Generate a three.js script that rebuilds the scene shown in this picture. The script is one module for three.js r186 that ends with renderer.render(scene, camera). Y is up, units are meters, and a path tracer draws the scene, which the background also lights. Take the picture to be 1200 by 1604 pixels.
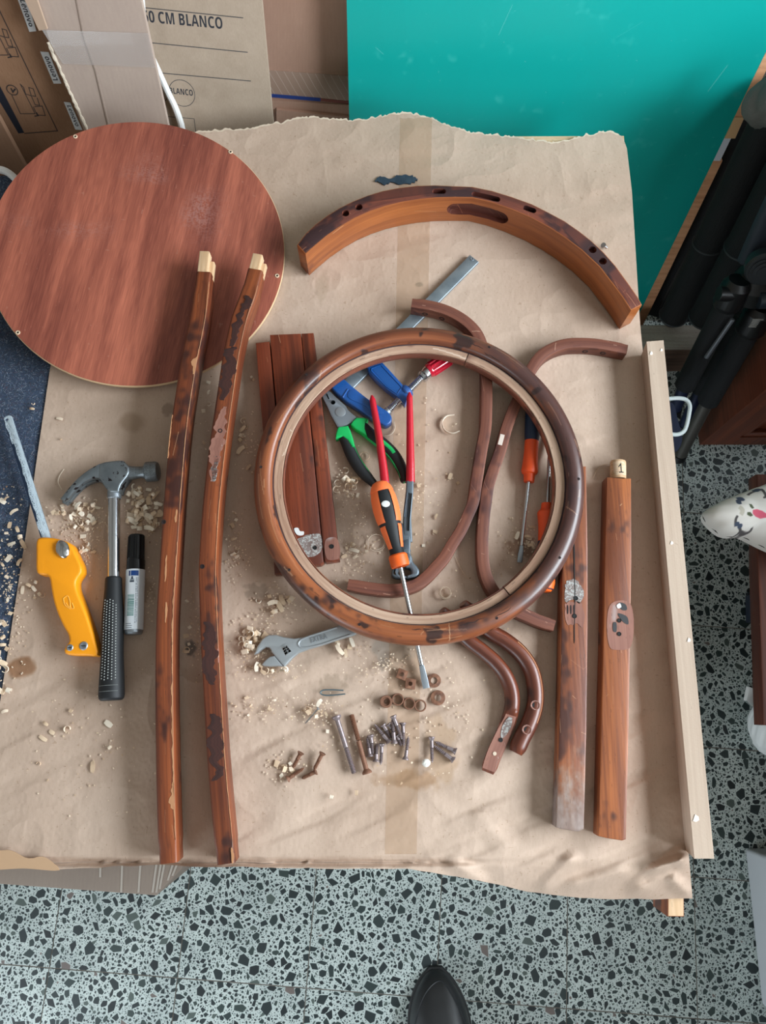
import * as THREE from 'three';
import { RectAreaLightUniformsLib } from 'three/addons/lights/RectAreaLightUniformsLib.js';
import { toCreasedNormals, mergeGeometries } from 'three/addons/utils/BufferGeometryUtils.js';
import { RoundedBoxGeometry } from 'three/addons/geometries/RoundedBoxGeometry.js';
import { FontLoader } from 'three/addons/loaders/FontLoader.js';
import { TextGeometry } from 'three/addons/geometries/TextGeometry.js';
import { Brush, Evaluator, SUBTRACTION } from 'three-bvh-csg';

// ------------------------------------------------------------------ camera, sky, light, exposure
const scene = new THREE.Scene();
const EYE = 1.66, TILT = THREE.MathUtils.degToRad(14.3), FOCAL = 1204;      // eye height (m), tilt off straight down, focal length in photo pixels
const camera = new THREE.PerspectiveCamera(2 * THREE.MathUtils.radToDeg(Math.atan(802 / FOCAL)), 1200 / 1604, 0.02, 30);
camera.position.set(0, EYE, 0);
camera.up.set(0, 0, -1);
camera.lookAt(0, EYE - Math.cos(TILT), -Math.sin(TILT));
const renderer = new THREE.WebGLRenderer({ antialias: true });
renderer.toneMapping = THREE.LinearToneMapping;
renderer.toneMappingExposure = 0.89;
renderer.shadowMap.enabled = true;
renderer.shadowMap.type = THREE.PCFSoftShadowMap;
RectAreaLightUniformsLib.init();
scene.background = new THREE.Color(0.80, 0.90, 1.0);                          // overcast daylight outside
scene.backgroundIntensity = 3.0;
function windowLight(name, w, h, pos, towards, color, intensity) {            // daylight of a window, as large as its glass
  const l = new THREE.RectAreaLight(color, intensity, w, h);
  l.name = name; l.position.set(...pos); scene.add(l); l.lookAt(...towards);
  return l;
}
const ROOM = { x0: -1.18, x1: 1.5, z0: -1.34, z1: 2.5, h: 2.6 };
const WIN1 = { z0: -0.75, z1: 0.9, y0: 1.0, y1: 2.15 };                      // window in the wall at x1
const WIN2 = { z0: 0.75, z1: 2.2, y0: 0.06, y1: 1.45 };                        // unseen low opening added in the left wall, shaped to light the floor
windowLight('window_daylight', WIN1.z1 - WIN1.z0, WIN1.y1 - WIN1.y0, [ROOM.x1 + 0.06, (WIN1.y0 + WIN1.y1) / 2, (WIN1.z0 + WIN1.z1) / 2], [0, (WIN1.y0 + WIN1.y1) / 2, (WIN1.z0 + WIN1.z1) / 2], new THREE.Color(0.84, 0.935, 1.0), 20);
windowLight('added_floor_daylight', WIN2.z1 - WIN2.z0, WIN2.y1 - WIN2.y0, [ROOM.x0 - 0.06, (WIN2.y0 + WIN2.y1) / 2, (WIN2.z0 + WIN2.z1) / 2], [0, (WIN2.y0 + WIN2.y1) / 2, (WIN2.z0 + WIN2.z1) / 2], new THREE.Color(0.84, 0.94, 1.0), 4.4);

// ------------------------------------------------------------------ helpers
const V = (x, y, z) => new THREE.Vector3(x, y, z);
let seed = 12345;
const rnd = () => { seed = (seed + 0x6D2B79F5) | 0; let t = Math.imul(seed ^ (seed >>> 15), 1 | seed); t = (t + Math.imul(t ^ (t >>> 7), 61 | t)) ^ t; return ((t ^ (t >>> 14)) >>> 0) / 4294967296; };
const ran = (a, b) => a + (b - a) * rnd();
const CT = Math.cos(TILT), ST = Math.sin(TILT);
const Y0 = 0.656;                                                            // top of the paper on the table
function spot(px, py, h = Y0) {                                              // measured point of the photo at height h, in metres
  const u = (px - 600) / FOCAL, v = (py - 802) / FOCAL, t = (EYE - h) / (CT + v * ST);
  return V(u * t, h, t * (-ST + v * CT));
}
const top = (px, py, dh = 0) => spot(px, py, Y0 + dh);                         // the same, dh above the paper
function onPlane(px, py, p, n) {                                             // measured point on a leaning face
  const u = (px - 600) / FOCAL, v = (py - 802) / FOCAL, d = V(u, -CT - v * ST, -ST + v * CT), o = V(0, EYE, 0);
  return o.addScaledVector(d, p.clone().sub(o).dot(n) / d.dot(n));
}
const names = new Map();
function numbered(n) { const k = names.get(n) ?? 0; names.set(n, k + 1); return k ? `${n}_${String(k).padStart(3, '0')}` : n; }
function thing(name, label, category, group) {
  const o = new THREE.Group(); o.name = numbered(name); scene.add(o);
  o.userData = { label, category }; if (group) o.userData.group = group;
  return o;
}
function structure(name) { const o = new THREE.Group(); o.name = name; o.userData.kind = 'structure'; scene.add(o); return o; }
function part(parent, name, geo, mat, label) {
  const m = new THREE.Mesh(geo, mat); m.name = name; m.castShadow = m.receiveShadow = true;
  if (label) m.userData.label = label;
  parent.add(m); return m;
}
function settle(o, at) {                                                     // moves a thing's origin to its base
  o.updateMatrixWorld(true);
  const b = new THREE.Box3().setFromObject(o), c = at ?? V((b.min.x + b.max.x) / 2, b.min.y, (b.min.z + b.max.z) / 2);
  o.traverse((m) => { if (m.isMesh) m.geometry.translate(-c.x, -c.y, -c.z); });
  o.position.copy(c); return o;
}
function crease(g, a = 0.6) { g.scale(2000, 2000, 2000); const c = toCreasedNormals(g, a); return c.scale(1 / 2000, 1 / 2000, 1 / 2000); }   // it merges corners within a hundredth of a unit
function rr(w, h, r, n = 3) {                                                // rounded rectangle profile, centred
  const out = [];
  for (const [cx, cy, a0] of [[w / 2 - r, h / 2 - r, 0], [-w / 2 + r, h / 2 - r, 90], [-w / 2 + r, -h / 2 + r, 180], [w / 2 - r, -h / 2 + r, 270]])
    for (let i = 0; i <= n; i++) { const a = (a0 + 90 * i / n) * Math.PI / 180; out.push([cx + r * Math.cos(a), cy + r * Math.sin(a)]); }
  return out;
}
function oval(rx, ry, n = 14) { return Array.from({ length: n }, (_, i) => [rx * Math.cos(2 * Math.PI * i / n), ry * Math.sin(2 * Math.PI * i / n)]); }
function curve(pts, n, closed = false) { return new THREE.CatmullRomCurve3(pts, closed, 'centripetal').getSpacedPoints(n); }
function sweep(path, profile, { closed = false, cap = true, up = V(0, 1, 0), a = 0.6, u0 = 0 } = {}) {   // profile: points or (t, i) => points
  const N = path.length, at = typeof profile === 'function' ? profile : () => profile, pos = [], uv = [], idx = [];
  let L = u0; const rings = [];
  for (let i = 0; i <= (closed ? N : N - 1); i++) {
    const p = path[i % N], q = path[closed ? (i + 1) % N : Math.min(i + 1, N - 1)], o = path[closed ? (i - 1 + N) % N : Math.max(i - 1, 0)];
    const T = q.clone().sub(o).normalize(), S = T.clone().cross(up).normalize(), Nn = S.clone().cross(T).normalize();
    if (i) L += p.distanceTo(path[(i - 1) % N]);
    const pr = at(closed ? (i % N) / N : i / (N - 1), i), M = pr.length; let per = 0; rings.push(pos.length / 3);
    for (let k = 0; k <= M; k++) {
      const [x, y] = pr[k % M]; if (k) per += Math.hypot(x - pr[k - 1][0], y - pr[k - 1][1]);
      const w = p.clone().addScaledVector(S, x).addScaledVector(Nn, y); pos.push(w.x, w.y, w.z); uv.push(L, per);
    }
  }
  const M = at(0, 0).length;
  for (let i = 0; i + 1 < rings.length; i++) for (let k = 0; k < M; k++) {
    const A = rings[i] + k, B = rings[i + 1] + k; idx.push(A, B, A + 1, A + 1, B, B + 1);
  }
  if (!closed && cap) for (const e of [0, rings.length - 1]) {
    const pr = at(e ? 1 : 0, e), c = pos.length / 3; let mx = 0, my = 0, mz = 0;
    for (let k = 0; k < M; k++) { const r = (rings[e] + k) * 3; mx += pos[r] / M; my += pos[r + 1] / M; mz += pos[r + 2] / M; }
    for (let k = 0; k < M; k++) { const r = (rings[e] + k) * 3; pos.push(pos[r], pos[r + 1], pos[r + 2]); uv.push(pr[k][0], pr[k][1]); }
    pos.push(mx, my, mz); uv.push(0, 0);
    for (let k = 0; k < M; k++) { const A = c + k, B = c + (k + 1) % M; e ? idx.push(B, A, c + M) : idx.push(A, B, c + M); }
  }
  const g = new THREE.BufferGeometry();
  g.setAttribute('position', new THREE.Float32BufferAttribute(pos, 3)); g.setAttribute('uv', new THREE.Float32BufferAttribute(uv, 2)); g.setIndex(idx);
  return crease(g, a);
}
function lathe(A, B, radii, seg = 24, phi0 = 0, phi = Math.PI * 2) {           // radii: [[t 0..1 along A->B, r], ...]; angle 0 looks up
  const d = B.clone().sub(A), L = d.length(), g = new THREE.LatheGeometry(radii.map(([t, r]) => new THREE.Vector2(Math.max(r, 1e-5), t * L)), seg, phi0, phi);
  const y = d.normalize(), upv = Math.abs(y.y) > 0.95 ? V(0, 0, 1) : V(0, 1, 0), x = y.clone().cross(upv).normalize(), z = x.clone().cross(y).normalize();
  const u = g.attributes.uv; for (let i = 0; i < u.count; i++) u.setXY(i, u.getX(i), u.getY(i));
  g.applyMatrix4(new THREE.Matrix4().makeBasis(x, y, z).setPosition(A)); return crease(g, 0.5);
}
const rod = (A, B, r, seg = 16, b = 0.0006) => { const L = A.distanceTo(B), e = Math.min(b / L, 0.4); return lathe(A, B, [[0, 0], [0, r - b], [e, r], [1 - e, r], [1, r - b], [1, 0]], seg); };
function boxUV(g, dir = V(0, 0, 1)) {                                        // uv in metres, u along the grain
  const d = dir.clone().normalize(), s = V(d.z, 0, -d.x), p = g.attributes.position, n = g.attributes.normal, uv = new Float32Array(p.count * 2);
  for (let i = 0; i < p.count; i++) {
    const P = V(p.getX(i), p.getY(i), p.getZ(i)), N = V(n.getX(i), n.getY(i), n.getZ(i));
    const a = P.dot(d), b = P.dot(s);
    if (Math.abs(N.y) > 0.7) { uv[2 * i] = a; uv[2 * i + 1] = b; } else if (Math.abs(N.dot(d)) > 0.8) { uv[2 * i] = P.y; uv[2 * i + 1] = b; } else { uv[2 * i] = a; uv[2 * i + 1] = P.y + b; }
  }
  g.setAttribute('uv', new THREE.BufferAttribute(uv, 2)); return g;
}
function plate(out, h0, h1, { bevel = 0.001, holes = [], smooth = 0, grain, seg = 2, a = 0.6 } = {}) {   // outline as points in plan, from height h0 to h1
  let pts = out.map((p) => V(p.x, 0, p.z)); if (smooth) pts = curve(pts, smooth, true).slice(0, -1);
  const sh = new THREE.Shape(pts.map((p) => new THREE.Vector2(p.x, -p.z)));
  for (const h of holes) sh.holes.push(new THREE.Path(h.map((p) => new THREE.Vector2(p.x, -p.z))));
  const g = new THREE.ExtrudeGeometry(sh, { depth: h1 - h0 - 2 * bevel, bevelEnabled: bevel > 0, bevelSize: bevel, bevelOffset: -bevel, bevelThickness: bevel, bevelSegments: seg, curveSegments: 8 });
  g.rotateX(-Math.PI / 2); g.translate(0, h0 + bevel, 0);
  const c = crease(g, a); return grain ? boxUV(c, grain) : c;
}
const px = (list, dh = 0) => list.map(([x, y]) => top(x, y, dh));
const crop = (ox, oy, s, list, dh = 0) => list.map(([x, y]) => top(ox + x / s, oy + y / s, dh));   // read off an enlarged detail
function circle(c, r, n = 16) { return Array.from({ length: n }, (_, i) => V(c.x + r * Math.cos(2 * Math.PI * i / n), 0, c.z + r * Math.sin(2 * Math.PI * i / n))); }
function slot(a, b, r, n = 6) {                                              // stadium between two points in plan
  const d = b.clone().sub(a), t = Math.atan2(d.z, d.x), out = [];
  for (let i = 0; i <= n; i++) { const q = t - Math.PI / 2 + Math.PI * i / n; out.push(V(b.x + r * Math.cos(q), 0, b.z + r * Math.sin(q))); }
  for (let i = 0; i <= n; i++) { const q = t + Math.PI / 2 + Math.PI * i / n; out.push(V(a.x + r * Math.cos(q), 0, a.z + r * Math.sin(q))); }
  return out;
}
const csg = new Evaluator(); csg.useGroups = false; csg.attributes = ['position', 'normal', 'uv'];
function drill(g, cutters) {
  let b = new Brush(g); b.updateMatrixWorld();
  for (const c of cutters) { const k = new Brush(c); k.updateMatrixWorld(); b = csg.evaluate(b, k, SUBTRACTION); b.updateMatrixWorld(); }
  return b.geometry;
}
const bore = (c, r, h0, h1, n = 14) => { const g = new THREE.CylinderGeometry(r, r, h1 - h0, n); g.translate(c.x, (h0 + h1) / 2, c.z); return g.toNonIndexed(); };
function slab(quad, back) {                                                  // a thick sheet: front face corners in order, thickness vector
  const f = quad, b = quad.map((p) => p.clone().add(back)), pos = [], uv = [], idx = [];
  const face = (q, wu, wv) => { const o = pos.length / 3; for (let i = 0; i < 4; i++) { pos.push(q[i].x, q[i].y, q[i].z); uv.push([0, wu, wu, 0][i], [0, 0, wv, wv][i]); } idx.push(o, o + 1, o + 2, o, o + 2, o + 3); };
  const w = f[0].distanceTo(f[1]), h = f[1].distanceTo(f[2]), t = back.length();
  face([f[0], f[1], f[2], f[3]], w, h); face([b[1], b[0], b[3], b[2]], w, h);
  for (let i = 0; i < 4; i++) { const j = (i + 1) % 4; face([f[i], b[i], b[j], f[j]], t, f[i].distanceTo(f[j])); }
  const g = new THREE.BufferGeometry(); g.setAttribute('position', new THREE.Float32BufferAttribute(pos, 3)); g.setAttribute('uv', new THREE.Float32BufferAttribute(uv, 2)); g.setIndex(idx);
  const n = g.toNonIndexed(); n.computeVertexNormals(); return n;
}
function box(x0, x1, y0, y1, z0, z1) { const g = new THREE.BoxGeometry(x1 - x0, y1 - y0, z1 - z0); g.translate((x0 + x1) / 2, (y0 + y1) / 2, (z0 + z1) / 2); return boxUV(g.toNonIndexed(), V(0, 0, 1)); }

// ------------------------------------------------------------------ noise and textures
const H = new Float32Array(65536); for (let i = 0; i < 65536; i++) H[i] = rnd();
function vn(x, y) {
  const xi = Math.floor(x), yi = Math.floor(y), fx = x - xi, fy = y - yi, u = fx * fx * (3 - 2 * fx), v = fy * fy * (3 - 2 * fy);
  const h = (a, b) => H[((a & 255) + ((b & 255) << 8)) & 65535];
  return (h(xi, yi) * (1 - u) + h(xi + 1, yi) * u) * (1 - v) + (h(xi, yi + 1) * (1 - u) + h(xi + 1, yi + 1) * u) * v;
}
const fbm = (x, y, o = 4) => { let s = 0, a = 0.5, t = 0; for (let i = 0; i < o; i++) { s += a * vn(x, y); t += a; a *= 0.5; x = x * 2.03 + 17.3; y = y * 2.03 + 5.7; } return s / t; };
const sm = (a, b, x) => { const t = Math.min(1, Math.max(0, (x - a) / (b - a))); return t * t * (3 - 2 * t); };
function texture(w, h, fn, { srgb = true, repeat } = {}) {                    // fn(x 0..1, y 0..1) -> [r, g, b] 0..255
  const d = new Uint8Array(w * h * 4);
  for (let j = 0; j < h; j++) for (let i = 0; i < w; i++) { const c = fn((i + 0.5) / w, (j + 0.5) / h), o = 4 * (j * w + i); for (let k = 0; k < 3; k++) d[o + k] = Math.max(0, Math.min(255, c[k])); d[o + 3] = 255; }
  return finish(new THREE.DataTexture(d, w, h), srgb, repeat);
}
function finish(t, srgb = true, repeat) {
  t.wrapS = t.wrapT = THREE.RepeatWrapping; t.magFilter = THREE.LinearFilter; t.minFilter = THREE.LinearMipmapLinearFilter; t.generateMipmaps = true;
  if (srgb) t.colorSpace = THREE.SRGBColorSpace; if (repeat) t.repeat.set(...repeat); t.needsUpdate = true; return t;
}
function print(w, h, draw) { const c = document.createElement('canvas'); c.width = w; c.height = h; const x = c.getContext('2d'); draw(x, w, h); const t = new THREE.CanvasTexture(c); t.colorSpace = THREE.SRGBColorSpace; t.magFilter = THREE.LinearFilter; t.wrapS = t.wrapT = THREE.RepeatWrapping; t.needsUpdate = true; return t; }
const mix = (a, b, t) => [a[0] + (b[0] - a[0]) * t, a[1] + (b[1] - a[1]) * t, a[2] + (b[2] - a[2]) * t];
function wood(k, { light, dark, wear, wearAt = 0.62, wearSoft = 0.12, grain = 1, scratch = 40, scratchColor = [200, 160, 125], w = 2048, h = 512, lenU = 1, lenV = 0.25, pores = 1400, post }) {
  const t = texture(w, h, (x, y) => {
    const u = x * lenU + k * 3.7, v = y * lenV + k * 1.9;
    const warp = fbm(u * 2.2, v * 9, 2) * 0.02, g1 = fbm(u * 3, (v + warp) * 150 * grain, 3), g2 = vn(u * 22, (v + warp) * 700 * grain), b = fbm(u * 7, v * 16 + 40, 3);
    let c = mix(dark, light, Math.min(1, Math.max(0, 0.5 + (g1 - 0.5) * 1.25 + (b - 0.5) * 0.9 + (g2 - 0.5) * 0.45)));
    if (wear) { const m = fbm(u * 11 + 9, v * 24, 4) * 0.75 + vn(u * 120, v * 160) * 0.12 + 0.1; c = mix(c, wear, sm(wearAt, wearAt + wearSoft, m) * 0.85); }
    return post ? post(c, x * lenU, y * lenV) : c;
  }, { repeat: [1 / lenU, 1 / lenV] });
  t.wrapS = t.wrapT = THREE.MirroredRepeatWrapping;
  const d = t.image.data;
  for (let s = 0; s < pores; s++) {                                          // dark pores along the grain
    const y = Math.floor(rnd() * h), x0 = rnd() * w, L = 2 + rnd() * 9, o = 0.1 + rnd() * 0.22;
    for (let i = 0; i < L; i++) { const j = 4 * (y * w + (Math.floor(x0 + i) % w)); for (let c = 0; c < 3; c++) d[j + c] *= 1 - o; }
  }
  for (let s = 0; s < scratch; s++) {                                        // scratches and bare nicks
    let x = rnd() * w, y = rnd() * h; const L = 5 + rnd() * rnd() * 100, a = (rnd() - 0.5) * 0.6 + (rnd() < 0.2 ? 1.2 : 0), o = 0.25 + rnd() * 0.5, fat = rnd() < 0.3 ? 2 : 1;
    for (let i = 0; i < L; i++) { x += Math.cos(a); y += Math.sin(a) * 0.6; for (let q = 0; q < fat; q++) { const j = 4 * ((((Math.floor(y) + q) % h + h) % h) * w + ((Math.floor(x) % w) + w) % w); for (let c = 0; c < 3; c++) d[j + c] += (scratchColor[c] - d[j + c]) * o; } }
  }
  return t;
}
const std = (o) => new THREE.MeshStandardMaterial(o), phys = (o) => new THREE.MeshPhysicalMaterial(o);
const grainBump = texture(512, 256, (x, y) => { const v = 110 + 90 * fbm(x * 6, y * 60, 3) + 40 * vn(x * 60, y * 200); return [v, v, v]; }, { srgb: false, repeat: [2, 4] });
const roughBump = texture(512, 512, (x, y) => { const v = 60 + 130 * fbm(x * 24, y * 24, 3) + 60 * vn(x * 150, y * 150); return [v, v, v]; }, { srgb: false, repeat: [6, 6] });
const woodMat = (k, o, rough = 0.5, coat = 0.14) => phys({ map: wood(k, o), roughness: rough, clearcoat: coat, clearcoatRoughness: 0.28, bumpMap: grainBump, bumpScale: 0.0005 });
const M = {
  leg: woodMat(1, { light: [150, 78, 40], dark: [88, 40, 22], wear: [54, 26, 22], wearAt: 0.61, scratch: 130 }),
  board: woodMat(2, { light: [176, 102, 54], dark: [112, 58, 32], wear: [68, 36, 28], wearAt: 0.66, scratch: 110 }),
  boardWorn: woodMat(13, { light: [168, 98, 58], dark: [108, 56, 34], wear: [66, 36, 30], wearAt: 0.62, scratch: 160, post: (c, u, v) => {   // rubbed grey towards the foot
    const n = fbm(u * 60, v * 90, 4) * 0.7 + fbm(u * 200, v * 300, 2) * 0.3, k = sm(0.545, 0.625, u + (n - 0.5) * 0.09); return mix(c, mix([112, 92, 84], [176, 168, 164], n), k * 0.85);
  } }),
  stack: woodMat(3, { light: [142, 66, 38], dark: [90, 40, 24], wear: [54, 28, 24], wearAt: 0.68, scratch: 80 }),
  bent: woodMat(4, { light: [136, 82, 62], dark: [96, 53, 42], wear: [72, 38, 34], wearAt: 0.66, scratch: 220, scratchColor: [186, 148, 126] }, 0.58, 0.05),
  bracket: woodMat(5, { light: [136, 68, 40], dark: [82, 38, 24], wear: [50, 24, 22], wearAt: 0.62, scratch: 90 }, 0.4, 0.4),
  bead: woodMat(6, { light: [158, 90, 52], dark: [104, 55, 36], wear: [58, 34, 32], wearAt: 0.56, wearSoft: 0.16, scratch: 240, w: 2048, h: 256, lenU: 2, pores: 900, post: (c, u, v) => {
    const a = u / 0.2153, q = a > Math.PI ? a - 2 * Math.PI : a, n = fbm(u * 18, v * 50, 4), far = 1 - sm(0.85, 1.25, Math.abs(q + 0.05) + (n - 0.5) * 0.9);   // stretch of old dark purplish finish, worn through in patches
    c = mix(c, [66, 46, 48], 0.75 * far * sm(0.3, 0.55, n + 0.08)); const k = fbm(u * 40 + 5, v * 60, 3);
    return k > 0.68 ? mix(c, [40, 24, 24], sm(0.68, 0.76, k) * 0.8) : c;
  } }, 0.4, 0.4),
  rebate: std({ map: wood(7, { light: [206, 176, 152], dark: [158, 122, 100], wear: [122, 88, 74], wearAt: 0.64, scratch: 160, scratchColor: [232, 212, 194], w: 2048, h: 256, lenU: 2 }), roughness: 0.9, bumpMap: grainBump, bumpScale: 0.0016 }),
  rebateSide: woodMat(12, { light: [150, 88, 62], dark: [98, 54, 40], wear: [72, 40, 34], wearAt: 0.6, scratch: 120 }, 0.6, 0.05),
  arcFace: woodMat(8, { light: [174, 101, 50], dark: [138, 74, 36], wear: [118, 60, 34], wearAt: 0.74, scratch: 24, pores: 160 }, 0.45, 0.2),
  arcTop: woodMat(9, { light: [126, 66, 48], dark: [78, 38, 32], wear: [48, 28, 32], wearAt: 0.5, wearSoft: 0.16, scratch: 420, scratchColor: [176, 118, 88] }, 0.55, 0.1),
  raw: std({ map: wood(10, { light: [232, 202, 166], dark: [196, 156, 116], scratch: 30, scratchColor: [150, 110, 80] }), roughness: 0.8, bumpMap: grainBump, bumpScale: 0.0003 }),
  beam: std({ map: wood(11, { light: [190, 169, 150], dark: [176, 154, 135], grain: 2.4, pores: 60, scratch: 60, scratchColor: [160, 138, 118] }), roughness: 0.75, bumpMap: roughBump, bumpScale: 0.0004 }),
  darkSlot: std({ color: new THREE.Color(0x2c1c1a), roughness: 0.8, bumpMap: roughBump, bumpScale: 0.001 }),
  steel: std({ color: 0xb9bdc2, metalness: 0.95, roughness: 0.3 }),
  chrome: std({ color: 0xc9ccd0, metalness: 1, roughness: 0.22 }),
  satin: std({ color: 0x9fa6ad, metalness: 0.8, roughness: 0.42, bumpMap: roughBump, bumpScale: 0.0001 }),
  wrench: std({ color: 0xbcc2c6, metalness: 0.65, roughness: 0.4, bumpMap: roughBump, bumpScale: 0.0001 }),
  zinc: std({ map: texture(256, 256, (x, y) => { const v = fbm(x * 9, y * 9, 3); return mix([132, 146, 156], [176, 188, 196], v); }, { repeat: [8, 8] }), metalness: 0.75, roughness: 0.42 }),
  headSteel: std({ map: texture(256, 256, (x, y) => { const v = fbm(x * 7, y * 7, 4), k = sm(0.66, 0.74, fbm(x * 22 + 3, y * 22, 3)); return mix(mix([112, 120, 126], [158, 166, 170], v), [48, 40, 42], k); }, { repeat: [9, 9] }), metalness: 0.8, roughness: 0.42 }),
  rust: std({ map: texture(256, 256, (x, y) => { const v = fbm(x * 12, y * 12, 4); return v < 0.5 ? mix([84, 58, 48], [132, 90, 68], v * 2) : mix([132, 90, 68], [168, 126, 100], v * 2 - 1); }, { repeat: [20, 20] }), metalness: 0.2, roughness: 0.6, bumpMap: roughBump, bumpScale: 0.0001 }),
  screwSteel: std({ map: texture(256, 256, (x, y) => { const v = fbm(x * 6, y * 6, 3), k = sm(0.55, 0.66, fbm(x * 14 + 8, y * 14, 3)); return mix(mix([120, 120, 126], [176, 176, 182], v), [148, 88, 62], k); }, { repeat: [25, 25] }), metalness: 0.5, roughness: 0.42 }),
  blackRubber: std({ color: 0x17191c, roughness: 0.6 }),
  blackPlastic: std({ color: 0x0e1013, roughness: 0.3 }),
  bluePaint: phys({ color: 0x185298, roughness: 0.38, clearcoat: 0.4, clearcoatRoughness: 0.3, bumpMap: roughBump, bumpScale: 0.0004 }),
  navy: std({ color: 0x16273f, roughness: 0.5 }),
  orange: std({ color: 0xf2641c, roughness: 0.5 }), orangeSoft: std({ color: 0xff7a40, roughness: 0.55 }), orangeDark: std({ color: 0xe4501e, roughness: 0.45 }),
  yellow: std({ color: 0xfb9f13, roughness: 0.45, bumpMap: roughBump, bumpScale: 0.0002 }),
  red: phys({ color: 0xc01228, roughness: 0.42, clearcoat: 0.2 }), redClear: phys({ color: 0xc41a34, roughness: 0.22, clearcoat: 0.8, clearcoatRoughness: 0.15 }),
  gunmetal: std({ color: 0x6a747c, metalness: 0.55, roughness: 0.48, bumpMap: roughBump, bumpScale: 0.0002 }),
  green: std({ color: 0x12b25a, roughness: 0.45 }),
  white: std({ color: 0xe8e8e6, roughness: 0.5 }), dark: std({ color: 0x121212, roughness: 0.7 }),
  shaving: [[236, 216, 192], [226, 200, 170], [212, 184, 154], [242, 228, 208]].map((c) => std({ color: new THREE.Color(`rgb(${c})`), roughness: 0.85, side: THREE.DoubleSide })),
};

// ------------------------------------------------------------------ the room
const plaster = std({ color: 0x7f786f, roughness: 0.95 });
{
  const T = 0.18, R = ROOM;
  const w1 = structure('wall_right');
  part(w1, 'wall_below_window', box(R.x1, R.x1 + T, 0, WIN1.y0, R.z0, R.z1), plaster);
  part(w1, 'wall_above_window', box(R.x1, R.x1 + T, WIN1.y1, R.h, R.z0, R.z1), plaster);
  part(w1, 'wall_beside_window', box(R.x1, R.x1 + T, WIN1.y0, WIN1.y1, R.z0, WIN1.z0), plaster);
  part(w1, 'wall_beside_window', box(R.x1, R.x1 + T, WIN1.y0, WIN1.y1, WIN1.z1, R.z1), plaster);
  part(structure('wall_front'), 'wall_face', box(R.x0 - T, R.x1 + T, 0, R.h, R.z1, R.z1 + T), plaster);
  const w2 = structure('wall_left');
  part(w2, 'wall_beside_opening', box(R.x0 - T, R.x0, 0, R.h, R.z0, WIN2.z0), plaster);
  part(w2, 'wall_beside_opening', box(R.x0 - T, R.x0, 0, R.h, WIN2.z1, R.z1), plaster);
  part(w2, 'wall_above_opening', box(R.x0 - T, R.x0, WIN2.y1, R.h, WIN2.z0, WIN2.z1), plaster);
  part(w2, 'opening_head', box(R.x0 - T + 0.04, R.x0 - 0.02, WIN2.y1 - 0.03, WIN2.y1, WIN2.z0, WIN2.z1), plaster);  // made-up head piece of the added opening
  part(w2, 'opening_sill', box(R.x0 - T, R.x0, 0, WIN2.y0, WIN2.z0, WIN2.z1), plaster);
  part(structure('wall_back'), 'wall_face', box(R.x0 - T, R.x1 + T, 0, R.h, R.z0 - T, R.z0), plaster);
  part(structure('ceiling'), 'ceiling_slab', box(R.x0 - T, R.x1 + T, R.h, R.h + T, R.z0 - T, R.z1 + T), std({ color: 0x8a857d, roughness: 0.95 }));
}
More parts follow.
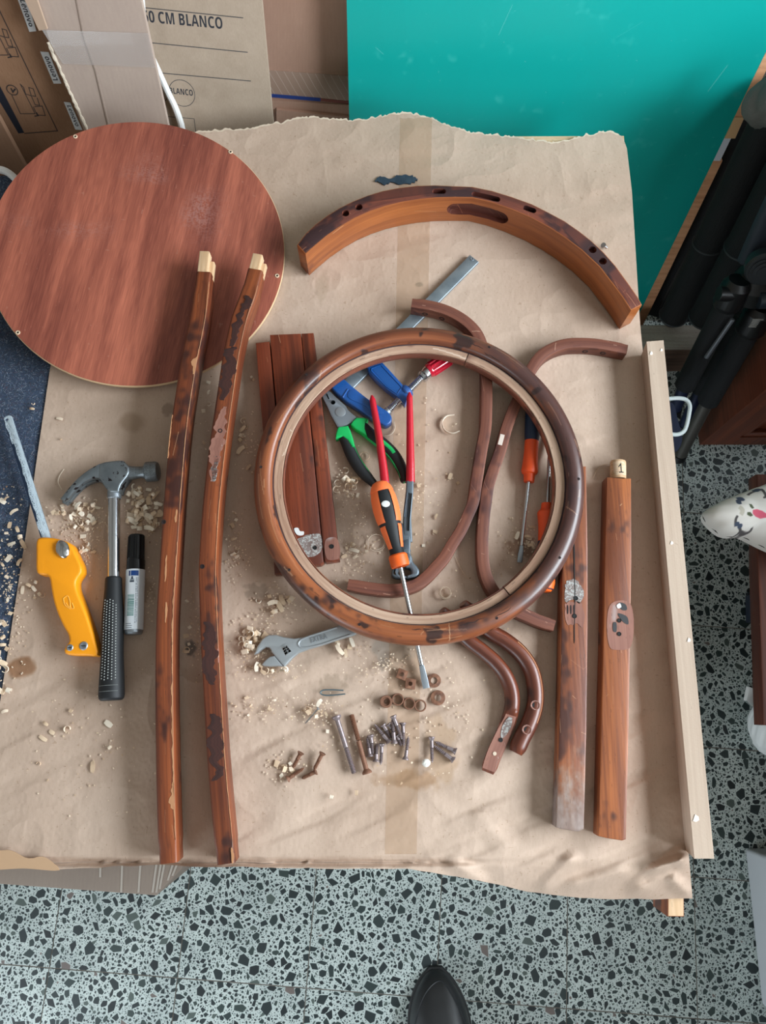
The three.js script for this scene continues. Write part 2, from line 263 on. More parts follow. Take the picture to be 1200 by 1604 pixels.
{
  // terrazzo: marble chips drawn one by one into a metre of polished cement, packed from large to small
  const S = 2048, cells = 1024, occ = new Uint8Array(cells * cells);
  const terrazzo = print(S, S, (x) => {
    x.fillStyle = 'rgb(186,197,194)'; x.fillRect(0, 0, S, S);
    const id = x.getImageData(0, 0, S, S), d = id.data;
    for (let j = 0; j < S; j++) for (let i = 0; i < S; i++) { const o = 4 * (j * S + i), n = (H[(i * 7 + j * 131) & 65535] - 0.5) * 26 + (vn(i / 90, j / 90) - 0.5) * 22; d[o] += n; d[o + 1] += n; d[o + 2] += n * 0.95; }
    x.putImageData(id, 0, 0);
    const tone = ['rgb(34,46,48)', 'rgb(42,56,56)', 'rgb(27,36,39)', 'rgb(50,64,62)', 'rgb(38,48,50)', 'rgb(78,90,86)', 'rgb(31,41,43)', 'rgb(108,98,94)'];
    for (const [r0, r1, tries] of [[17, 30, 1500], [10, 18, 5200], [6, 11, 16000], [3.4, 6.5, 40000], [1.8, 3.6, 90000], [0.9, 1.9, 70000]]) for (let k = 0; k < tries; k++) {
      const cx = rnd() * S, cy = rnd() * S, r = ran(r0, r1), st = ran(0.38, 1), an = rnd() * 6.28, n = 4 + Math.floor(rnd() * 3), pts = [];
      for (let i = 0; i < n; i++) { const q = (i + ran(-0.3, 0.3)) / n * 6.283, rr_ = r * ran(0.7, 1.12), a = Math.cos(q) * rr_, b = Math.sin(q) * rr_ * st; pts.push([a * Math.cos(an) - b * Math.sin(an), a * Math.sin(an) + b * Math.cos(an)]); }
      const pad = r0 > 8 ? 1.1 : r0 > 3 ? 1.12 : 1.02; let free = true; const use = [];
      for (const f of [0, 0.5, 0.8, 1]) for (const [a, b] of pts) { const X = Math.floor((cx + a * f * pad) / 2) & (cells - 1), Y = Math.floor((cy + b * f * pad) / 2) & (cells - 1); if (occ[Y * cells + X]) { free = false; break; } }
      if (!free) continue;
      const m = Math.ceil(r * 1.1 / 2); for (let j = -m; j <= m; j++) for (let i = -m; i <= m; i++) {
        let inside = true; for (let q = 0; q < n; q++) { const A = pts[q], B = pts[(q + 1) % n]; if ((B[0] - A[0]) * (j * 2 - A[1]) - (B[1] - A[1]) * (i * 2 - A[0]) < -1.2 * r) { inside = false; break; } }
        if (inside) occ[((Math.floor(cy / 2) + j) & (cells - 1)) * cells + ((Math.floor(cx / 2) + i) & (cells - 1))] = 1;
      }
      x.fillStyle = tone[Math.floor(rnd() * rnd() * tone.length)];
      for (const dx of [-S, 0, S]) for (const dy of [-S, 0, S]) { if (cx + dx < -40 || cx + dx > S + 40 || cy + dy < -40 || cy + dy > S + 40) continue; x.beginPath(); pts.forEach(([a, b], i) => (i ? x.lineTo(cx + dx + a, cy + dy + b) : x.moveTo(cx + dx + a, cy + dy + b))); x.closePath(); x.fill(); }
    }
  });
  const mat = std({ map: terrazzo, roughness: 0.5 }), grout = std({ color: 0x77736c, roughness: 0.95 });
  const floor = structure('floor');
  part(floor, 'grout_bed', box(ROOM.x0 - 0.18, ROOM.x1 + 0.18, -0.14, -0.0012, ROOM.z0 - 0.18, ROOM.z1 + 0.18), grout);
  const A = THREE.MathUtils.degToRad(4), P = 0.25, e1 = V(Math.cos(A), 0, Math.sin(A)), e2 = V(-Math.sin(A), 0, Math.cos(A)), O = V(-0.1475, 0, 0.5228);
  const variants = Array.from({ length: 8 }, (_, k) => {
    const g = new THREE.BoxGeometry(P - 0.0022, 0.02, P - 0.0022).toNonIndexed(), p = g.attributes.position, uv = g.attributes.uv;
    for (let i = 0; i < p.count; i++) uv.setXY(i, p.getX(i) + k * 0.25 + 0.13, p.getZ(i) + Math.floor(k / 4) * 0.5 + 0.17 * k);
    return g;
  });
  let n = 0;
  for (let i = -6; i < 8; i++) for (let j = -8; j < 9; j++) {
    const c = O.clone().addScaledVector(e1, (i + 0.5) * P).addScaledVector(e2, (j + 0.5) * P);
    if (c.x < ROOM.x0 + 0.12 || c.x > ROOM.x1 - 0.12 || c.z < ROOM.z0 + 0.12 || c.z > ROOM.z1 - 0.12 || n > 290) continue;
    const t = part(floor, numbered('tile'), variants[Math.abs(i * 5 + j * 3) % 8], mat); n++;
    t.position.set(c.x, -0.0101 + ran(-0.0003, 0.0001), c.z); t.rotation.y = -A + (Math.abs(i * 7 + j * 11) % 4) * Math.PI / 2;
  }
}

// ------------------------------------------------------------------ table, blanket, kraft paper
{
  const t = thing('work_table', 'low work table under the brown kraft paper and dark felt blanket', 'table');
  const q = [spot(-420, 270, 0.65), spot(40, 276, 0.65), spot(140, 216, 0.65), spot(978, 212, 0.65), spot(1003, 510, 0.65), spot(1077, 1342, 0.65), spot(-520, 1342, 0.65)];
  part(t, 'tabletop', plate(q, 0.618, 0.65, { bevel: 0.002, grain: V(1, 0, 0) }), M.raw);
  for (const [x, z] of [[-0.9, -0.74], [0.32, -0.78], [0.3, 0.1], [-0.95, 0.1]]) part(t, 'leg', box(x - 0.03, x + 0.03, 0, 0.617, z - 0.03, z + 0.03), M.raw);
  part(t, 'rail', box(-0.4, 0.28, 0.55, 0.6, -0.83, -0.81), M.raw); part(t, 'rail', box(-0.9, 0.26, 0.55, 0.6, 0.09, 0.11), M.raw);
  settle(t);
  const f = thing('trestle_rail', 'short pale plywood rail end poking out under the drooping paper corner', 'rail');
  part(f, 'plywood_core', plate([spot(1046, 1330, 0.6), spot(1071, 1330, 0.6), spot(1072, 1436, 0.6), spot(1046, 1436, 0.6)], 0.545, 0.6, { bevel: 0.001, grain: V(0, 0, 1) }), [M.raw, M.board]);
  settle(f);
}
const felt = print(1024, 1024, (x, w) => {
  x.fillStyle = 'rgb(58,72,92)'; x.fillRect(0, 0, w, w);
  const col = ['rgba(98,116,142,.5)', 'rgba(32,40,54,.6)', 'rgba(74,94,126,.5)', 'rgba(206,216,228,.6)', 'rgba(110,60,62,.45)', 'rgba(24,26,34,.6)', 'rgba(44,60,100,.5)'];
  for (let i = 0; i < 34000; i++) { x.strokeStyle = col[Math.floor(rnd() * col.length)]; x.lineWidth = ran(0.7, 2); const a = rnd() * w, b = rnd() * w, t = rnd() * 6.3, L = ran(4, 22); x.beginPath(); x.moveTo(a, b); x.quadraticCurveTo(a + Math.cos(t) * L * 0.5 + ran(-4, 4), b + Math.sin(t) * L * 0.5 + ran(-4, 4), a + Math.cos(t) * L, b + Math.sin(t) * L); x.stroke(); }
});
felt.repeat.set(4, 4);
{
  const b = thing('felt_blanket', 'dark blue grey speckled felt blanket showing beside the paper under the round board', 'blanket');
  part(b, 'felt', plate([spot(-300, 268, 0.653), spot(20, 275, 0.653), spot(300, 300, 0.653), spot(330, 1300, 0.653), spot(-420, 1338, 0.653)], 0.6502, 0.6532, { bevel: 0.0012, grain: V(1, 0, 0) }), std({ map: felt, roughness: 1, bumpMap: felt, bumpScale: 0.002 }), 'recycled felt with pale and reddish fibres');
  const fold = curve([spot(70, 330, 0.655), spot(52, 400, 0.655), spot(70, 470, 0.655)], 12);
  part(b, 'fold', sweep(fold, oval(0.012, 0.0115).map(([a, c]) => [a, c + 0.010])), std({ map: felt, roughness: 1 }));
  settle(b);
}
function lineAt(list, x, k = 0) {                                            // piecewise linear through [x, y] pairs
  for (let i = 1; i < list.length; i++) if (x <= list[i][k] || i === list.length - 1) { const a = list[i - 1], b = list[i], t = (x - a[k]) / (b[k] - a[k]); return a[1 - k] + (b[1 - k] - a[1 - k]) * t; }
}
const TOPE = [[150, 222], [330, 206], [365, 203], [400, 200], [440, 192], [480, 184], [520, 186], [545, 188], [575, 187], [610, 179], [640, 177], [670, 184], [700, 196], [740, 208], [790, 214], [830, 219], [860, 223], [890, 220], [920, 212], [945, 207], [962, 207], [975, 213], [982, 232]];
const BOTE = [[-40, 1360], [95, 1362], [180, 1357], [250, 1355], [350, 1358], [450, 1360], [560, 1360], [640, 1361], [680, 1367], [740, 1378], [790, 1388], [830, 1398], [880, 1403], [930, 1407], [985, 1408], [1085, 1408]];
const LEFE = [[150, 222], [78, 580], [40, 840], [0, 1100], [-40, 1360]], RIGE = [[982, 232], [990, 300], [1003, 510], [1040, 880], [1066, 1200], [1079, 1340], [1085, 1408]];
function paperRise(x, y) {                                                   // height of the sheet over its flat level
  let d = -0.0011 * (fbm(x / 70, y / 70, 3)) - 0.0012 * sm(0.45, 0.75, fbm(x / 160 + 7, y / 40 + y * x / 90000, 2));
  for (const [x0, y0, x1, y1, w, a] of [[380, 1110, 560, 1060, 16, 0.0012], [360, 1180, 520, 1120, 14, 0.001], [470, 1290, 640, 1190, 26, 0.0012], [590, 1240, 690, 1180, 12, 0.0014], [680, 1240, 850, 1330, 14, 0.001], [480, 1180, 720, 1290, 20, 0.0009], [120, 1180, 240, 1120, 20, 0.0008], [460, 700, 470, 1200, 18, 0.0006]]) {
    const vx = x1 - x0, vy = y1 - y0, L = Math.hypot(vx, vy), s = ((x - x0) * vx + (y - y0) * vy) / L / L, e = ((x - x0) * vy - (y - y0) * vx) / L;
    d -= a * Math.exp(-((e / w) ** 2)) * sm(-0.1, 0.2, s) * (1 - sm(0.8, 1.1, s));
  }
  const deep = sm(345, 420, x); d = Math.max(d * (1 + 1.1 * deep * sm(560, 900, y)), -0.0024 - 0.0026 * deep);
  const over = sm(560, 860, x);                                              // left: groove and curled lip at the front; right: droops over the table's front edge
  const g = Math.max(0, y - 1343);
  d += (1 - over) * (g < 7 ? -0.011 * sm(0, 7, g) : -0.011 + 0.016 * sm(7, 15, g));
  if (y < 1350) d = Math.max(d, -0.005);
  d -= over * 0.05 * Math.pow(g / 65, 1.35);
  if (x > 560 && y > 1270) {                                                 // sharp folds where the sheet droops
    const fold = (x0, y0, x1, y1, w, a) => { const vx = x1 - x0, vy = y1 - y0, L = Math.hypot(vx, vy), s = ((x - x0) * vx + (y - y0) * vy) / L / L, e = ((x - x0) * vy - (y - y0) * vx) / L; return a * Math.max(0, 1 - Math.abs(e) / w) * sm(-0.08, 0.15, s) * (1 - sm(0.75, 1.08, s)); };
    d += fold(1080, 1336, 985, 1404, 22, 0.020) + fold(1076, 1346, 1014, 1364, 11, 0.013) - fold(1062, 1354, 1000, 1388, 13, 0.012) + fold(985, 1362, 880, 1392, 18, 0.012) + fold(846, 1394, 905, 1336, 15, 0.010) - 0.002 * over * sm(1290, 1330, y) * (1 - sm(1340, 1350, y)) * vn(x / 60, 3) + fold(742, 1270, 800, 1330, 26, 0.004) + fold(1050, 1374, 1082, 1406, 15, 0.016) + fold(760, 1384, 700, 1346, 16, 0.008) + 0.006 * (fbm(x / 40, y / 22, 2) - 0.5) * sm(1335, 1360, y);
  }
  return d;
}
{
  const stain = (x, y, rx, ry, col, k, fr) => { const p = top(x, y); return [p.x, p.z, rx / 1180, ry / 1120, col, k, fr]; };
  const stains = [
    stain(34, 1044, 20, 16, [120, 74, 40], 0.6, 40), stain(205, 660, 26, 20, [150, 124, 100], 0.5, 16),                                                                                           // oil
    stain(640, 1222, 50, 14, [146, 106, 70], 0.5, 70), stain(690, 1175, 26, 50, [176, 142, 108], 0.4, 60),                                                                                        // rust dust
    stain(612, 1020, 34, 26, [150, 142, 132], 0.5, 80), stain(816, 858, 26, 20, [128, 88, 66], 0.45, 150), stain(520, 1075, 24, 20, [140, 120, 100], 0.35, 150), stain(400, 925, 22, 14, [120, 104, 88], 0.4, 140),
    stain(228, 925, 16, 26, [150, 126, 104], 0.5, 130), stain(655, 445, 8, 5, [120, 110, 96], 0.5, 90), stain(505, 450, 14, 36, [160, 140, 118], 0.35, 40), stain(262, 640, 12, 14, [110, 90, 74], 0.35, 160), stain(300, 1015, 12, 14, [70, 66, 66], 0.6, 120)];
  const kraft = texture(2048, 2048, (a, b) => {
    const X = a * 1.06 - 0.58, Z = b * 1.2 - 0.92, n = fbm(X * 9, Z * 9, 4), f = vn(X * 900, Z * 260) * 0.5 + vn(X * 1500 + 7, Z * 1500) * 0.5;
    let c = mix([184, 157, 137], [209, 185, 166], 0.5 + (n - 0.5) * 0.9 + (f - 0.5) * 0.35);
    if (vn(X * 420 + 3, Z * 420) > 0.93) c = mix(c, [150, 120, 94], 0.35);
    for (const [cx, cz, rx, rz, col, k, fr] of stains) { const q = Math.hypot((X - cx) / rx, (Z - cz) / rz); if (q < 1.7) c = mix(c, col, k * (1 - sm(0.55, 1.05, q + (fbm(X * fr, Z * fr, 3) - 0.5) * 1.1))); }
    return c;
  });
  kraft.wrapS = kraft.wrapT = THREE.ClampToEdgeWrapping;
  const crumple = texture(1024, 1024, (x, y) => { const r = (s, o) => 1 - Math.abs(2 * fbm(x * s + o, y * s * 1.2 + o, 2) - 1), v = 255 * (0.5 * fbm(x * 9, y * 9, 3) + 0.32 * r(13, 4) ** 3 + 0.12 * r(34, 9) ** 2 + 0.06 * vn(x * 300, y * 300)); return [v, v, v]; }, { srgb: false });
  const kraftMat = std({ map: kraft, roughness: 0.72, bumpMap: crumple, bumpScale: 0.0042, side: THREE.DoubleSide });
  function sheet(lo, hi, nx, ny, dh = 0, x0 = 0, x1 = 1) {                    // grid between two edges of the sheet
    const pos = [], uv = [], idx = [];
    for (let j = 0; j <= ny; j++) for (let i = 0; i <= nx; i++) {
      const s = x0 + (x1 - x0) * i / nx, [x, y] = lo(s, j / ny), p = top(x, y, paperRise(x, y) + dh);
      pos.push(p.x, p.y, p.z); uv.push((p.x + 0.58) / 1.06, (p.z + 0.92) / 1.2);
    }
    for (let j = 0; j < ny; j++) for (let i = 0; i < nx; i++) { const a = j * (nx + 1) + i, b = a + nx + 1; idx.push(a, b, a + 1, a + 1, b, b + 1); }
    const g = new THREE.BufferGeometry(); g.setAttribute('position', new THREE.Float32BufferAttribute(pos, 3)); g.setAttribute('uv', new THREE.Float32BufferAttribute(uv, 2)); g.setIndex(idx); g.computeVertexNormals(); return g;
  }
  const jag = (x) => (x > 180 && x < 975 ? (fbm(x / 6, 3, 2) - 0.5) * 5 : 0);
  function inside(s, t, cutTop = 0) {                                        // Coons patch of the four edges, in measured photo points
    const xt = 150 + (982 - 150) * s, xb = -40 + (1085 + 40) * s, yt = lineAt(TOPE, xt) + jag(xt) + cutTop, yb = lineAt(BOTE, xb) + (fbm(xb / 30, 9, 2) - 0.5) * 3;
    const tt = 1 - (1 - t) ** 1.0, yl = 222 + (1360 - 222) * tt, yr = 232 + (1408 - 232) * tt, xl = lineAt(LEFE, yl, 1), xr = lineAt(RIGE, yr, 1);
    const y = yt + (yb - yt) * tt, x = xl + (xr - xl) * s; return [x, y];
  }
  const k = thing('kraft_paper', 'large sheet of brown kraft paper with a torn wavy upper edge covering the table', 'paper');
  const warp = (t) => (t < 0.6 ? t * 1.2 : 0.72 + (t - 0.6) * 0.7);          // finer rows towards the front edge
  part(k, 'sheet', sheet((s, t) => inside(s, warp(t)), null, 200, 260), kraftMat);
  const tear = (s, t) => { const [x, y] = inside(s, 0); return [x, y - 1.6 + 2.4 * t + (vn(x / 3, 1) - 0.5) * 3 * (1 - t)]; };
  part(k, 'torn_edge', sheet(tear, null, 300, 2, 0.0003, 0.18, 0.985), std({ color: 0xdccab4, roughness: 0.95, side: THREE.DoubleSide }), 'pale fibres along the torn edge');
  const band = (s, t) => { const y = 178 + 4 + t * (1338 - 182), c = 652 - (y - 180) * 0.021, w = 50; return [c - w / 2 + w * s, y + (t === 0 ? (vn(s * 9, 2) - 0.5) * 3 + 3 : 0)]; };
  part(k, 'packing_tape', sheet(band, null, 12, 200, 0.00035), phys({ color: 0xc8a47e, roughness: 0.4, transparent: true, opacity: 0.24, side: THREE.DoubleSide }), 'translucent brown packing tape');
  const smear = []; for (let i = 0; i < 64; i++) { const a = 6.283 * i / 64, x = 621 + 32 * Math.cos(a) * (1 + 0.12 * (vn(i * 1.1, 5) - 0.5)), y = 283 + (8.5 + 2.2 * Math.cos(2 * a + 0.5) - 3.5 * Math.exp(-(((x - 612) / 7) ** 2))) * Math.sin(a) + 4 * (vn(i * 0.9, 11) - 0.5); smear.push(top(x, y, paperRise(x, y))); }
  part(k, 'paint_smear', plate(smear, Y0 - 0.0012, Y0 + 0.0005, { bevel: 0 }), std({ map: texture(128, 128, (x, y) => mix([34, 50, 66], [60, 78, 92], fbm(x * 14, y * 5, 3)), { repeat: [14, 14] }), roughness: 0.7 }), 'smear of dark blue paint');
  const flap = px([[-30, 1328], [0, 1332], [14, 1331], [26, 1335], [40, 1343], [52, 1344], [64, 1341], [74, 1344], [86, 1353], [95, 1362], [40, 1360], [-30, 1357]], 0.006);
  part(k, 'curled_flap', plate(flap, Y0 + 0.0068, Y0 + 0.0076, { bevel: 0, smooth: 40 }), std({ color: 0xc4a07e, roughness: 0.75 }));
  settle(k);
}

// ------------------------------------------------------------------ behind the table: cardboard, cables, green board
const leanN = (deg) => V(0, Math.sin(THREE.MathUtils.degToRad(deg)), Math.cos(THREE.MathUtils.degToRad(deg)));
function face(p, deg) { const n = leanN(deg); return { n, p, at: (x, y, out = 0) => onPlane(x, y, p.clone().addScaledVector(n, out), n), back: (t) => n.clone().multiplyScalar(-t) }; }
function rectOn(f, br, tr, w, grow = 0.25) {                                  // rectangle on a leaning face from its right-hand edge; local(x, y): metres from its lower left corner
  const B = f.at(...br), Tp = f.at(...tr), up = Tp.clone().sub(B).normalize(), left = up.clone().cross(f.n).normalize().multiplyScalar(-1), h = B.distanceTo(Tp) * (1 + grow);
  const bl = B.clone().addScaledVector(left, w), tr3 = B.clone().addScaledVector(up, h);
  return { w, h, quad: [bl, B, tr3, bl.clone().addScaledVector(up, h)], local: (x, y) => { const d = f.at(x, y).sub(bl); return [-d.dot(left), d.dot(up)]; } };
}
const cardTex = (k, a, b) => texture(512, 512, (x, y) => { const n = fbm(x * 5 + k, y * 5, 4), f = vn(x * 180, y * 40) * 0.6 + vn(x * 300, y * 300) * 0.4, r = 0.5 + 0.5 * Math.sin(x * 6.283 * 60); return mix(a, b, 0.5 + (n - 0.5) * 0.8 + (f - 0.5) * 0.3 + (r - 0.5) * 0.07); }, { repeat: [2.5, 2.5] });
function printed(R, base, draw) {                                            // a print as large as the panel; draw gets photo point -> canvas point
  const S = 1100 / Math.max(R.w, R.h), w = Math.round(R.w * S), h = Math.round(R.h * S);
  const t = print(w, h, (x) => {
    x.fillStyle = `rgb(${base})`; x.fillRect(0, 0, w, h);
    const id = x.getImageData(0, 0, w, h), d = id.data; for (let j = 0; j < h; j++) for (let i = 0; i < w; i++) { const o = 4 * (j * w + i), n = (fbm(i / 60, j / 60, 3) - 0.5) * 11 + (vn(i / 2, j / 9) - 0.5) * 9; d[o] += n; d[o + 1] += n; d[o + 2] += n; } x.putImageData(id, 0, 0);
    const at = (a, b) => { const [u, v] = R.local(a, b); return [u * S, h - v * S]; };
    const line = (pts, wd = 3) => { x.lineWidth = wd; x.beginPath(); pts.forEach((p, i) => { const q = at(...p); i ? x.lineTo(...q) : x.moveTo(...q); }); x.stroke(); };
    const text = (s, a, b, size, font = 'bold') => { const A = at(...a), B = at(...b); x.save(); x.translate(...A); x.rotate(Math.atan2(B[1] - A[1], B[0] - A[0])); x.font = `${font} ${size}px sans-serif`; const m = x.measureText(s).width, L = Math.hypot(B[0] - A[0], B[1] - A[1]); x.scale(L / m, 1); x.fillText(s, 0, 0); x.restore(); };
    draw(x, { at, line, text, S });
  });
  t.repeat.set(1 / R.w, 1 / R.h); return t;
}
{
  const f = face(spot(428, 195, 0.6), 24), R = rectOn(f, [433, 245], [410.4, 0], 0.27, 0.3);
  const map = printed(R, [174, 155, 136], (x, { at, line, text, S }) => {
    x.strokeStyle = x.fillStyle = 'rgb(44,46,54)';
    line([[226, 12], [381, 28]], 4); line([[226, 66], [388, 82]], 4); line([[226, 112], [393, 127]], 4);
    text('60 CM BLANCO', [224, 34], [350, 45.5], 0.0215 * S);
    const ring = (a, b) => { const c = at(a, b), e = at(a + 20, b + 1.5); x.lineWidth = 3; x.beginPath(); x.arc(...c, Math.hypot(e[0] - c[0], e[1] - c[1]), 0, 6.3); x.stroke(); };
    ring(285, 146); ring(243, 142); text('BLANCO', [265, 146], [303, 150], 0.0125 * S);
    line([[230, 180], [304, 186], [308, 215]], 3);
  });
  const b = thing('flattened_box', 'flattened cardboard box printed with capacity lines and CM BLANCO lettering', 'cardboard box');
  part(b, 'printed_panel', slab(R.quad, f.back(0.009)), std({ map, roughness: 0.85 }));
  settle(b);
  const c = thing('cable', 'white cable hanging down between the two cardboard panels', 'cable');
  part(c, 'cord', sweep(curve([[219, -60], [221, 0], [225, 40], [232, 76], [247, 110], [263, 145], [275, 170], [285, 200], [290, 240]].map(([x, y]) => f.at(x, y, 0.008)), 40), oval(0.0052, 0.0052, 10)), M.white);
  settle(c);
}
{
  const g = face(spot(262, 195, 0.6).add(V(0, 0, 0.03)), 20), b = thing('flattened_box', 'plain pale cardboard panel with a band of clear tape behind the round board', 'cardboard box');
  const card = cardTex(3, [170, 150, 138], [190, 170, 156]);
  part(b, 'panel', slab([g.at(147, 245), g.at(274, 245), g.at(208, -60), g.at(31, -60)], g.back(0.01)), std({ map: card, roughness: 0.82 }));
  part(b, 'fold', sweep([g.at(112, -40, 0.001), g.at(132, 60, 0.001), g.at(150, 110, 0.0012), g.at(178, 230, 0.001)], oval(0.002, 0.0003, 8)), std({ map: card, roughness: 0.8 }));
  part(b, 'tape', slab([g.at(98, 100, 0.0022), g.at(244, 106, 0.0022), g.at(232, 52, 0.0022), g.at(66, 47, 0.0022)], g.back(0.0006)), phys({ color: 0xcfc6c0, roughness: 0.18, transparent: true, opacity: 0.22, clearcoat: 0.5 }), 'clear adhesive tape');
  const fray = []; for (let i = 0; i <= 40; i++) { const y = 66 + i * 4.4, x = 74.5 + (y - 66) * 0.452; fray.push(g.at(x + (rnd() - 0.5) * 1.6, y, 0.0012)); }
  part(b, 'frayed_edge', sweep(fray, (t, i) => oval(0.0016 + 0.0014 * vn(i * 1.7, 3), 0.001, 6)), std({ color: 0xcfc0ac, roughness: 0.95, bumpMap: roughBump, bumpScale: 0.002 }), 'frayed paper fibres');
  part(b, 'flap', slab([g.at(61, 48, 0.006), g.at(74, 46, 0.006), g.at(44, -40, 0.006), g.at(20, -40, 0.006)], g.back(0.005)), std({ color: 0xb99e88, roughness: 0.85 }));
  settle(b);
}
{
  const f = face(spot(120, 200, 0.6).add(V(0, 0, -0.022)), 15), R = rectOn(f, [152, 258], [55, 0], 0.62, 0.3);
  const map = printed(R, [150, 112, 84], (x, { at, line, S }) => {
    x.strokeStyle = x.fillStyle = 'rgb(40,34,36)';
    line([[-20, -30], [0, 18], [90, 205], [38, 209]], 2.5);
    x.fillStyle = 'rgb(30,32,44)'; x.beginPath(); [[-30, 78], [0, 135], [38, 208], [29, 209], [0, 160], [-30, 104]].forEach((p, i) => (i ? x.lineTo(...at(...p)) : x.moveTo(...at(...p)))); x.fill();
    for (const [dx, dy] of [[0, 0], [-42, -92]]) {                           // little assembly drawings
      const m = (l) => l.map(([a, b]) => [a + dx, b + dy]);
      line(m([[31, 131], [37, 137], [40, 147], [49, 150], [45, 137], [52, 139], [56, 151], [50, 150]]), 2); line(m([[49, 150], [55, 164], [62, 165], [58, 153]]), 2); line(m([[52, 167], [58, 180], [71, 181], [66, 166], [54, 167]]), 2); line(m([[18, 148], [32, 178], [55, 178], [32, 132]]), 2); line(m([[54, 182], [60, 181], [57, 176]]), 3);
      const c = at(19 + dx, 141 + dy), e = at(27 + dx, 141 + dy); x.lineWidth = 2.5; x.beginPath(); x.arc(...c, Math.hypot(e[0] - c[0], e[1] - c[1]), 0, 6.3); x.stroke(); line(m([[17, 138], [20, 144], [24, 139]]), 4);
    }
  });
  const b = thing('flattened_box', 'brown cardboard panel printed with assembly drawings and edged with white Lenovo stickers', 'cardboard box');
  part(b, 'printed_panel', slab(R.quad, f.back(0.01)), std({ map, roughness: 0.85 }));
  const sticker = (flip) => print(256, 64, (x, w, h) => { x.fillStyle = 'rgb(236,238,240)'; x.fillRect(0, 0, w, h); x.fillStyle = 'rgb(60,64,72)'; x.font = 'bold 58px sans-serif'; if (flip) { x.translate(w, h); x.rotate(Math.PI); } x.fillText('Lenovo', 22, 48); });
  for (const [q, flip] of [[[[46, 50], [57, 49], [41, -4], [25, -8]], false], [[[84, 131], [96, 131], [76, 82], [63, 81]], true], [[[118, 203], [129, 204], [110, 161], [100, 160]], false]]) {
    const c = q.map(([x, y]) => f.at(x, y, 0.0012)), quad = [c[3], c[0], c[1], c[2]], t = sticker(flip);   // the sticker's long side runs down the edge
    t.repeat.set(1 / quad[0].distanceTo(quad[1]), 1 / quad[1].distanceTo(quad[2]));
    part(b, 'sticker', slab(quad, f.back(0.001)), std({ map: t, roughness: 0.5 }), 'white sticker with dark lettering');
  }
  settle(b);
  const e = face(spot(20, 260, 0.6).add(V(0, 0, -0.04)), 12), d = thing('flattened_box', 'dark brown cardboard panel low down beside the felt blanket', 'cardboard box');
  part(d, 'panel', slab([e.at(-260, 330), e.at(76, 330), e.at(-10, 170), e.at(-200, 60)], e.back(0.01)), std({ map: cardTex(9, [128, 96, 74], [146, 112, 88]), roughness: 0.88 }));
  settle(d);
  const c = thing('cable', 'white cable end lying on the felt blanket next to the round board', 'cable');
  part(c, 'cord', sweep(curve([spot(-60, 268, 0.66), spot(-10, 265, 0.66), spot(8, 268, 0.66), spot(22, 278, 0.66), spot(40, 300, 0.659)], 20), oval(0.0055, 0.0055, 10)), M.white);
  settle(c);
}
{
  const f = face(spot(490, 190, 0.6).add(V(0, 0, -0.1)), 10), b = thing('flattened_box', 'pinkish brown cardboard box with reinforced tape between the printed box and green board', 'cardboard box');
  const card = cardTex(14, [178, 138, 118], [200, 160, 138]);
  part(b, 'panel', slab([f.at(405, 250), f.at(568, 250), f.at(560, -70), f.at(395, -70)], f.back(0.012)), std({ map: card, roughness: 0.85 }));
  const tape = print(512, 128, (x, w, h) => { x.fillStyle = 'rgb(176,146,128)'; x.fillRect(0, 0, w, h); x.strokeStyle = 'rgba(226,208,196,.8)'; x.lineWidth = 2; for (let i = -2; i < 14; i++) { x.beginPath(); x.moveTo(i * 46, 0); x.lineTo(i * 46 + 100, h); x.stroke(); } });
  const q = [f.at(420, 152, 0.0012), f.at(556, 164, 0.0012), f.at(556, 120, 0.0012), f.at(420, 110, 0.0012)]; tape.repeat.set(1 / q[0].distanceTo(q[1]), 1 / q[1].distanceTo(q[2]));
  part(b, 'reinforced_tape', slab(q, f.back(0.001)), std({ map: tape, roughness: 0.5 }), 'paper tape with pale diagonal threads');
  part(b, 'blue_stripe', slab([f.at(420, 152, 0.0022), f.at(502, 159, 0.0022), f.at(502, 154, 0.0022), f.at(420, 147, 0.0022)], f.back(0.001)), std({ color: 0x25418c, roughness: 0.7 }), 'blue printed edge');
  part(b, 'red_stripe', slab([f.at(502, 158.5, 0.0022), f.at(556, 164, 0.0022), f.at(556, 160, 0.0022), f.at(502, 154.5, 0.0022)], f.back(0.001)), std({ color: 0x84483e, roughness: 0.7 }), 'brownish red printed edge');
  part(b, 'flap', slab([f.at(420, 177, 0.006), f.at(556, 184, 0.006), f.at(556, 165.5, 0.004), f.at(420, 157, 0.004)], f.back(0.004)), std({ map: card, roughness: 0.85 }));
  part(b, 'lower_flap', slab([f.at(433, 250, 0.012), f.at(560, 250, 0.012), f.at(556, 185, 0.011), f.at(433, 172, 0.011)], f.back(0.006)), std({ map: card, roughness: 0.85 }));
  settle(b);
}
const FB = face(spot(1003, 520, 0.02), 11.7);
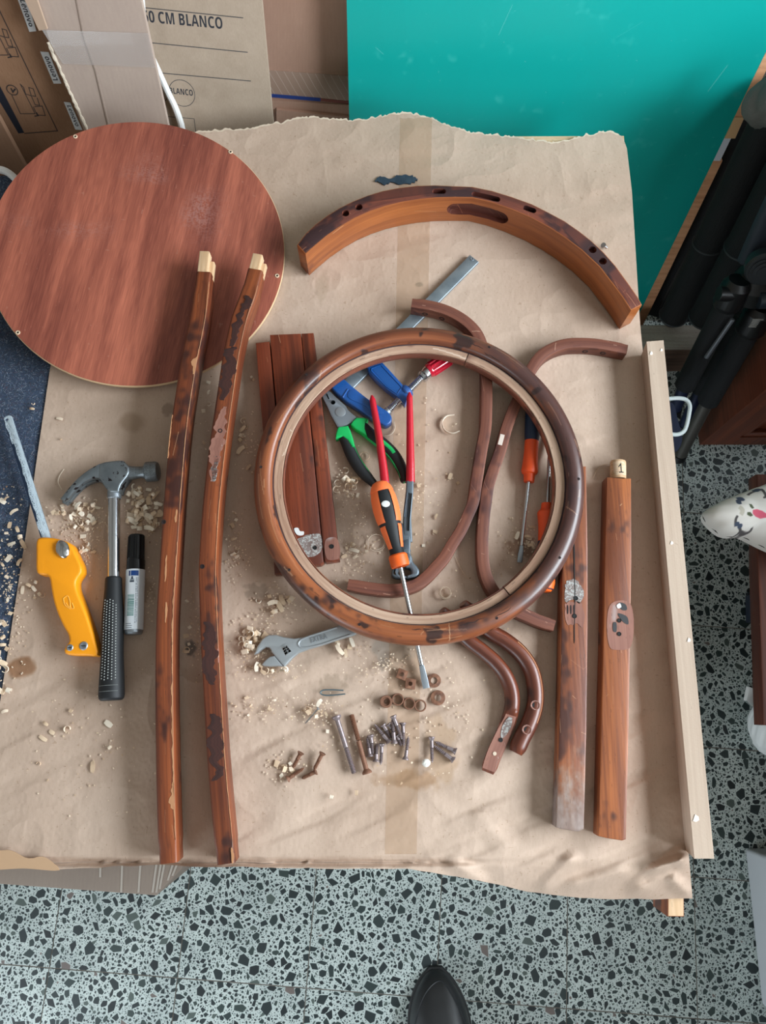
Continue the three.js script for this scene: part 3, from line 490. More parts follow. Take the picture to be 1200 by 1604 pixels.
{
  const b = thing('green_board', 'large teal green laminated board with a pale wooden edge leaning behind the table', 'board');
  const lam = texture(1024, 1024, (x, y) => { const n = fbm(x * 3, y * 3, 3), s = fbm(x * 40, y * 40, 3); let c = mix([0, 160, 152], [8, 170, 162], n); if (s > 0.73) c = mix(c, [120, 196, 188], (s - 0.73) * 2.2); return c; }, { repeat: [1.1, 1.1] });
  { const d = lam.image.data; for (let k = 0; k < 260; k++) { let x = rnd() * 1024, y = rnd() * 1024; const L = rnd() < 0.12 ? ran(10, 60) : ran(1, 4), a = ran(0, 3.1), o = ran(0.2, 0.6); for (let i = 0; i < L; i++) { x += Math.cos(a); y += Math.sin(a); const j = 4 * ((Math.floor(y) & 1023) * 1024 + (Math.floor(x) & 1023)); for (let c = 0; c < 3; c++) d[j + c] += (205 - d[j + c]) * o; } } }
  const inner = (y) => 1200 - (y - 81) * 0.4838, outer = (y) => inner(y) + 14.5;
  const q = (xl, xr, ya, yb, o = 0) => [FB.at(xl(yb), yb, o), FB.at(xr(yb), yb, o), FB.at(xr(ya), ya, o), FB.at(xl(ya), ya, o)];
  const L = (y) => 543 + (y) * 0.0216;
  part(b, 'laminate', slab(q(L, inner, -170, 518), FB.back(0.02)), phys({ map: lam, roughness: 0.4, clearcoat: 0.15, clearcoatRoughness: 0.3 }));
  const strip = std({ map: wood(21, { light: [232, 176, 134], dark: [206, 146, 106], scratch: 20 }), roughness: 0.6 });
  part(b, 'edge_strip', slab(q((y) => inner(y) + 0.3, outer, -170, 214), FB.back(0.02)), strip, 'pale orange wooden edging');
  part(b, 'edge_strip', slab(q((y) => inner(y) + 0.3, outer, 252, 518), FB.back(0.02)), strip, 'pale orange wooden edging');
  part(b, 'bare_core', slab(q((y) => inner(y) + 0.3, (y) => outer(y) - 3.5, 214, 252), FB.back(0.019)), std({ color: 0xd8dce6, roughness: 0.8 }), 'white patch where the edging is torn off');
  part(b, 'torn_veneer', slab(q((y) => inner(y) + 1, (y) => outer(y) + (y > 200 ? 3 : 1.5), 184, 217, 0.002), FB.back(0.0015)), std({ color: 0xdcb384, roughness: 0.8 }), 'lifted end of the edging');
  settle(b);
}
// ------------------------------------------------------------------ beyond the right edge of the table
{
  const zb = spot(1004, 509, 0.12).z, zf = spot(1004, 546, 0.12).z, l = thing('timber_ledge', 'low rough timber ledge on the floor below the green board', 'timber');
  part(l, 'plank', (() => { const g = new RoundedBoxGeometry(0.3, 0.112, zf - zb - 0.001, 2, 0.003); g.translate(0.565, 0.056, (zb + zf) / 2); return boxUV(g.index ? g.toNonIndexed() : g, V(1, 0, 0)); })(), std({ map: wood(23, { light: [112, 88, 70], dark: [70, 52, 42], grain: 0.6, scratch: 60 }), roughness: 0.9, bumpMap: grainBump, bumpScale: 0.003 }));
  part(l, 'cap', (() => { const g = new RoundedBoxGeometry(0.3, 0.008, zf - zb, 2, 0.002); g.translate(0.565, 0.116, (zb + zf) / 2); return boxUV(g.index ? g.toNonIndexed() : g, V(1, 0, 0)); })(), std({ map: wood(24, { light: [176, 168, 156], dark: [140, 130, 118], grain: 0.8, scratch: 60 }), roughness: 0.9, bumpMap: roughBump, bumpScale: 0.001 }), 'worn grey upper face');
  settle(l);
}
{
  const nylon = std({ color: 0x0d0f11, roughness: 0.75, bumpMap: roughBump, bumpScale: 0.0012 }), P = (x, y, o) => FB.at(x, y, o);
  const pad = thing('padded_bag', 'large black padded bag filling the gap between green board and wall behind the tube cases', 'bag');
  part(pad, 'body', (() => { const L = [[1016, 486], [1040, 440], [1090, 345], [1140, 246], [1196, 130], [1290, 90], [1290, 500], [1150, 508]].map(([x, y]) => FB.at(x - 10, y, -0.037)), c = V(0, 0, 0); L.forEach((p) => c.addScaledVector(p, 1 / L.length)); const rim = curve(L, 64, true).slice(0, -1), pos = [], idx = [], K = 8; for (let k = 0; k <= K; k++) for (const p of rim) { const r = Math.sin(k / K * Math.PI / 2), q = c.clone().lerp(p, r).addScaledVector(FB.n, 0.012 * Math.sqrt(Math.max(0, 1 - r * r)) + 0.005 * (fbm(p.x * 20 + k, p.y * 20, 2) - 0.5) * (1 - r)); pos.push(q.x, q.y, q.z); } const N = rim.length; for (let k = 0; k < K; k++) for (let i = 0; i < N; i++) { const a = k * N + i, b = k * N + (i + 1) % N; idx.push(a, a + N, b, b, a + N, b + N); } const g = new THREE.BufferGeometry(); g.setAttribute('position', new THREE.Float32BufferAttribute(pos, 3)); g.setAttribute('uv', new THREE.Float32BufferAttribute(pos.flatMap((v, i) => (i % 3 === 2 ? [] : [v])), 2)); g.setIndex(idx); g.computeVertexNormals(); return g; })(), std({ color: 0x0d0f11, roughness: 0.8, bumpMap: roughBump, bumpScale: 0.001, side: THREE.DoubleSide }));
  part(pad, 'piping', sweep(curve([[1020, 480], [1042, 437], [1092, 342], [1141, 244], [1194, 136]].map(([x, y]) => FB.at(x + 14, y, -0.0225)), 30), oval(0.003, 0.003, 8)), std({ color: 0x23221f, roughness: 0.6 }));
  settle(pad);
  const tube = (label, a, b, r, off, extras) => {
    const t = thing('tube_case', label, 'case'), A = P(...a, off), B = P(...b, off), d = B.clone().sub(A).normalize();
    part(t, 'body', lathe(A, B, [[0, 0], [0, r * 0.8], [0.012, r * 0.97], [0.03, r], [0.985, r], [1, r * 0.8], [1, 0]], 28), nylon);
    for (const k of [0.02, 0.4]) part(t, 'binding', sweep(Array.from({ length: 28 }, (_, i) => { const q = 2 * Math.PI * i / 28, s = d.clone().cross(V(1, 0, 0)).normalize(), w = s.clone().cross(d); return A.clone().lerp(B, k).addScaledVector(s, r * 1.01 * Math.cos(q)).addScaledVector(w, r * 1.01 * Math.sin(q)); }), oval(0.0022, 0.0022, 8), { closed: true, up: d }), std({ color: 0x33373a, roughness: 0.6 }));
    extras?.(t, A, B, d); settle(t); return t;
  };
  tube('narrow black tube case standing against the wooden edge of the green board', [1052, 500], [1232, 130], 0.029, 0.04);
  tube('black tube case with a small grey stitched tag standing behind the tripod', [1102, 503], [1290, 150], 0.032, 0.1, (t, A, B) => { part(t, 'name_tag', box(-0.005, 0.005, -0.02, 0.02, -0.0005, 0.0005).rotateZ(-0.5).translate(...A.clone().lerp(B, 0.52).add(V(-0.012, 0.012, 0.042)).toArray()), std({ color: 0x4b4f50, roughness: 0.7 }), 'grey stitched tag'); });
  const s = thing('flat_case', 'slate grey flat zipped case behind the tripod head', 'case');
  part(s, 'body', sweep([P(1185, 400, 0.186), P(1210, 350, 0.188), P(1262, 250, 0.188), P(1310, 160, 0.186)], (t) => rr(0.07, 0.024, 0.01)), std({ color: 0x2b333d, roughness: 0.7, bumpMap: roughBump, bumpScale: 0.0006 }));
  part(s, 'zip', sweep([P(1185, 400, 0.198), P(1210, 350, 0.2), P(1262, 250, 0.2), P(1310, 160, 0.198)], oval(0.003, 0.0022, 8)), std({ color: 0x14171a, roughness: 0.5 }));
  settle(s);
  const r = thing('cloth_roll', 'crumpled grey fabric hood above the black tube cases', 'cloth');
  part(r, 'fabric', (() => { const c = P(1206, 160, 0.11), g = new THREE.SphereGeometry(0.03, 40, 28), p = g.attributes.position; for (let i = 0; i < p.count; i++) { const v = V(p.getX(i), p.getY(i), p.getZ(i)), k = 0.75 + 0.5 * fbm(v.x * 60 + 5, v.y * 60 + v.z * 45, 3); p.setXYZ(i, v.x * k * 1.1 + c.x, v.y * k * 1.4 + c.y, v.z * k + c.z); } g.computeVertexNormals(); return g; })(), std({ color: 0x6d706c, roughness: 0.95, bumpMap: roughBump, bumpScale: 0.002 }));
  settle(r);
}
{
  const A = spot(1066, 716, 0.012), B = spot(1196, 395, 0.5), ax = B.clone().sub(A).normalize(), n = V(1, 0, 0).cross(ax).normalize(), P = (x, y, o = 0) => onPlane(x, y, A.clone().addScaledVector(n, o), n);
  const t = thing('tripod', 'folded black tripod with foam sleeved legs leaning beside the cupboard', 'tripod');
  const foam = std({ color: 0x14171a, roughness: 0.85, bumpMap: roughBump, bumpScale: 0.001 }), black = std({ color: 0x0b0c0e, roughness: 0.45 }), metal = std({ color: 0x5c5a56, metalness: 0.6, roughness: 0.45 }), navyTube = std({ color: 0x1d2540, metalness: 0.3, roughness: 0.4 });
  const leg = (foamA, foamB, tubeEnd, r, o, tubeMat) => {
    const a = P(...foamA, o), b = P(...foamB, o), c = P(...tubeEnd, o), l = part(t, 'leg', lathe(b, a, [[0, 0], [0, r * 0.9], [0.02, r], [0.97, r], [1, r * 0.85], [1, 0]], 24), foam, 'leg with a foam sleeve');
    part(l, 'lower_tube', rod(c, b, r * 0.62), tubeMat); part(l, 'rubber_foot', lathe(c.clone().addScaledVector(c.clone().sub(b).normalize(), 0.02), c, [[0, 0], [0, r * 0.5], [0.4, r * 0.75], [1, r * 0.7], [1, 0]]), black);
    const d = a.clone().sub(b).normalize(), k = part(l, 'leg_lock', lathe(a.clone().addScaledVector(d, -0.012), a.clone().addScaledVector(d, 0.045), [[0, 0], [0, r * 1.1], [0.15, r * 1.3], [0.8, r * 1.25], [1, r * 0.9], [1, 0]], 20), black);
  };
  leg([1141, 472], [1072, 606], [1058, 640], 0.02, 0.03, navyTube); leg([1176, 512], [1108, 630], [1066, 712], 0.021, 0.034, metal); leg([1168, 480], [1096, 612], [1072, 665], 0.019, -0.004, navyTube);
  part(t, 'pan_handle', rod(P(1148, 500, 0.058), P(1106, 560, 0.056), 0.0042), std({ color: 0x6c7076, metalness: 0.5, roughness: 0.4 }), 'grey flat strut between the legs');
  const lab = P(1184, 506, 0.058); for (let i = 0; i < 6; i++) part(t, 'grip_rib', rr_box(lab, i), std({ color: 0x9a9c9a, roughness: 0.5 }));
  function rr_box(c, i) { const g = new RoundedBoxGeometry(0.019, 0.0018, 0.003, 1, 0.0006); const m = g.index ? g.toNonIndexed() : g; m.applyMatrix4(new THREE.Matrix4().makeBasis(V(1, 0, 0), ax, n)); m.translate(c.x + i * 0.0002, c.y + (i - 2.5) * 0.0032 * ax.y, c.z + (i - 2.5) * 0.0032 * ax.z); return m; }
  const h0 = P(1178, 462, 0.01), h1 = P(1194, 418, 0.012); part(t, 'shoulder', lathe(h0, h1, [[0, 0], [0, 0.038], [0.5, 0.042], [1, 0.03], [1, 0]], 24), black);
  const k = P(1188, 470, 0.05); part(t, 'joint', rod(k, k.clone().add(V(0.07, 0.01, 0)), 0.0155), std({ color: 0x202a33, roughness: 0.4 })); part(t, 'joint', rod(k.clone().add(V(-0.03, 0, -0.01)), k.clone().add(V(-0.07, 0.004, -0.01)), 0.013), black);
  const w = P(1196, 412, 0.035), nn = n.clone().add(V(-0.2, 0, 0)).normalize();
  part(t, 'platform_knob', lathe(w, w.clone().addScaledVector(nn, 0.03), [[0, 0], [0, 0.03], [0.6, 0.031], [0.75, 0.028], [0.76, 0.024], [0.86, 0.024], [0.87, 0.019], [0.95, 0.019], [0.96, 0.013], [1, 0.013], [1, 0]], 36), std({ color: 0x24282c, roughness: 0.4 }), 'round ridged knob');
  settle(t);
}
{
  const s = thing('folded_stool', 'folded stool showing a white tubular loop and navy fabric beside the pale beam', 'stool');
  const loop = [[990, 625], [1040, 625], [1066, 624], [1076, 627], [1080.5, 635], [1079.5, 648], [1075, 668], [1071, 676], [1062, 680.5], [1050, 680.5], [990, 680]].map(([x, y]) => spot(x, y, 0.4));
  part(s, 'tubular_loop', sweep(curve(loop, 60), oval(0.0036, 0.0036, 10)), std({ color: 0xdfe9ea, roughness: 0.4 }), 'white painted loop');
  part(s, 'fabric', plate([[1000, 628], [1053, 630], [1062, 655], [1069, 690], [1058, 708], [1000, 706]].map(([x, y]) => spot(x, y, 0.36)), 0.352, 0.36, { bevel: 0.002, smooth: 40 }), std({ color: 0x1c2238, roughness: 0.9, bumpMap: roughBump, bumpScale: 0.001 }), 'navy blue fabric');
  for (const x of [1012, 1030]) part(s, 'leg', rod(spot(x, 640, 0.35), spot(x - 40, 640, 0.0035), 0.008), M.satin);
  settle(s);
}
{
  const c = spot(1087, 697, 0), z1 = c.z, z0 = z1 - 0.16, x0 = c.x + 0.012, x1 = 1.07, h = 0.86, w = std({ map: wood(31, { light: [122, 62, 38], dark: [88, 42, 26], scratch: 30 }), roughness: 0.5 });
  const k = thing('wooden_cupboard', 'reddish brown panelled wooden cupboard whose corner stands next to the tripod', 'cupboard');
  part(k, 'carcass', box(x0, x1, 0, h, z0, z1 - 0.02), w);
  part(k, 'stile', box(x0, x0 + 0.07, 0.002, h, z1 - 0.0199, z1), w); part(k, 'bottom_rail', box(x0 + 0.0705, x1, 0.002, 0.05, z1 - 0.0199, z1), w); part(k, 'top_rail', box(x0 + 0.0705, x1, h - 0.07, h, z1 - 0.0199, z1), w);
  part(k, 'moulding', sweep([V(x0 + 0.078, h - 0.08, z1 - 0.006), V(x0 + 0.078, 0.058, z1 - 0.006), V(x1 - 0.1, 0.058, z1 - 0.006)], oval(0.0075, 0.006, 8), { up: V(0, 0, 1) }), w);
  part(k, 'panel', box(x0 + 0.12, x1, 0.1, h - 0.12, z1 - 0.0199, z1 - 0.009), w);
  settle(k);
  const d = thing('wooden_bench', 'dark reddish wooden bench carrying the floral cushion', 'bench'), w2 = std({ map: wood(32, { light: [104, 50, 30], dark: [72, 32, 20], scratch: 30 }), roughness: 0.5 });
  const sA = spot(1186, 742, 0.42), sB = spot(1187, 880, 0.42), sC = spot(1196, 1136, 0.42);
  part(d, 'seat', plate([sA, V(1.075, 0, sA.z), V(1.075, 0, sC.z), sC, sB], 0.385, 0.42, { bevel: 0.004, grain: V(0, 0, 1) }), w2);
  for (const [x, z] of [[0.92, sA.z + 0.04], [1.04, sA.z + 0.04], [0.92, sC.z - 0.04], [1.04, sC.z - 0.04]]) part(d, 'leg', box(x - 0.022, x + 0.022, 0, 0.3845, z - 0.022, z + 0.022), w2);
  settle(d);
  const sb = thing('blocker', 'added unseen sideboard under the window behind the bench', 'blocker');  // unseen cabinet, added to shade the floor from the window
  part(sb, 'carcass', box(1.1, 1.47, 0.05, 1.05, -0.55, 1.9), w2); part(sb, 'blocker_top', box(1.085, 1.48, 1.0505, 1.08, -0.56, 1.92), w2); part(sb, 'plinth', box(1.12, 1.47, 0, 0.0495, -0.54, 1.88), w2);
  for (let i = 0; i < 4; i++) { const z0 = -0.53 + i * 0.61, dr = part(sb, 'door', box(1.082, 1.0995, 0.08, 1.03, z0, z0 + 0.58), w2); part(dr, 'knob', rod(V(1.0815, 0.6, z0 + 0.5), V(1.06, 0.6, z0 + 0.5), 0.014), M.satin); }
  settle(sb);
  // cushion
  const u = thing('cushion', 'white cushion with pink flower print overhanging the edge of the dark bench', 'cushion');
  const out = [[190, 680], [205, 740], [250, 800], [340, 890], [460, 980], [560, 1010], [650, 1020], [800, 1020], [1000, 1110], [1200, 1210], [1450, 1320], [1720, 1420], [1800, 1300], [1860, 800], [1850, 300], [1780, 60], [1640, 50], [1450, 120], [1200, 195], [1000, 265], [850, 320], [700, 380], [550, 440], [400, 510], [290, 575], [215, 630]].map(([x, y]) => spot(1080 + x / 10, 740 + y / 10, 0.475));
  const ring = curve(out, 96, true).slice(0, -1), ctr = V(0, 0, 0); for (const p of ring) ctr.addScaledVector(p, 1 / ring.length);
  const pos = [], uv = [], idx = [], NR = 18, N = ring.length;
  for (const side of [1, -1]) for (let k = 0; k <= NR; k++) for (let i = 0; i < N; i++) {
    const r = k / NR, rr_ = Math.sin(r * Math.PI / 2), p = ctr.clone().lerp(ring[i], rr_), edge = Math.pow(Math.max(0, 1 - rr_ * rr_), 0.42), wr = 0.012 * (fbm(p.x * 30, p.z * 22, 3) - 0.5) * edge + 0.004 * Math.sin(i * 1.3) * (1 - edge) * rr_;
    pos.push(p.x, 0.478 + side * edge * 0.054 * (side < 0 ? 0.98 : 1) + (side > 0 ? wr : 0), p.z); uv.push((p.x - 0.45) / 0.4, (p.z + 0.45) / 0.4);
  }
  for (let s = 0; s < 2; s++) for (let k = 0; k < NR; k++) for (let i = 0; i < N; i++) { const o = s * (NR + 1) * N, a = o + k * N + i, b = o + k * N + (i + 1) % N, c2 = a + N, d2 = b + N; s ? idx.push(a, b, c2, b, d2, c2) : idx.push(a, c2, b, b, c2, d2); }
  const g = new THREE.BufferGeometry(); g.setAttribute('position', new THREE.Float32BufferAttribute(pos, 3)); g.setAttribute('uv', new THREE.Float32BufferAttribute(uv, 2)); g.setIndex(idx); g.computeVertexNormals();
  const floral = print(512, 512, (x) => {
    x.fillStyle = 'rgb(226,222,216)'; x.fillRect(0, 0, 512, 512);
    const at = (a, b) => { const p = spot(1080 + a / 10, 740 + b / 10, 0.52); return [(p.x - 0.45) / 0.4 * 512, (1 - (p.z + 0.45) / 0.4) * 512]; };
    const poly = (l, fill) => { x.fillStyle = fill; x.beginPath(); l.forEach((p, i) => (i ? x.lineTo(...at(...p)) : x.moveTo(...at(...p)))); x.fill(); };
    const bend = (l) => { x.beginPath(); x.moveTo(...at(...l[0])); x.bezierCurveTo(...at(...l[1]), ...at(...l[2]), ...at(...l[3])); x.stroke(); };
    poly([[970, 600], [1030, 590], [1100, 620], [1160, 670], [1190, 725], [1090, 735], [1020, 700], [975, 650]], 'rgb(216,96,120)');
    poly([[920, 500], [955, 505], [990, 570], [960, 580], [930, 545]], 'rgb(84,92,70)'); poly([[895, 630], [940, 630], [985, 680], [950, 695], [900, 665]], 'rgb(84,92,70)');
    x.strokeStyle = 'rgb(84,80,80)'; x.lineWidth = 4;
    bend([[615, 910], [640, 1030], [840, 1000], [865, 930]]); bend([[865, 930], [880, 870], [840, 860], [825, 830]]); bend([[865, 890], [930, 910], [1080, 920], [1020, 845]]); bend([[1165, 230], [1175, 330], [1190, 420], [1135, 405]]); bend([[960, 330], [1000, 290], [1030, 280], [1080, 265]]); bend([[770, 670], [740, 720], [750, 790], [770, 820]]);
    x.fillStyle = 'rgb(70,80,100)'; for (const p of [[820, 380], [850, 410], [800, 430], [795, 465], [845, 375], [1100, 250], [1130, 240], [830, 820], [780, 790]]) { const q = at(...p); x.beginPath(); x.arc(...q, 4, 0, 7); x.fill(); }
    x.strokeStyle = 'rgba(190,184,168,.8)'; x.lineWidth = 8; bend([[780, 540], [840, 580], [830, 630], [810, 660]]);
  });
  part(u, 'cover', g, std({ map: floral, roughness: 0.9 }), 'printed cotton cover'); settle(u);
  const bl = thing('plug_block', 'small dark blue block on the floor under the bench edge', 'block');
  part(bl, 'casing', plate([[1173, 932], [1187, 932], [1188, 974], [1174, 974]].map(([x, y]) => spot(x, y, 0.02)), 0.001, 0.03, { bevel: 0.003 }), std({ color: 0x252f3e, roughness: 0.6 })); part(bl, 'cap', plate([[1174, 927], [1187, 927], [1187, 931], [1174, 931]].map(([x, y]) => spot(x, y, 0.02)), 0.001, 0.026, { bevel: 0.001 }), std({ color: 0x14181e, roughness: 0.6 })); settle(bl);
  const pp = thing('paper_slip', 'creased white slip of paper on the floor under the bench', 'paper');
  part(pp, 'slip', sweep(curve([spot(1167, 1086, 0.004), spot(1175, 1088, 0.012), spot(1184, 1097, 0.008), spot(1196, 1104, 0.004)], 14), rr(0.03, 0.0008, 0.0003, 1)), M.white); settle(pp);
  const bag = thing('plastic_bag', 'crumpled white plastic bag on the floor under the bench end', 'bag');
  part(bag, 'film', (() => { const c = spot(1212, 1138, 0.055), g2 = new THREE.IcosahedronGeometry(1, 24), p = g2.attributes.position; for (let i = 0; i < p.count; i++) { const v = V(p.getX(i), p.getY(i), p.getZ(i)), q = 0.82 + 0.36 * fbm(v.x * 2.2 + 9, v.y * 2.2 + v.z * 1.8, 4); p.setXYZ(i, c.x + v.x * 0.042 * q, Math.max(0.002, c.y + v.y * 0.055 * q), c.z + v.z * 0.06 * q); } g2.computeVertexNormals(); return crease(g2, 0.9); })(), std({ color: 0xd9dcdb, roughness: 0.55 })); settle(bag);
  const gb = thing('plastic_drawer_unit', 'pale grey plastic drawer unit with rounded corner on the terrazzo floor', 'drawer unit');
  const a = spot(1171, 1322, 0.02), e = spot(1178, 1590, 0.02), grey = std({ color: 0xb9bcbf, roughness: 0.45 });
  const rb = (x0b, x1b, y0b, y1b, z0b, z1b, r) => { const q = new RoundedBoxGeometry(x1b - x0b, y1b - y0b, z1b - z0b, 3, r); q.translate((x0b + x1b) / 2, (y0b + y1b) / 2, (z0b + z1b) / 2); return q; };
  part(gb, 'top', rb(a.x + 0.002, a.x + 0.24, 0.3, 0.34, a.z, e.z - 0.004, 0.014), grey); part(gb, 'body', rb(a.x + 0.001, a.x + 0.235, 0.001, 0.2995, a.z + 0.01, e.z - 0.01, 0.008), std({ color: 0xb2b6ba, roughness: 0.5 })); part(gb, 'top', rb(a.x + 0.003, a.x + 0.24, 0.29, 0.335, e.z, e.z + 0.3, 0.014), grey); part(gb, 'body', rb(a.x + 0.014, a.x + 0.235, 0.001, 0.2895, e.z + 0.004, e.z + 0.29, 0.008), std({ color: 0x9fa3a7, roughness: 0.5 }));
  settle(gb);
}
{
  const b = thing('cardboard_carton', 'grey brown carton with torn pale tape stripes under the front of the table', 'carton');
  const H3 = 0.3, at = (x, y) => spot(x, y, H3);
  part(b, 'carton_body', plate([at(-330, 1255), at(330, 1280), at(284, 1362), at(245, 1403), at(0, 1385), at(-330, 1362)], 0.001, H3, { bevel: 0.002, grain: V(1, 0, 0) }), std({ map: cardTex(40, [136, 122, 112], [154, 140, 128]), roughness: 0.9 }));
  for (const [x, dx] of [[158, 1], [192, 2], [221, 4], [247, 8], [254, 9], [260, 10], [275, 12], [283, 13]]) part(b, 'tape_stripe', plate([at(x - 1.6, 1340), at(x + 1.6, 1340), at(x + 1.6 - dx, x < 170 ? 1374 : 1398 - Math.max(0, (x - dx - 245)) * 1.05), at(x - 1.6 - dx, x < 170 ? 1374 : 1398 - Math.max(0, (x - dx - 245)) * 1.05)], H3 - 0.0005, H3 + 0.0008, { bevel: 0 }), std({ color: 0xb9b0a6, roughness: 0.7 }));
  settle(b);
}
{
  // shoe: cross sections from toe to heel
  const s = thing('shoe', 'black leather shoe on the terrazzo floor in front of the table', 'shoe');
  const toe = spot(683, 1519, 0.02), L = 0.295, ax = V(0.012, 0, 1).normalize(), sd = V(1, 0, -0.012).normalize(), pos = [], uv = [], idx = [], NS = 40, NC = 32;
  const half = (t) => 0.0575 * Math.pow(Math.sin(Math.min(1, t / 0.36 + 0.02) * Math.PI / 2), 0.56) * (1 - 0.26 * sm(0.45, 0.75, t)) * (t > 0.85 ? Math.sqrt(Math.max(0.02, 1 - ((t - 0.85) / 0.152) ** 2)) : 1);
  const high = (t) => 0.016 + 0.05 * Math.pow(Math.min(1, t / 0.3), 0.6) * (1 - sm(0.2, 0.9, t) * 0) + 0.035 * sm(0.3, 0.6, t);
  for (let i = 0; i <= NS; i++) for (let k = 0; k <= NC; k++) {
    const t = Math.max(0.001, i / NS), q = Math.PI * k / NC, c = Math.cos(q), z = Math.sin(q), w = half(t), h = high(t) * (t > 0.9 ? 1 - 0.3 * (t - 0.9) * 10 : 1);
    const x = Math.sign(c) * Math.pow(Math.abs(c), 0.62) * w, y = 0.012 + (h - 0.012) * Math.pow(z, 0.72);
    const p = toe.clone().addScaledVector(ax, t * L).addScaledVector(sd, x + 0.005 * sm(0, 0.4, t)); pos.push(p.x, y + 0.0012 * (fbm(t * 14, k / 5, 2) - 0.5), p.z); uv.push(t * L, k / NC * 0.15);
  }
  for (let i = 0; i < NS; i++) for (let k = 0; k < NC; k++) { const a = i * (NC + 1) + k, b = a + NC + 1; idx.push(a, a + 1, b, a + 1, b + 1, b); }
  const g = new THREE.BufferGeometry(); g.setAttribute('position', new THREE.Float32BufferAttribute(pos, 3)); g.setAttribute('uv', new THREE.Float32BufferAttribute(uv, 2)); g.setIndex(idx); g.computeVertexNormals();
  part(s, 'upper', g, phys({ color: 0x15181b, roughness: 0.5, clearcoat: 0.25, clearcoatRoughness: 0.4, bumpMap: roughBump, bumpScale: 0.0003, side: THREE.DoubleSide }));
  const outl = []; for (let i = 0; i <= 40; i++) { const t = Math.max(0.001, i / 40); outl.push([t, 1]); } const rim = [...outl.map(([t]) => [t, 1]), ...outl.slice().reverse().map(([t]) => [t, -1])].map(([t, m]) => toe.clone().addScaledVector(ax, t * L - 0.003 * (t < 0.02 ? 1 : 0)).addScaledVector(sd, m * (half(t) + 0.0035) + 0.005 * sm(0, 0.4, t)));
  part(s, 'sole', plate(rim, 0.001, 0.014, { bevel: 0.002 }), std({ color: 0x1c1d1e, roughness: 0.7 }));
  const on = (t, q) => { const c = Math.cos(q), z = Math.sin(q); return toe.clone().addScaledVector(ax, t * L).addScaledVector(sd, Math.sign(c) * Math.pow(Math.abs(c), 0.62) * half(t) + 0.005 * sm(0, 0.4, t)).setY(0.0125 + (high(t) - 0.012) * Math.pow(z, 0.72)); };
  part(s, 'toe_seam', sweep(curve([on(0.42, 0.5), on(0.28, 0.75), on(0.12, 1.05), on(0.05, 1.45), on(0.1, 1.95), on(0.25, 2.4), on(0.42, 2.65)], 40), oval(0.0016, 0.0013, 6)), std({ color: 0x1f2327, roughness: 0.45 }));
  part(s, 'vamp_seam', sweep(curve([on(0.5, 0.75), on(0.38, 1.05), on(0.315, 1.57), on(0.38, 2.1), on(0.5, 2.4)], 30), oval(0.002, 0.0016, 6)), std({ color: 0x1f2327, roughness: 0.45 }));
  part(s, 'tongue', sweep([on(0.42, 1.57), on(0.55, 1.57), on(0.7, 1.57)], rr(0.05, 0.006, 0.002)), std({ color: 0x101214, roughness: 0.6 }));
  settle(s);
}

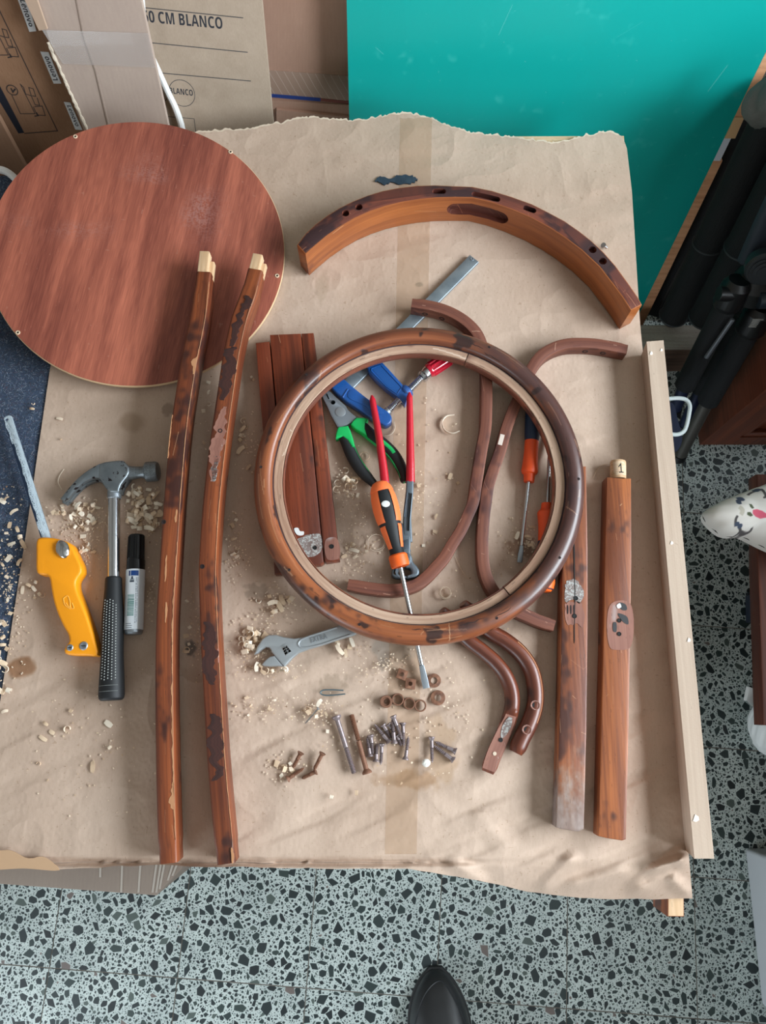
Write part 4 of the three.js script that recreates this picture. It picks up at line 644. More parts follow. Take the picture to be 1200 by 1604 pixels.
// ------------------------------------------------------------------ the chair parts
{
  // round board: a disc of veneered plywood, back edge lifted by the blanket under it
  const t = thing('round_board', 'round reddish veneered plywood board with pale rim resting on blanket and paper', 'board');
  const ax = 0.0412, az = 0.0886, th = 0.0055, R = 0.209;                      // leans: far and outer side lifted by the blanket
  const mid = spot(216, 389.6, Y0 + 0.0068 + R * Math.hypot(Math.sin(ax), Math.sin(az)));
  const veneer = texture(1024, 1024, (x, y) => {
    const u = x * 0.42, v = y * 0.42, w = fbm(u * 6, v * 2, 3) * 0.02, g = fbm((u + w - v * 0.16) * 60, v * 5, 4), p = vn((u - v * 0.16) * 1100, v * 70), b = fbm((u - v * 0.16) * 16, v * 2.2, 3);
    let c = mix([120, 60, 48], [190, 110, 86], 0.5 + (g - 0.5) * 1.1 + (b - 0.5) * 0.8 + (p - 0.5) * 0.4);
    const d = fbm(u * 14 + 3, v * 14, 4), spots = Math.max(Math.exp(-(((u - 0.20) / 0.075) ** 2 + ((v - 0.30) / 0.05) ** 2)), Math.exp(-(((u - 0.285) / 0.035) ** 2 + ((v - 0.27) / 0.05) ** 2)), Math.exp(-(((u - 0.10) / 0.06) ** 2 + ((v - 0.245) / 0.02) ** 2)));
    c = mix(c, [176, 140, 138], sm(0.42, 0.7, d) * spots * 0.5 * sm(0.35, 0.6, vn(u * 420, v * 900) * 0.6 + vn(u * 900, v * 300) * 0.4));                 // paler greyish patches broken up by the grain
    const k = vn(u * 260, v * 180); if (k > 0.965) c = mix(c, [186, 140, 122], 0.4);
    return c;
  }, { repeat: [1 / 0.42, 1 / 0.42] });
  const body = new THREE.CylinderGeometry(R, R, th, 128, 1); const flat = new THREE.LatheGeometry([[0, 0], [R - 0.0006, 0], [R, 0.0006], [R, th - 0.0006], [R - 0.0006, th], [0, th]].map(([r, y]) => new THREE.Vector2(Math.max(r, 1e-5), y)), 128);
  const uvp = (g) => { const p = g.attributes.position, uv = new Float32Array(p.count * 2); for (let i = 0; i < p.count; i++) { uv[2 * i] = p.getX(i) + 0.21; uv[2 * i + 1] = 0.21 - p.getZ(i); } g.setAttribute('uv', new THREE.BufferAttribute(uv, 2)); return g; };
  const place = (g) => { g.rotateX(ax); g.rotateZ(-az); g.translate(mid.x, mid.y - th, mid.z); return g; };
  body.dispose();
  const core = crease(flat, 0.5); core.translate(0, -0.0006, 0);
  part(t, 'plywood_rim', place(uvp(core)), std({ color: 0xd8b890, roughness: 0.8 }), 'pale plywood edge');
  const skin = new THREE.CylinderGeometry(R - 0.0009, R - 0.0009, 0.0008, 128, 1).toNonIndexed(); skin.translate(0, th - 0.0004, 0);
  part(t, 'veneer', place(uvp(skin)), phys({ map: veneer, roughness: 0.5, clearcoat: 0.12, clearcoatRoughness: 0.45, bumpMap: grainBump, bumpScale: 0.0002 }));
  const n = V(0, 1, 0).applyAxisAngle(V(1, 0, 0), ax).applyAxisAngle(V(0, 0, 1), -az), c0 = mid.clone();
  for (const [x, y] of [[118, 214], [361, 238], [434, 432], [28, 521]]) {
    const c = onPlane(x, y, c0, n), s = part(t, 'screw_hole', lathe(c.clone().addScaledVector(n, -0.0004), c.clone().addScaledVector(n, 0.0012), [[0, 0], [0, 0.0034], [0.8, 0.003], [1, 0.0022], [0.5, 0.0012], [0.5, 0]], 14), std({ color: 0xd9bfa2, roughness: 0.9 }), 'splintered pale screw hole');
    part(s, 'bore', rod(c.clone().addScaledVector(n, 0.0003), c.clone().addScaledVector(n, 0.0009), 0.0012, 10, 0.0001), M.dark);
  }
  settle(t);
}
function bentLeg(label, ctr, wTop, H, tenon, marks, k) {                      // rear chair leg: centre line of its upper face, rising onto the board
  const y0 = ctr[0][1], y1 = ctr[ctr.length - 1][1], lift = (y) => 0.0005 + 0.025 * Math.max(0, (y1 - y) / (y1 - y0));
  const path = curve(ctr.map(([x, y]) => top(x, y, H + lift(y)).add(V(0, -H / 2, 0))), 90);
  const t = thing('rear_chair_leg', label, 'chair leg');
  const prof = (s) => { const w = wTop * (s < 0.04 ? 0.92 : 1) * (s > 0.97 ? 0.94 : 1), h = H * (s < 0.1 ? 0.8 + 2 * s : 1) * (s > 0.975 ? 0.93 : 1); return rr(w, h, 0.003).map(([a, b]) => [a, b]); };
  part(t, 'shaft', sweep(path, prof, { u0: k * 0.37 }), M.leg);
  const A = path[0], d = path[1].clone().sub(path[3]).normalize();
  const tn = part(t, 'tenon', sweep([A.clone().addScaledVector(d, -0.004), A.clone().addScaledVector(d, tenon)], rr(wTop * 0.62, H * 0.5, 0.0015).map(([a, b]) => [a - wTop * 0.1, b + H * 0.12])), M.raw, 'bare pale tenon');
  part(tn, 'shoulder', sweep([A.clone().addScaledVector(d, -0.004), A.clone().addScaledVector(d, tenon * 0.7)], rr(wTop * 0.8, H * 0.34, 0.0015).map(([a, b]) => [a + wTop * 0.06, b - H * 0.1])), M.raw);
  const T = (s) => { const i = Math.min(89, Math.floor(s * 90)), p = path[i], q = path[i + 1]; return [p, q.clone().sub(p).normalize()]; };
  for (const [s, e, side, len, mat, name, lab] of marks) {                     // bare streaks along the upper arris, worn patches, holes
    const i0 = Math.round(s * 90), i1 = Math.round((s + len) * 90), seg = path.slice(i0, i1 + 1); if (seg.length < 2) continue;
    const fine = curve(seg, Math.max(10, Math.round(len * 330)));
    part(t, name, sweep(fine, (q, i) => { const f = 0.15 + 0.85 * Math.pow(Math.sin(Math.PI * Math.min(1, Math.max(0, q * 0.96 + 0.02))), 0.5), n1 = 0.35 + 1.1 * fbm(i / 2.2, s * 90, 2), n2 = (fbm(i / 3, s * 50 + 7, 2) - 0.5) * e * 0.7, lim = wTop / 2 - 0.0006, x0 = Math.max(-lim, -side * wTop + n2 - e * f * n1 / 2), x1 = Math.min(lim, Math.max(x0 + 0.0003, -side * wTop + n2 + e * f * n1 / 2)); return rr(x1 - x0, 0.0007, 0.0001, 1).map(([a, b]) => [a + (x0 + x1) / 2, b + H / 2]); }, { a: 0.3 }), mat, lab);
  }
  settle(t); return { t, T, path };
}
const bare = std({ map: wood(41, { light: [208, 154, 110], dark: [156, 98, 66], scratch: 80 }), roughness: 0.85 });
const worn = std({ map: wood(42, { light: [160, 112, 96], dark: [122, 78, 66], wear: [170, 160, 160], wearAt: 0.6, scratch: 160, scratchColor: [200, 184, 178] }), roughness: 0.7 });
const glue = std({ map: texture(512, 512, (x, y) => { const n = fbm(x * 14, y * 14, 4), m = fbm(x * 40, y * 40, 3); return m > 0.58 ? mix([160, 158, 154], [186, 186, 182], n) : mix([112, 92, 86], [150, 142, 138], n * 1.3 - 0.1); }, { repeat: [14, 14] }), roughness: 0.75, bumpMap: roughBump, bumpScale: 0.0008 });
const soot = std({ map: wood(43, { light: [72, 40, 34], dark: [38, 24, 24], scratch: 30 }), roughness: 0.55 });
{
  const legA = bentLeg('long bent chair leg with bare arris lying nearest the hammer', [[318, 423], [309, 500], [297, 560], [290, 600], [281, 660], [275.5, 713], [270, 780], [266, 838], [262.5, 892], [258.5, 960], [257, 1022], [257, 1100], [258, 1184], [260, 1270], [263, 1352]], 0.0225, 0.034, 0.032,
    [[0.02, 0.0012, 0.46, 0.16, bare, 'bare_arris'], [0.165, 0.007, 0.40, 0.035, bare, 'chipped_arris', 'pale splinter in the finish'], [0.2, 0.0012, 0.46, 0.3, bare, 'bare_arris'], [0.5, 0.0024, 0.46, 0.2, bare, 'bare_arris'], [0.7, 0.003, 0.46, 0.27, bare, 'bare_arris'], [0.875, 0.009, 0.42, 0.05, bare, 'chipped_arris', 'bare wood near the foot'],
      [0.28, 0.0028, -0.46, 0.07, bare, 'bare_edge'], [0.52, 0.002, -0.1, 0.045, bare, 'scrape'], [0.6, 0.0024, 0.05, 0.03, bare, 'scrape'], [0.44, 0.0026, 0.3, 0.03, bare, 'scrape']], 0);
  const legB = bentLeg('long bent chair leg with black worn patch near its tenon lying next to the ring', [[399, 419], [389, 457], [375.5, 495], [368, 525], [361.5, 557], [354, 607], [343, 682], [337, 730], [332, 775], [328, 825], [325.5, 869], [324.5, 892], [326, 950], [329, 1022], [333.5, 1100], [338.5, 1184], [344, 1250], [350, 1314], [353.5, 1353]], 0.0225, 0.034, 0.024,
    [[0.05, 0.013, 0.06, 0.035, soot, 'burnt_patch'], [0.085, 0.012, -0.02, 0.07, soot, 'burnt_patch'], [0.16, 0.019, 0.0, 0.1, soot, 'burnt_patch', 'black worn patch'], [0.27, 0.016, 0.02, 0.13, worn, 'worn_patch', 'dull patch where a joint was glued'], [0.36, 0.008, -0.02, 0.035, glue, 'glue_trace'], [0.03, 0.0008, 0.46, 0.65, bare, 'bare_arris'], [0.7, 0.0012, 0.46, 0.28, bare, 'bare_arris'], [0.63, 0.019, 0, 0.1, soot, 'dark_patch'], [0.78, 0.018, -0.02, 0.1, soot, 'dark_patch'], [0.975, 0.004, 0.4, 0.022, bare, 'bare_edge']], 1);
  for (const [leg, s, dx] of [[legB, 0.312, 0.001], [legA, 0.47, -0.0088], [legB, 0.545, -0.006]]) { const [p, d] = leg.T(s), c = p.clone().add(V(dx, 0.0171, 0)).sub(leg.t.position); part(leg.t, 'screw_hole', lathe(c, c.clone().add(V(0, 0.0007, 0)), [[0, 0], [0, 0.003], [1, 0.0028], [1, 0.0019], [0.3, 0.0018], [0.3, 0]], 14), M.darkSlot); }
}
{
  // curved crest rail standing on its edge
  const t = thing('curved_rail', 'curved wooden chair rail with mortises in its edge standing on the upper paper', 'chair rail');
  const Hh = 0.055, oc = [[52, 255], [80, 218], [110, 190], [150, 160], [190, 135], [235, 113], [280, 95], [330, 80], [380, 70], [440, 63], [500, 61], [560, 64], [620, 72], [680, 86], [740, 105], [800, 129], [860, 160], [910, 190], [960, 225], [1008, 265], [1050, 305], [1088, 345], [1120, 385], [1148, 422], [1170, 455]];
  const ic = [[1137, 472], [1115, 442], [1090, 412], [1062, 378], [1030, 342], [992, 303], [950, 266], [912, 234], [870, 206], [826, 179], [780, 156], [730, 136], [680, 121], [620, 109], [560, 103], [505, 104], [450, 109], [395, 118], [340, 131], [290, 148], [240, 170], [195, 196], [150, 227], [114, 257], [80, 287]];
  const C = (l, h = Hh) => crop(440, 260, 2.069, l, h);
  const outer = [...C(oc.filter(([x]) => x < 600)), ...px([[740, 292], [770.3, 298.2], [800.7, 307.5], [833.3, 319.2], [856.7, 330.9], [884.7, 345.8], [908, 362.1], [926.7, 376.8], [945.3, 394.3], [964, 415.3], [982.7, 441], [999, 464.3], [1006, 477.2]], Hh)];
  const inner = [...px([[988.5, 486.5], [975, 466], [961.7, 448], [938.3, 417.7], [910.3, 391.5], [884.7, 372.2], [861.3, 357], [833.3, 341.8], [800.7, 327.8], [770.3, 317.3], [740, 310]], Hh), ...C(ic.filter(([x]) => x < 590))], cp = (x, y) => C([[x, y]])[0];
  const dp = (x, y) => top(x, y, Hh);
  const holes = [circle(cp(210, 153), 0.0052), circle(cp(253, 133), 0.0052), slot(cp(500, 82), cp(526, 82), 0.0042), slot(cp(628, 91), cp(702, 108), 0.0042), slot(dp(823.5, 325.5), dp(836, 330), 0.0040), circle(dp(928.5, 391), 0.0055), circle(dp(944.5, 409), 0.0055)];
  let g = plate([...outer, ...inner], Y0 + 0.0004, Y0 + Hh, { bevel: 0.0015, seg: 2 });
  // uv along the bend
  const p = g.attributes.position, uv = new Float32Array(p.count * 2), ctr = (() => { const a = outer[0], b = outer[12], c = outer[outer.length - 1]; const f = (A, B) => [(B.x ** 2 + B.z ** 2 - A.x ** 2 - A.z ** 2) / 2, B.x - A.x, B.z - A.z], [k1, a1, b1] = f(a, b), [k2, a2, b2] = f(b, c), D = a1 * b2 - a2 * b1; return V((k1 * b2 - k2 * b1) / D, 0, (a1 * k2 - a2 * k1) / D); })();
  for (let i = 0; i < p.count; i++) { const x = p.getX(i) - ctr.x, z = p.getZ(i) - ctr.z; uv[2 * i] = (Math.atan2(x, -z) + 1.5) * 0.33; uv[2 * i + 1] = Math.hypot(x, z) + p.getY(i); }
  g.setAttribute('uv', new THREE.BufferAttribute(uv, 2));
  // grip slot carved into the inner face
  const inside = curve([[543, 103], [575, 104], [620, 109], [665, 117], [710, 129], [745, 141]].map(([x, y]) => cp(x, y)), 40), hh = Y0 + 0.0295;
  const gp = [0, 0.012, 0.03, 0.055, 0.085, 0.2, 0.35, 0.5, 0.65, 0.8, 0.915, 0.945, 0.97, 0.988, 1].map((s) => { const q = inside[Math.round(s * 40)] ?? inside[40], q1 = inside[Math.min(40, Math.floor(s * 40))], q2 = inside[Math.min(40, Math.floor(s * 40) + 1)]; return V(0, hh, 0).add(q1.clone().lerp(q2, s * 40 - Math.floor(s * 40)).setY(0)); });
  const cut = sweep(gp, (s, i) => { const e = Math.min(gp[0].distanceTo(gp[i]), gp[14].distanceTo(gp[i])), f = Math.sqrt(Math.max(0.02, 1 - (Math.max(0, 0.0128 - e) / 0.0128) ** 2)), y = 0.0128 * f; return [[0.0085, -y], [0.0085, y], [-0.0085, y], [-0.0085, -y]]; }, { a: 0.9 });
  const many = new Evaluator(); many.useGroups = true; many.attributes = ['position', 'normal', 'uv'];
  const A0 = new Brush(g, [M.arcTop, M.arcFace]), B0 = new Brush(cut, M.arcTop); A0.updateMatrixWorld(); B0.updateMatrixWorld();
  let carved = many.evaluate(A0, B0, SUBTRACTION);
  for (const h of holes) { const k = new Brush(plate(h, Y0 + Hh - 0.0095, Y0 + Hh + 0.003, { bevel: 0 }), M.arcTop); k.geometry.clearGroups(); k.updateMatrixWorld(); carved.updateMatrixWorld(); carved = many.evaluate(carved, k, SUBTRACTION); } part(t, 'rail_body', carved.geometry, carved.material);
  settle(t);
  const s = thing('wood_screw', 'small bright screw lying behind the end of the curved rail', 'screw');
  const A = top(950, 388, 0.0022), B = A.clone().add(V(-0.006, 0.008, 0.002)); part(s, 'shank', lathe(A, B, Array.from({ length: 15 }, (_, i) => [i / 14, i === 0 || i === 14 ? 0 : i % 2 ? 0.0021 : 0.0014]), 12), M.chrome);
  part(s, 'head', lathe(B, B.clone().add(V(-0.0018, 0.0022, 0.0005)), [[0, 0], [0, 0.0018], [0.7, 0.004], [1, 0.0038], [1, 0]], 14), M.chrome); settle(s);
}
const RINGZ = { bottom: 0.029 };
{
  const t = thing('seat_ring', 'round wooden chair seat ring with a raw inner ledge lying over the tools', 'seat frame');
  const h = RINGZ.bottom, l = top(398, 760, h + 0.012), r = top(915, 760, h + 0.012), tp = top(656, 512, h + 0.02), bt = top(656, 1010, h + 0.006), R = (r.x - l.x) / 2, c = V((l.x + r.x) / 2, Y0 + h, (tp.z + bt.z) / 2);
  const bead = [[0.0005, 0], [0, 0.004], [-0.0006, 0.010], [0.0002, 0.0155], [0.0026, 0.0205], [0.0066, 0.0238], [0.0118, 0.0254], [0.0168, 0.0252], [0.021, 0.0236], [0.0236, 0.021], [0.0243, 0.018], [0.0243, 0.0005]];
  const ledge = [[0.0256, 0.004], [0.0256, 0.0146], [0.0266, 0.0154], [0.0335, 0.0148], [0.0368, 0.0142], [0.0374, 0.012], [0.0374, 0.004]], wallp = [[0.0376, 0], [0.0376, 0.0122], [0.0386, 0.0126], [0.0394, 0.0112], [0.0394, 0.001], [0.0388, 0]];
  const ringGeo = (prof, a0, a1, cap, wob) => { const N = Math.round(180 * (a1 - a0) / 6.2832), closed = !cap, path = []; for (let i = 0; i < N + (cap ? 1 : 0); i++) { const a = a0 + (a1 - a0) * i / N; path.push(V(c.x + R * Math.cos(a), c.y, c.z + R * Math.sin(a))); }
    return sweep(path, (s, i) => prof.map(([d, y], k) => { const f = wob ? wob * (fbm(i / 3.1, k * 2.3, 3) - 0.5) : 0; return [-d + f * (y > 0.002 ? 1 : 0), y + f * 0.5 * (y > 0.006 ? 1 : 0)]; }), { closed, cap, a: 0.7 }); };
  const flip = (p) => p.map(([d, y]) => [-d, y]).reverse();
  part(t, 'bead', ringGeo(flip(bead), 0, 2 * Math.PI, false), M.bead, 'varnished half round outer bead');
  const gap = 0.012, joints = [5.08, 0.94];                                    // butt joints of the ledge, upper right and lower right
  part(t, 'ledge', ringGeo(flip(ledge), joints[0] + gap, joints[1] + 2 * Math.PI - gap * 0.6, true, 0.0008), M.rebate, 'rough raw wood inner ledge');
  part(t, 'ledge', ringGeo(flip(ledge).map(([d, y]) => [d * 0.985, y * 0.97]), joints[1] + gap * 0.6, joints[0], true, 0.0008), M.rebate, 'rough raw wood inner ledge');
  part(t, 'inner_wall', ringGeo(flip(wallp), joints[0] + gap, joints[1] + 2 * Math.PI - gap * 0.6, true, 0.0005), M.rebateSide, 'reddish brown inner wall');
  part(t, 'inner_wall', ringGeo(flip(wallp).map(([d, y]) => [d * 0.985, y]), joints[1] + gap * 0.6, joints[0], true, 0.0005), M.rebateSide, 'reddish brown inner wall');
  part(t, 'groove', ringGeo(flip([[0.0244, 0.004], [0.0244, 0.0152], [0.0255, 0.0144], [0.0255, 0.004]]), 0, 2 * Math.PI, false), std({ color: 0x33232a, roughness: 0.8 }), 'dark groove between bead and ledge');
  for (const a of [0.02, 0.55, 1.1, 1.95, 2.5, 3.2, 3.9, 5.2]) { const q = V(c.x + (R - 0.010) * Math.cos(a), c.y + 0.0249, c.z + (R - 0.010) * Math.sin(a)); part(t, 'nail_hole', lathe(q, q.clone().add(V(0, 0.0006, 0)), [[0, 0], [0, 0.0019], [1, 0.0017], [1, 0.0009], [0.4, 0]], 10), M.darkSlot); }
  for (const [a, len, dd] of [[1.25, 0.16, 0.017], [1.05, 0.12, 0.012], [5.12, 0.1, 0.016], [5.25, 0.13, 0.02], [1.6, 0.06, 0.018]]) {   // open cracks
    const path = []; for (let i = 0; i <= 14; i++) { const q = a + len * (i / 14 - 0.5), rr_ = R - dd - 0.0022 * (vn(i * 0.35, a * 9) - 0.5); path.push(V(c.x + rr_ * Math.cos(q), c.y + 0.0249 - Math.max(0, dd - 0.0165) * 0.35, c.z + rr_ * Math.sin(q))); }
    part(t, 'crack', sweep(path, (s) => rr(0.0009 * Math.sin(Math.PI * (s * 0.9 + 0.05)) + 0.0001, 0.0012, 0.00004, 1)), M.darkSlot);
  }
  settle(t);
}
function strap(label, pts, w, H, lift, holes, end) {                         // bent arm strap
  const t = thing('bent_strap', label, 'chair arm');
  const path = curve(pts.map(([x, y], i) => top(x, y, H + lift(i / (pts.length - 1))).add(V(0, -H / 2, 0))), 110);
  part(t, 'strap_body', sweep(path, (s) => { const e = Math.min(s, 1 - s); return rr(w * (e < 0.012 ? 0.92 : 1), H, 0.0013, 2); }, { a: 0.45 }), M.bent);
  for (const [i, side, y] of holes) { const p = path[i], d = path[i + 1].clone().sub(p).normalize(), sd = d.clone().cross(V(0, 1, 0)).normalize().multiplyScalar(side), c = p.clone().addScaledVector(sd, w / 2 - 0.0002).add(V(0, y, 0)); part(t, 'screw_hole', lathe(c, c.clone().addScaledVector(sd, 0.0007), [[0, 0], [0, 0.0042], [1, 0.0038], [1, 0.0026], [0.2, 0.0024], [0.2, 0]], 16), M.darkSlot); }
  end?.(t, path); settle(t); return t;
}
{
  strap('bent wooden arm strap whose upper end crosses the steel bar of the clamp', [[645, 474], [668, 477], [690, 482], [712, 491], [733, 505], [748, 522], [757, 545], [762, 575], [762.8, 600], [762.6, 634], [761, 670], [754.5, 706], [746.5, 756], [742, 785], [733, 807], [722, 831], [708, 853], [697, 872], [684, 887], [670, 902], [655, 914], [634, 921.5], [612, 924], [580, 921], [545, 915]], 0.0155, 0.0215, (s) => 0.0072 * (1 - sm(0.02, 0.42, s)) + 0.0004, [[4, 1, -0.002], [9, 1, -0.003], [58, -1, 0.004]]);
  strap('bent wooden arm strap with two screw holes at its end beyond the ring', [[983, 547], [960, 542], [935, 538], [910, 536.5], [886, 538], [865, 545], [848, 556], [835, 573], [826, 593], [807.5, 634], [794, 670], [784.5, 704], [774.5, 732], [765, 762], [761, 790], [758, 815], [756, 853], [758.5, 888], [765, 910], [776, 929], [790, 944], [806, 955], [825, 963.5], [846, 972.5], [869, 980]], 0.0155, 0.0215, () => 0.0004, [[6, -1, 0], [11, -1, -0.001]],
    (t, path) => { const s = path.slice(50, 54); part(t, 'chip', sweep(s, rr(0.006, 0.0008, 0.0002, 1).map(([a, b]) => [a + 0.003, b + 0.0108])), std({ color: 0xd9c9bd, roughness: 0.9 }), 'pale chipped spot'); });
}
{
  // short rounded brackets below the ring
  const mk = (label, pts, r, cutFrom, extras) => {
    const t = thing('bent_bracket', label, 'chair bracket'), path = curve(pts.map(([x, y, h]) => top(x, y, r + (h ?? r + 0.0004)).add(V(0, -r, 0))), 80);
    part(t, 'bracket_body', sweep(path, (s) => { const cut = r * (1 - 0.95 * sm(cutFrom, cutFrom + 0.12, s)), tip = s < 0.05 ? 0.55 + 9 * s : s > 0.97 ? 1 - (s - 0.97) * 8 : 1; return oval(r * tip, r * tip, 22).map(([a, b]) => [a, Math.min(b, cut * tip)]); }, { a: 0.55 }), M.bracket);
    extras(t, path, r); settle(t); return t;
  };
  mk('short bent wooden bracket with a pale glued face and two small holes', [[694, 954, 0.020], [702, 964, 0.0155], [715, 982], [738, 1004], [757, 1018.6], [777, 1036], [792, 1055], [802, 1078], [804.5, 1102], [799, 1128], [787.5, 1156], [774, 1187], [765.5, 1211]], 0.0096, 0.64, (t, path, r) => {
    const seg = path.slice(55, 80); const fc = part(t, 'glued_face', sweep(seg, (s) => rr(2 * r * (0.5 + 0.46 * Math.sin(Math.PI * Math.min(1, s * 0.62 + 0.12))), 0.0007, 0.0002, 1).map(([a, b]) => [a, b + r * 0.06 + r * 0.55 * (1 - sm(0, 0.25, s))])), worn, 'pale worn glue face');
    const gl = path.slice(56, 66); part(t, 'glue_trace', sweep(gl, (s) => rr(0.010 * Math.sin(Math.PI * (0.15 + 0.75 * s)), 0.0006, 0.0002, 1).map(([a, b]) => [a, b + r * 0.12 + r * 0.52 * (1 - sm(0, 0.55, s))])), glue);
    for (const [i, m, rad] of [[66, M.dark, 0.0027], [72, std({ color: 0xd8c4ae, roughness: 0.9 }), 0.0024]]) { const c = path[i].clone().add(V(0, r * 0.06 + 0.0005, 0)); part(fc, 'screw_hole', rod(c, c.clone().add(V(0, 0.0006, 0)), rad, 14, 0.0001), m); }
  });
  mk('short bent wooden bracket with two countersunk holes beside the narrow boards', [[727, 943, 0.021], [735, 954, 0.0165], [748, 970], [772, 989.6], [795, 1003.5], [817, 1022], [833, 1046], [840.5, 1075], [840.5, 1104], [832, 1132.6], [820, 1157], [810, 1180]], 0.0106, 9, (t, path, r) => {
    for (const i of [58, 69]) { const p = path[i], c = p.clone().add(V(-0.0015, r * 0.985, 0)); const k = part(t, 'countersink', lathe(c.clone().add(V(0, -0.0014, 0)), c.clone().add(V(0, 0.0006, 0)), [[0, 0.004], [0.4, 0.0062], [1, 0.0057], [1, 0.005], [0.2, 0.0034], [0.1, 0.003]], 20), worn, 'worn rim of the countersunk hole'); part(k, 'bore', rod(c.clone().add(V(0, -0.0012, 0)), c.clone().add(V(0, -0.0002, 0)), 0.0036, 16, 0.0002), M.dark); }
    part(t, 'ridge', sweep(path.slice(30, 66), oval(0.0006, 0.0005, 6).map(([a, b]) => [a - 0.0072, b + 0.0077])), bare, 'pale ridge');  // pale line laid along the bracket ridge
  });
}
function plank(name, label, group, outline, H, grain, extras, mat = M.stack, opt = {}) {
  const t = thing(name, label, 'wooden board', group), pts = px(outline, H);
  part(t, 'board_body', plate(pts, Y0 + 0.0004, Y0 + H, { bevel: 0.0016, grain: grain ?? pts[pts.length - 1].clone().sub(pts[0]), seg: 2, ...opt }), mat);
  if (opt.shift) { const u = t.children[0].geometry.attributes.uv; for (let i = 0; i < u.count; i++) u.setXY(i, u.getX(i) + opt.shift, u.getY(i) + (opt.across ?? 0)); }
  extras?.(t, H); settle(t); return t;
}
const blotch = (t, name, list, H, mat, lab, thick = 0.0005) => part(t, name, plate(ragged(px(list, H), lab), Y0 + H - 0.0002, Y0 + H + thick, { bevel: 0, grain: V(0, 0, 1) }), mat, lab);
function ragged(l, lab) { const c = curve(l, 72, true).slice(0, -1), m = V(0, 0, 0); c.forEach((p) => m.addScaledVector(p, 1 / c.length)); const fine = /stroke|split|mark|fleck|flake|square|end/.test(lab ?? ''); return c.map((p, i) => { const d = p.clone().sub(m), q = fine ? 1 : 0.95 + 0.16 * (vn(i * 0.4, m.x * 90) - 0.5) + 0.05 * (vn(i * 1.5, m.z * 90) - 0.5); return m.clone().addScaledVector(d, q); }); }
const dot = (t, x, y, H, r = 0.0026, mat = M.dark, name = 'screw_hole') => { const c = top(x, y, H); c.y = Y0 + H; part(t, name, lathe(c.clone().add(V(0, 0.0002, 0)), c.clone().add(V(0, 0.0009, 0)), [[0, 0], [0, r * 1.25], [1, r * 1.1], [1, r], [0.3, r * 0.95], [0.3, 0]], 14), mat); };
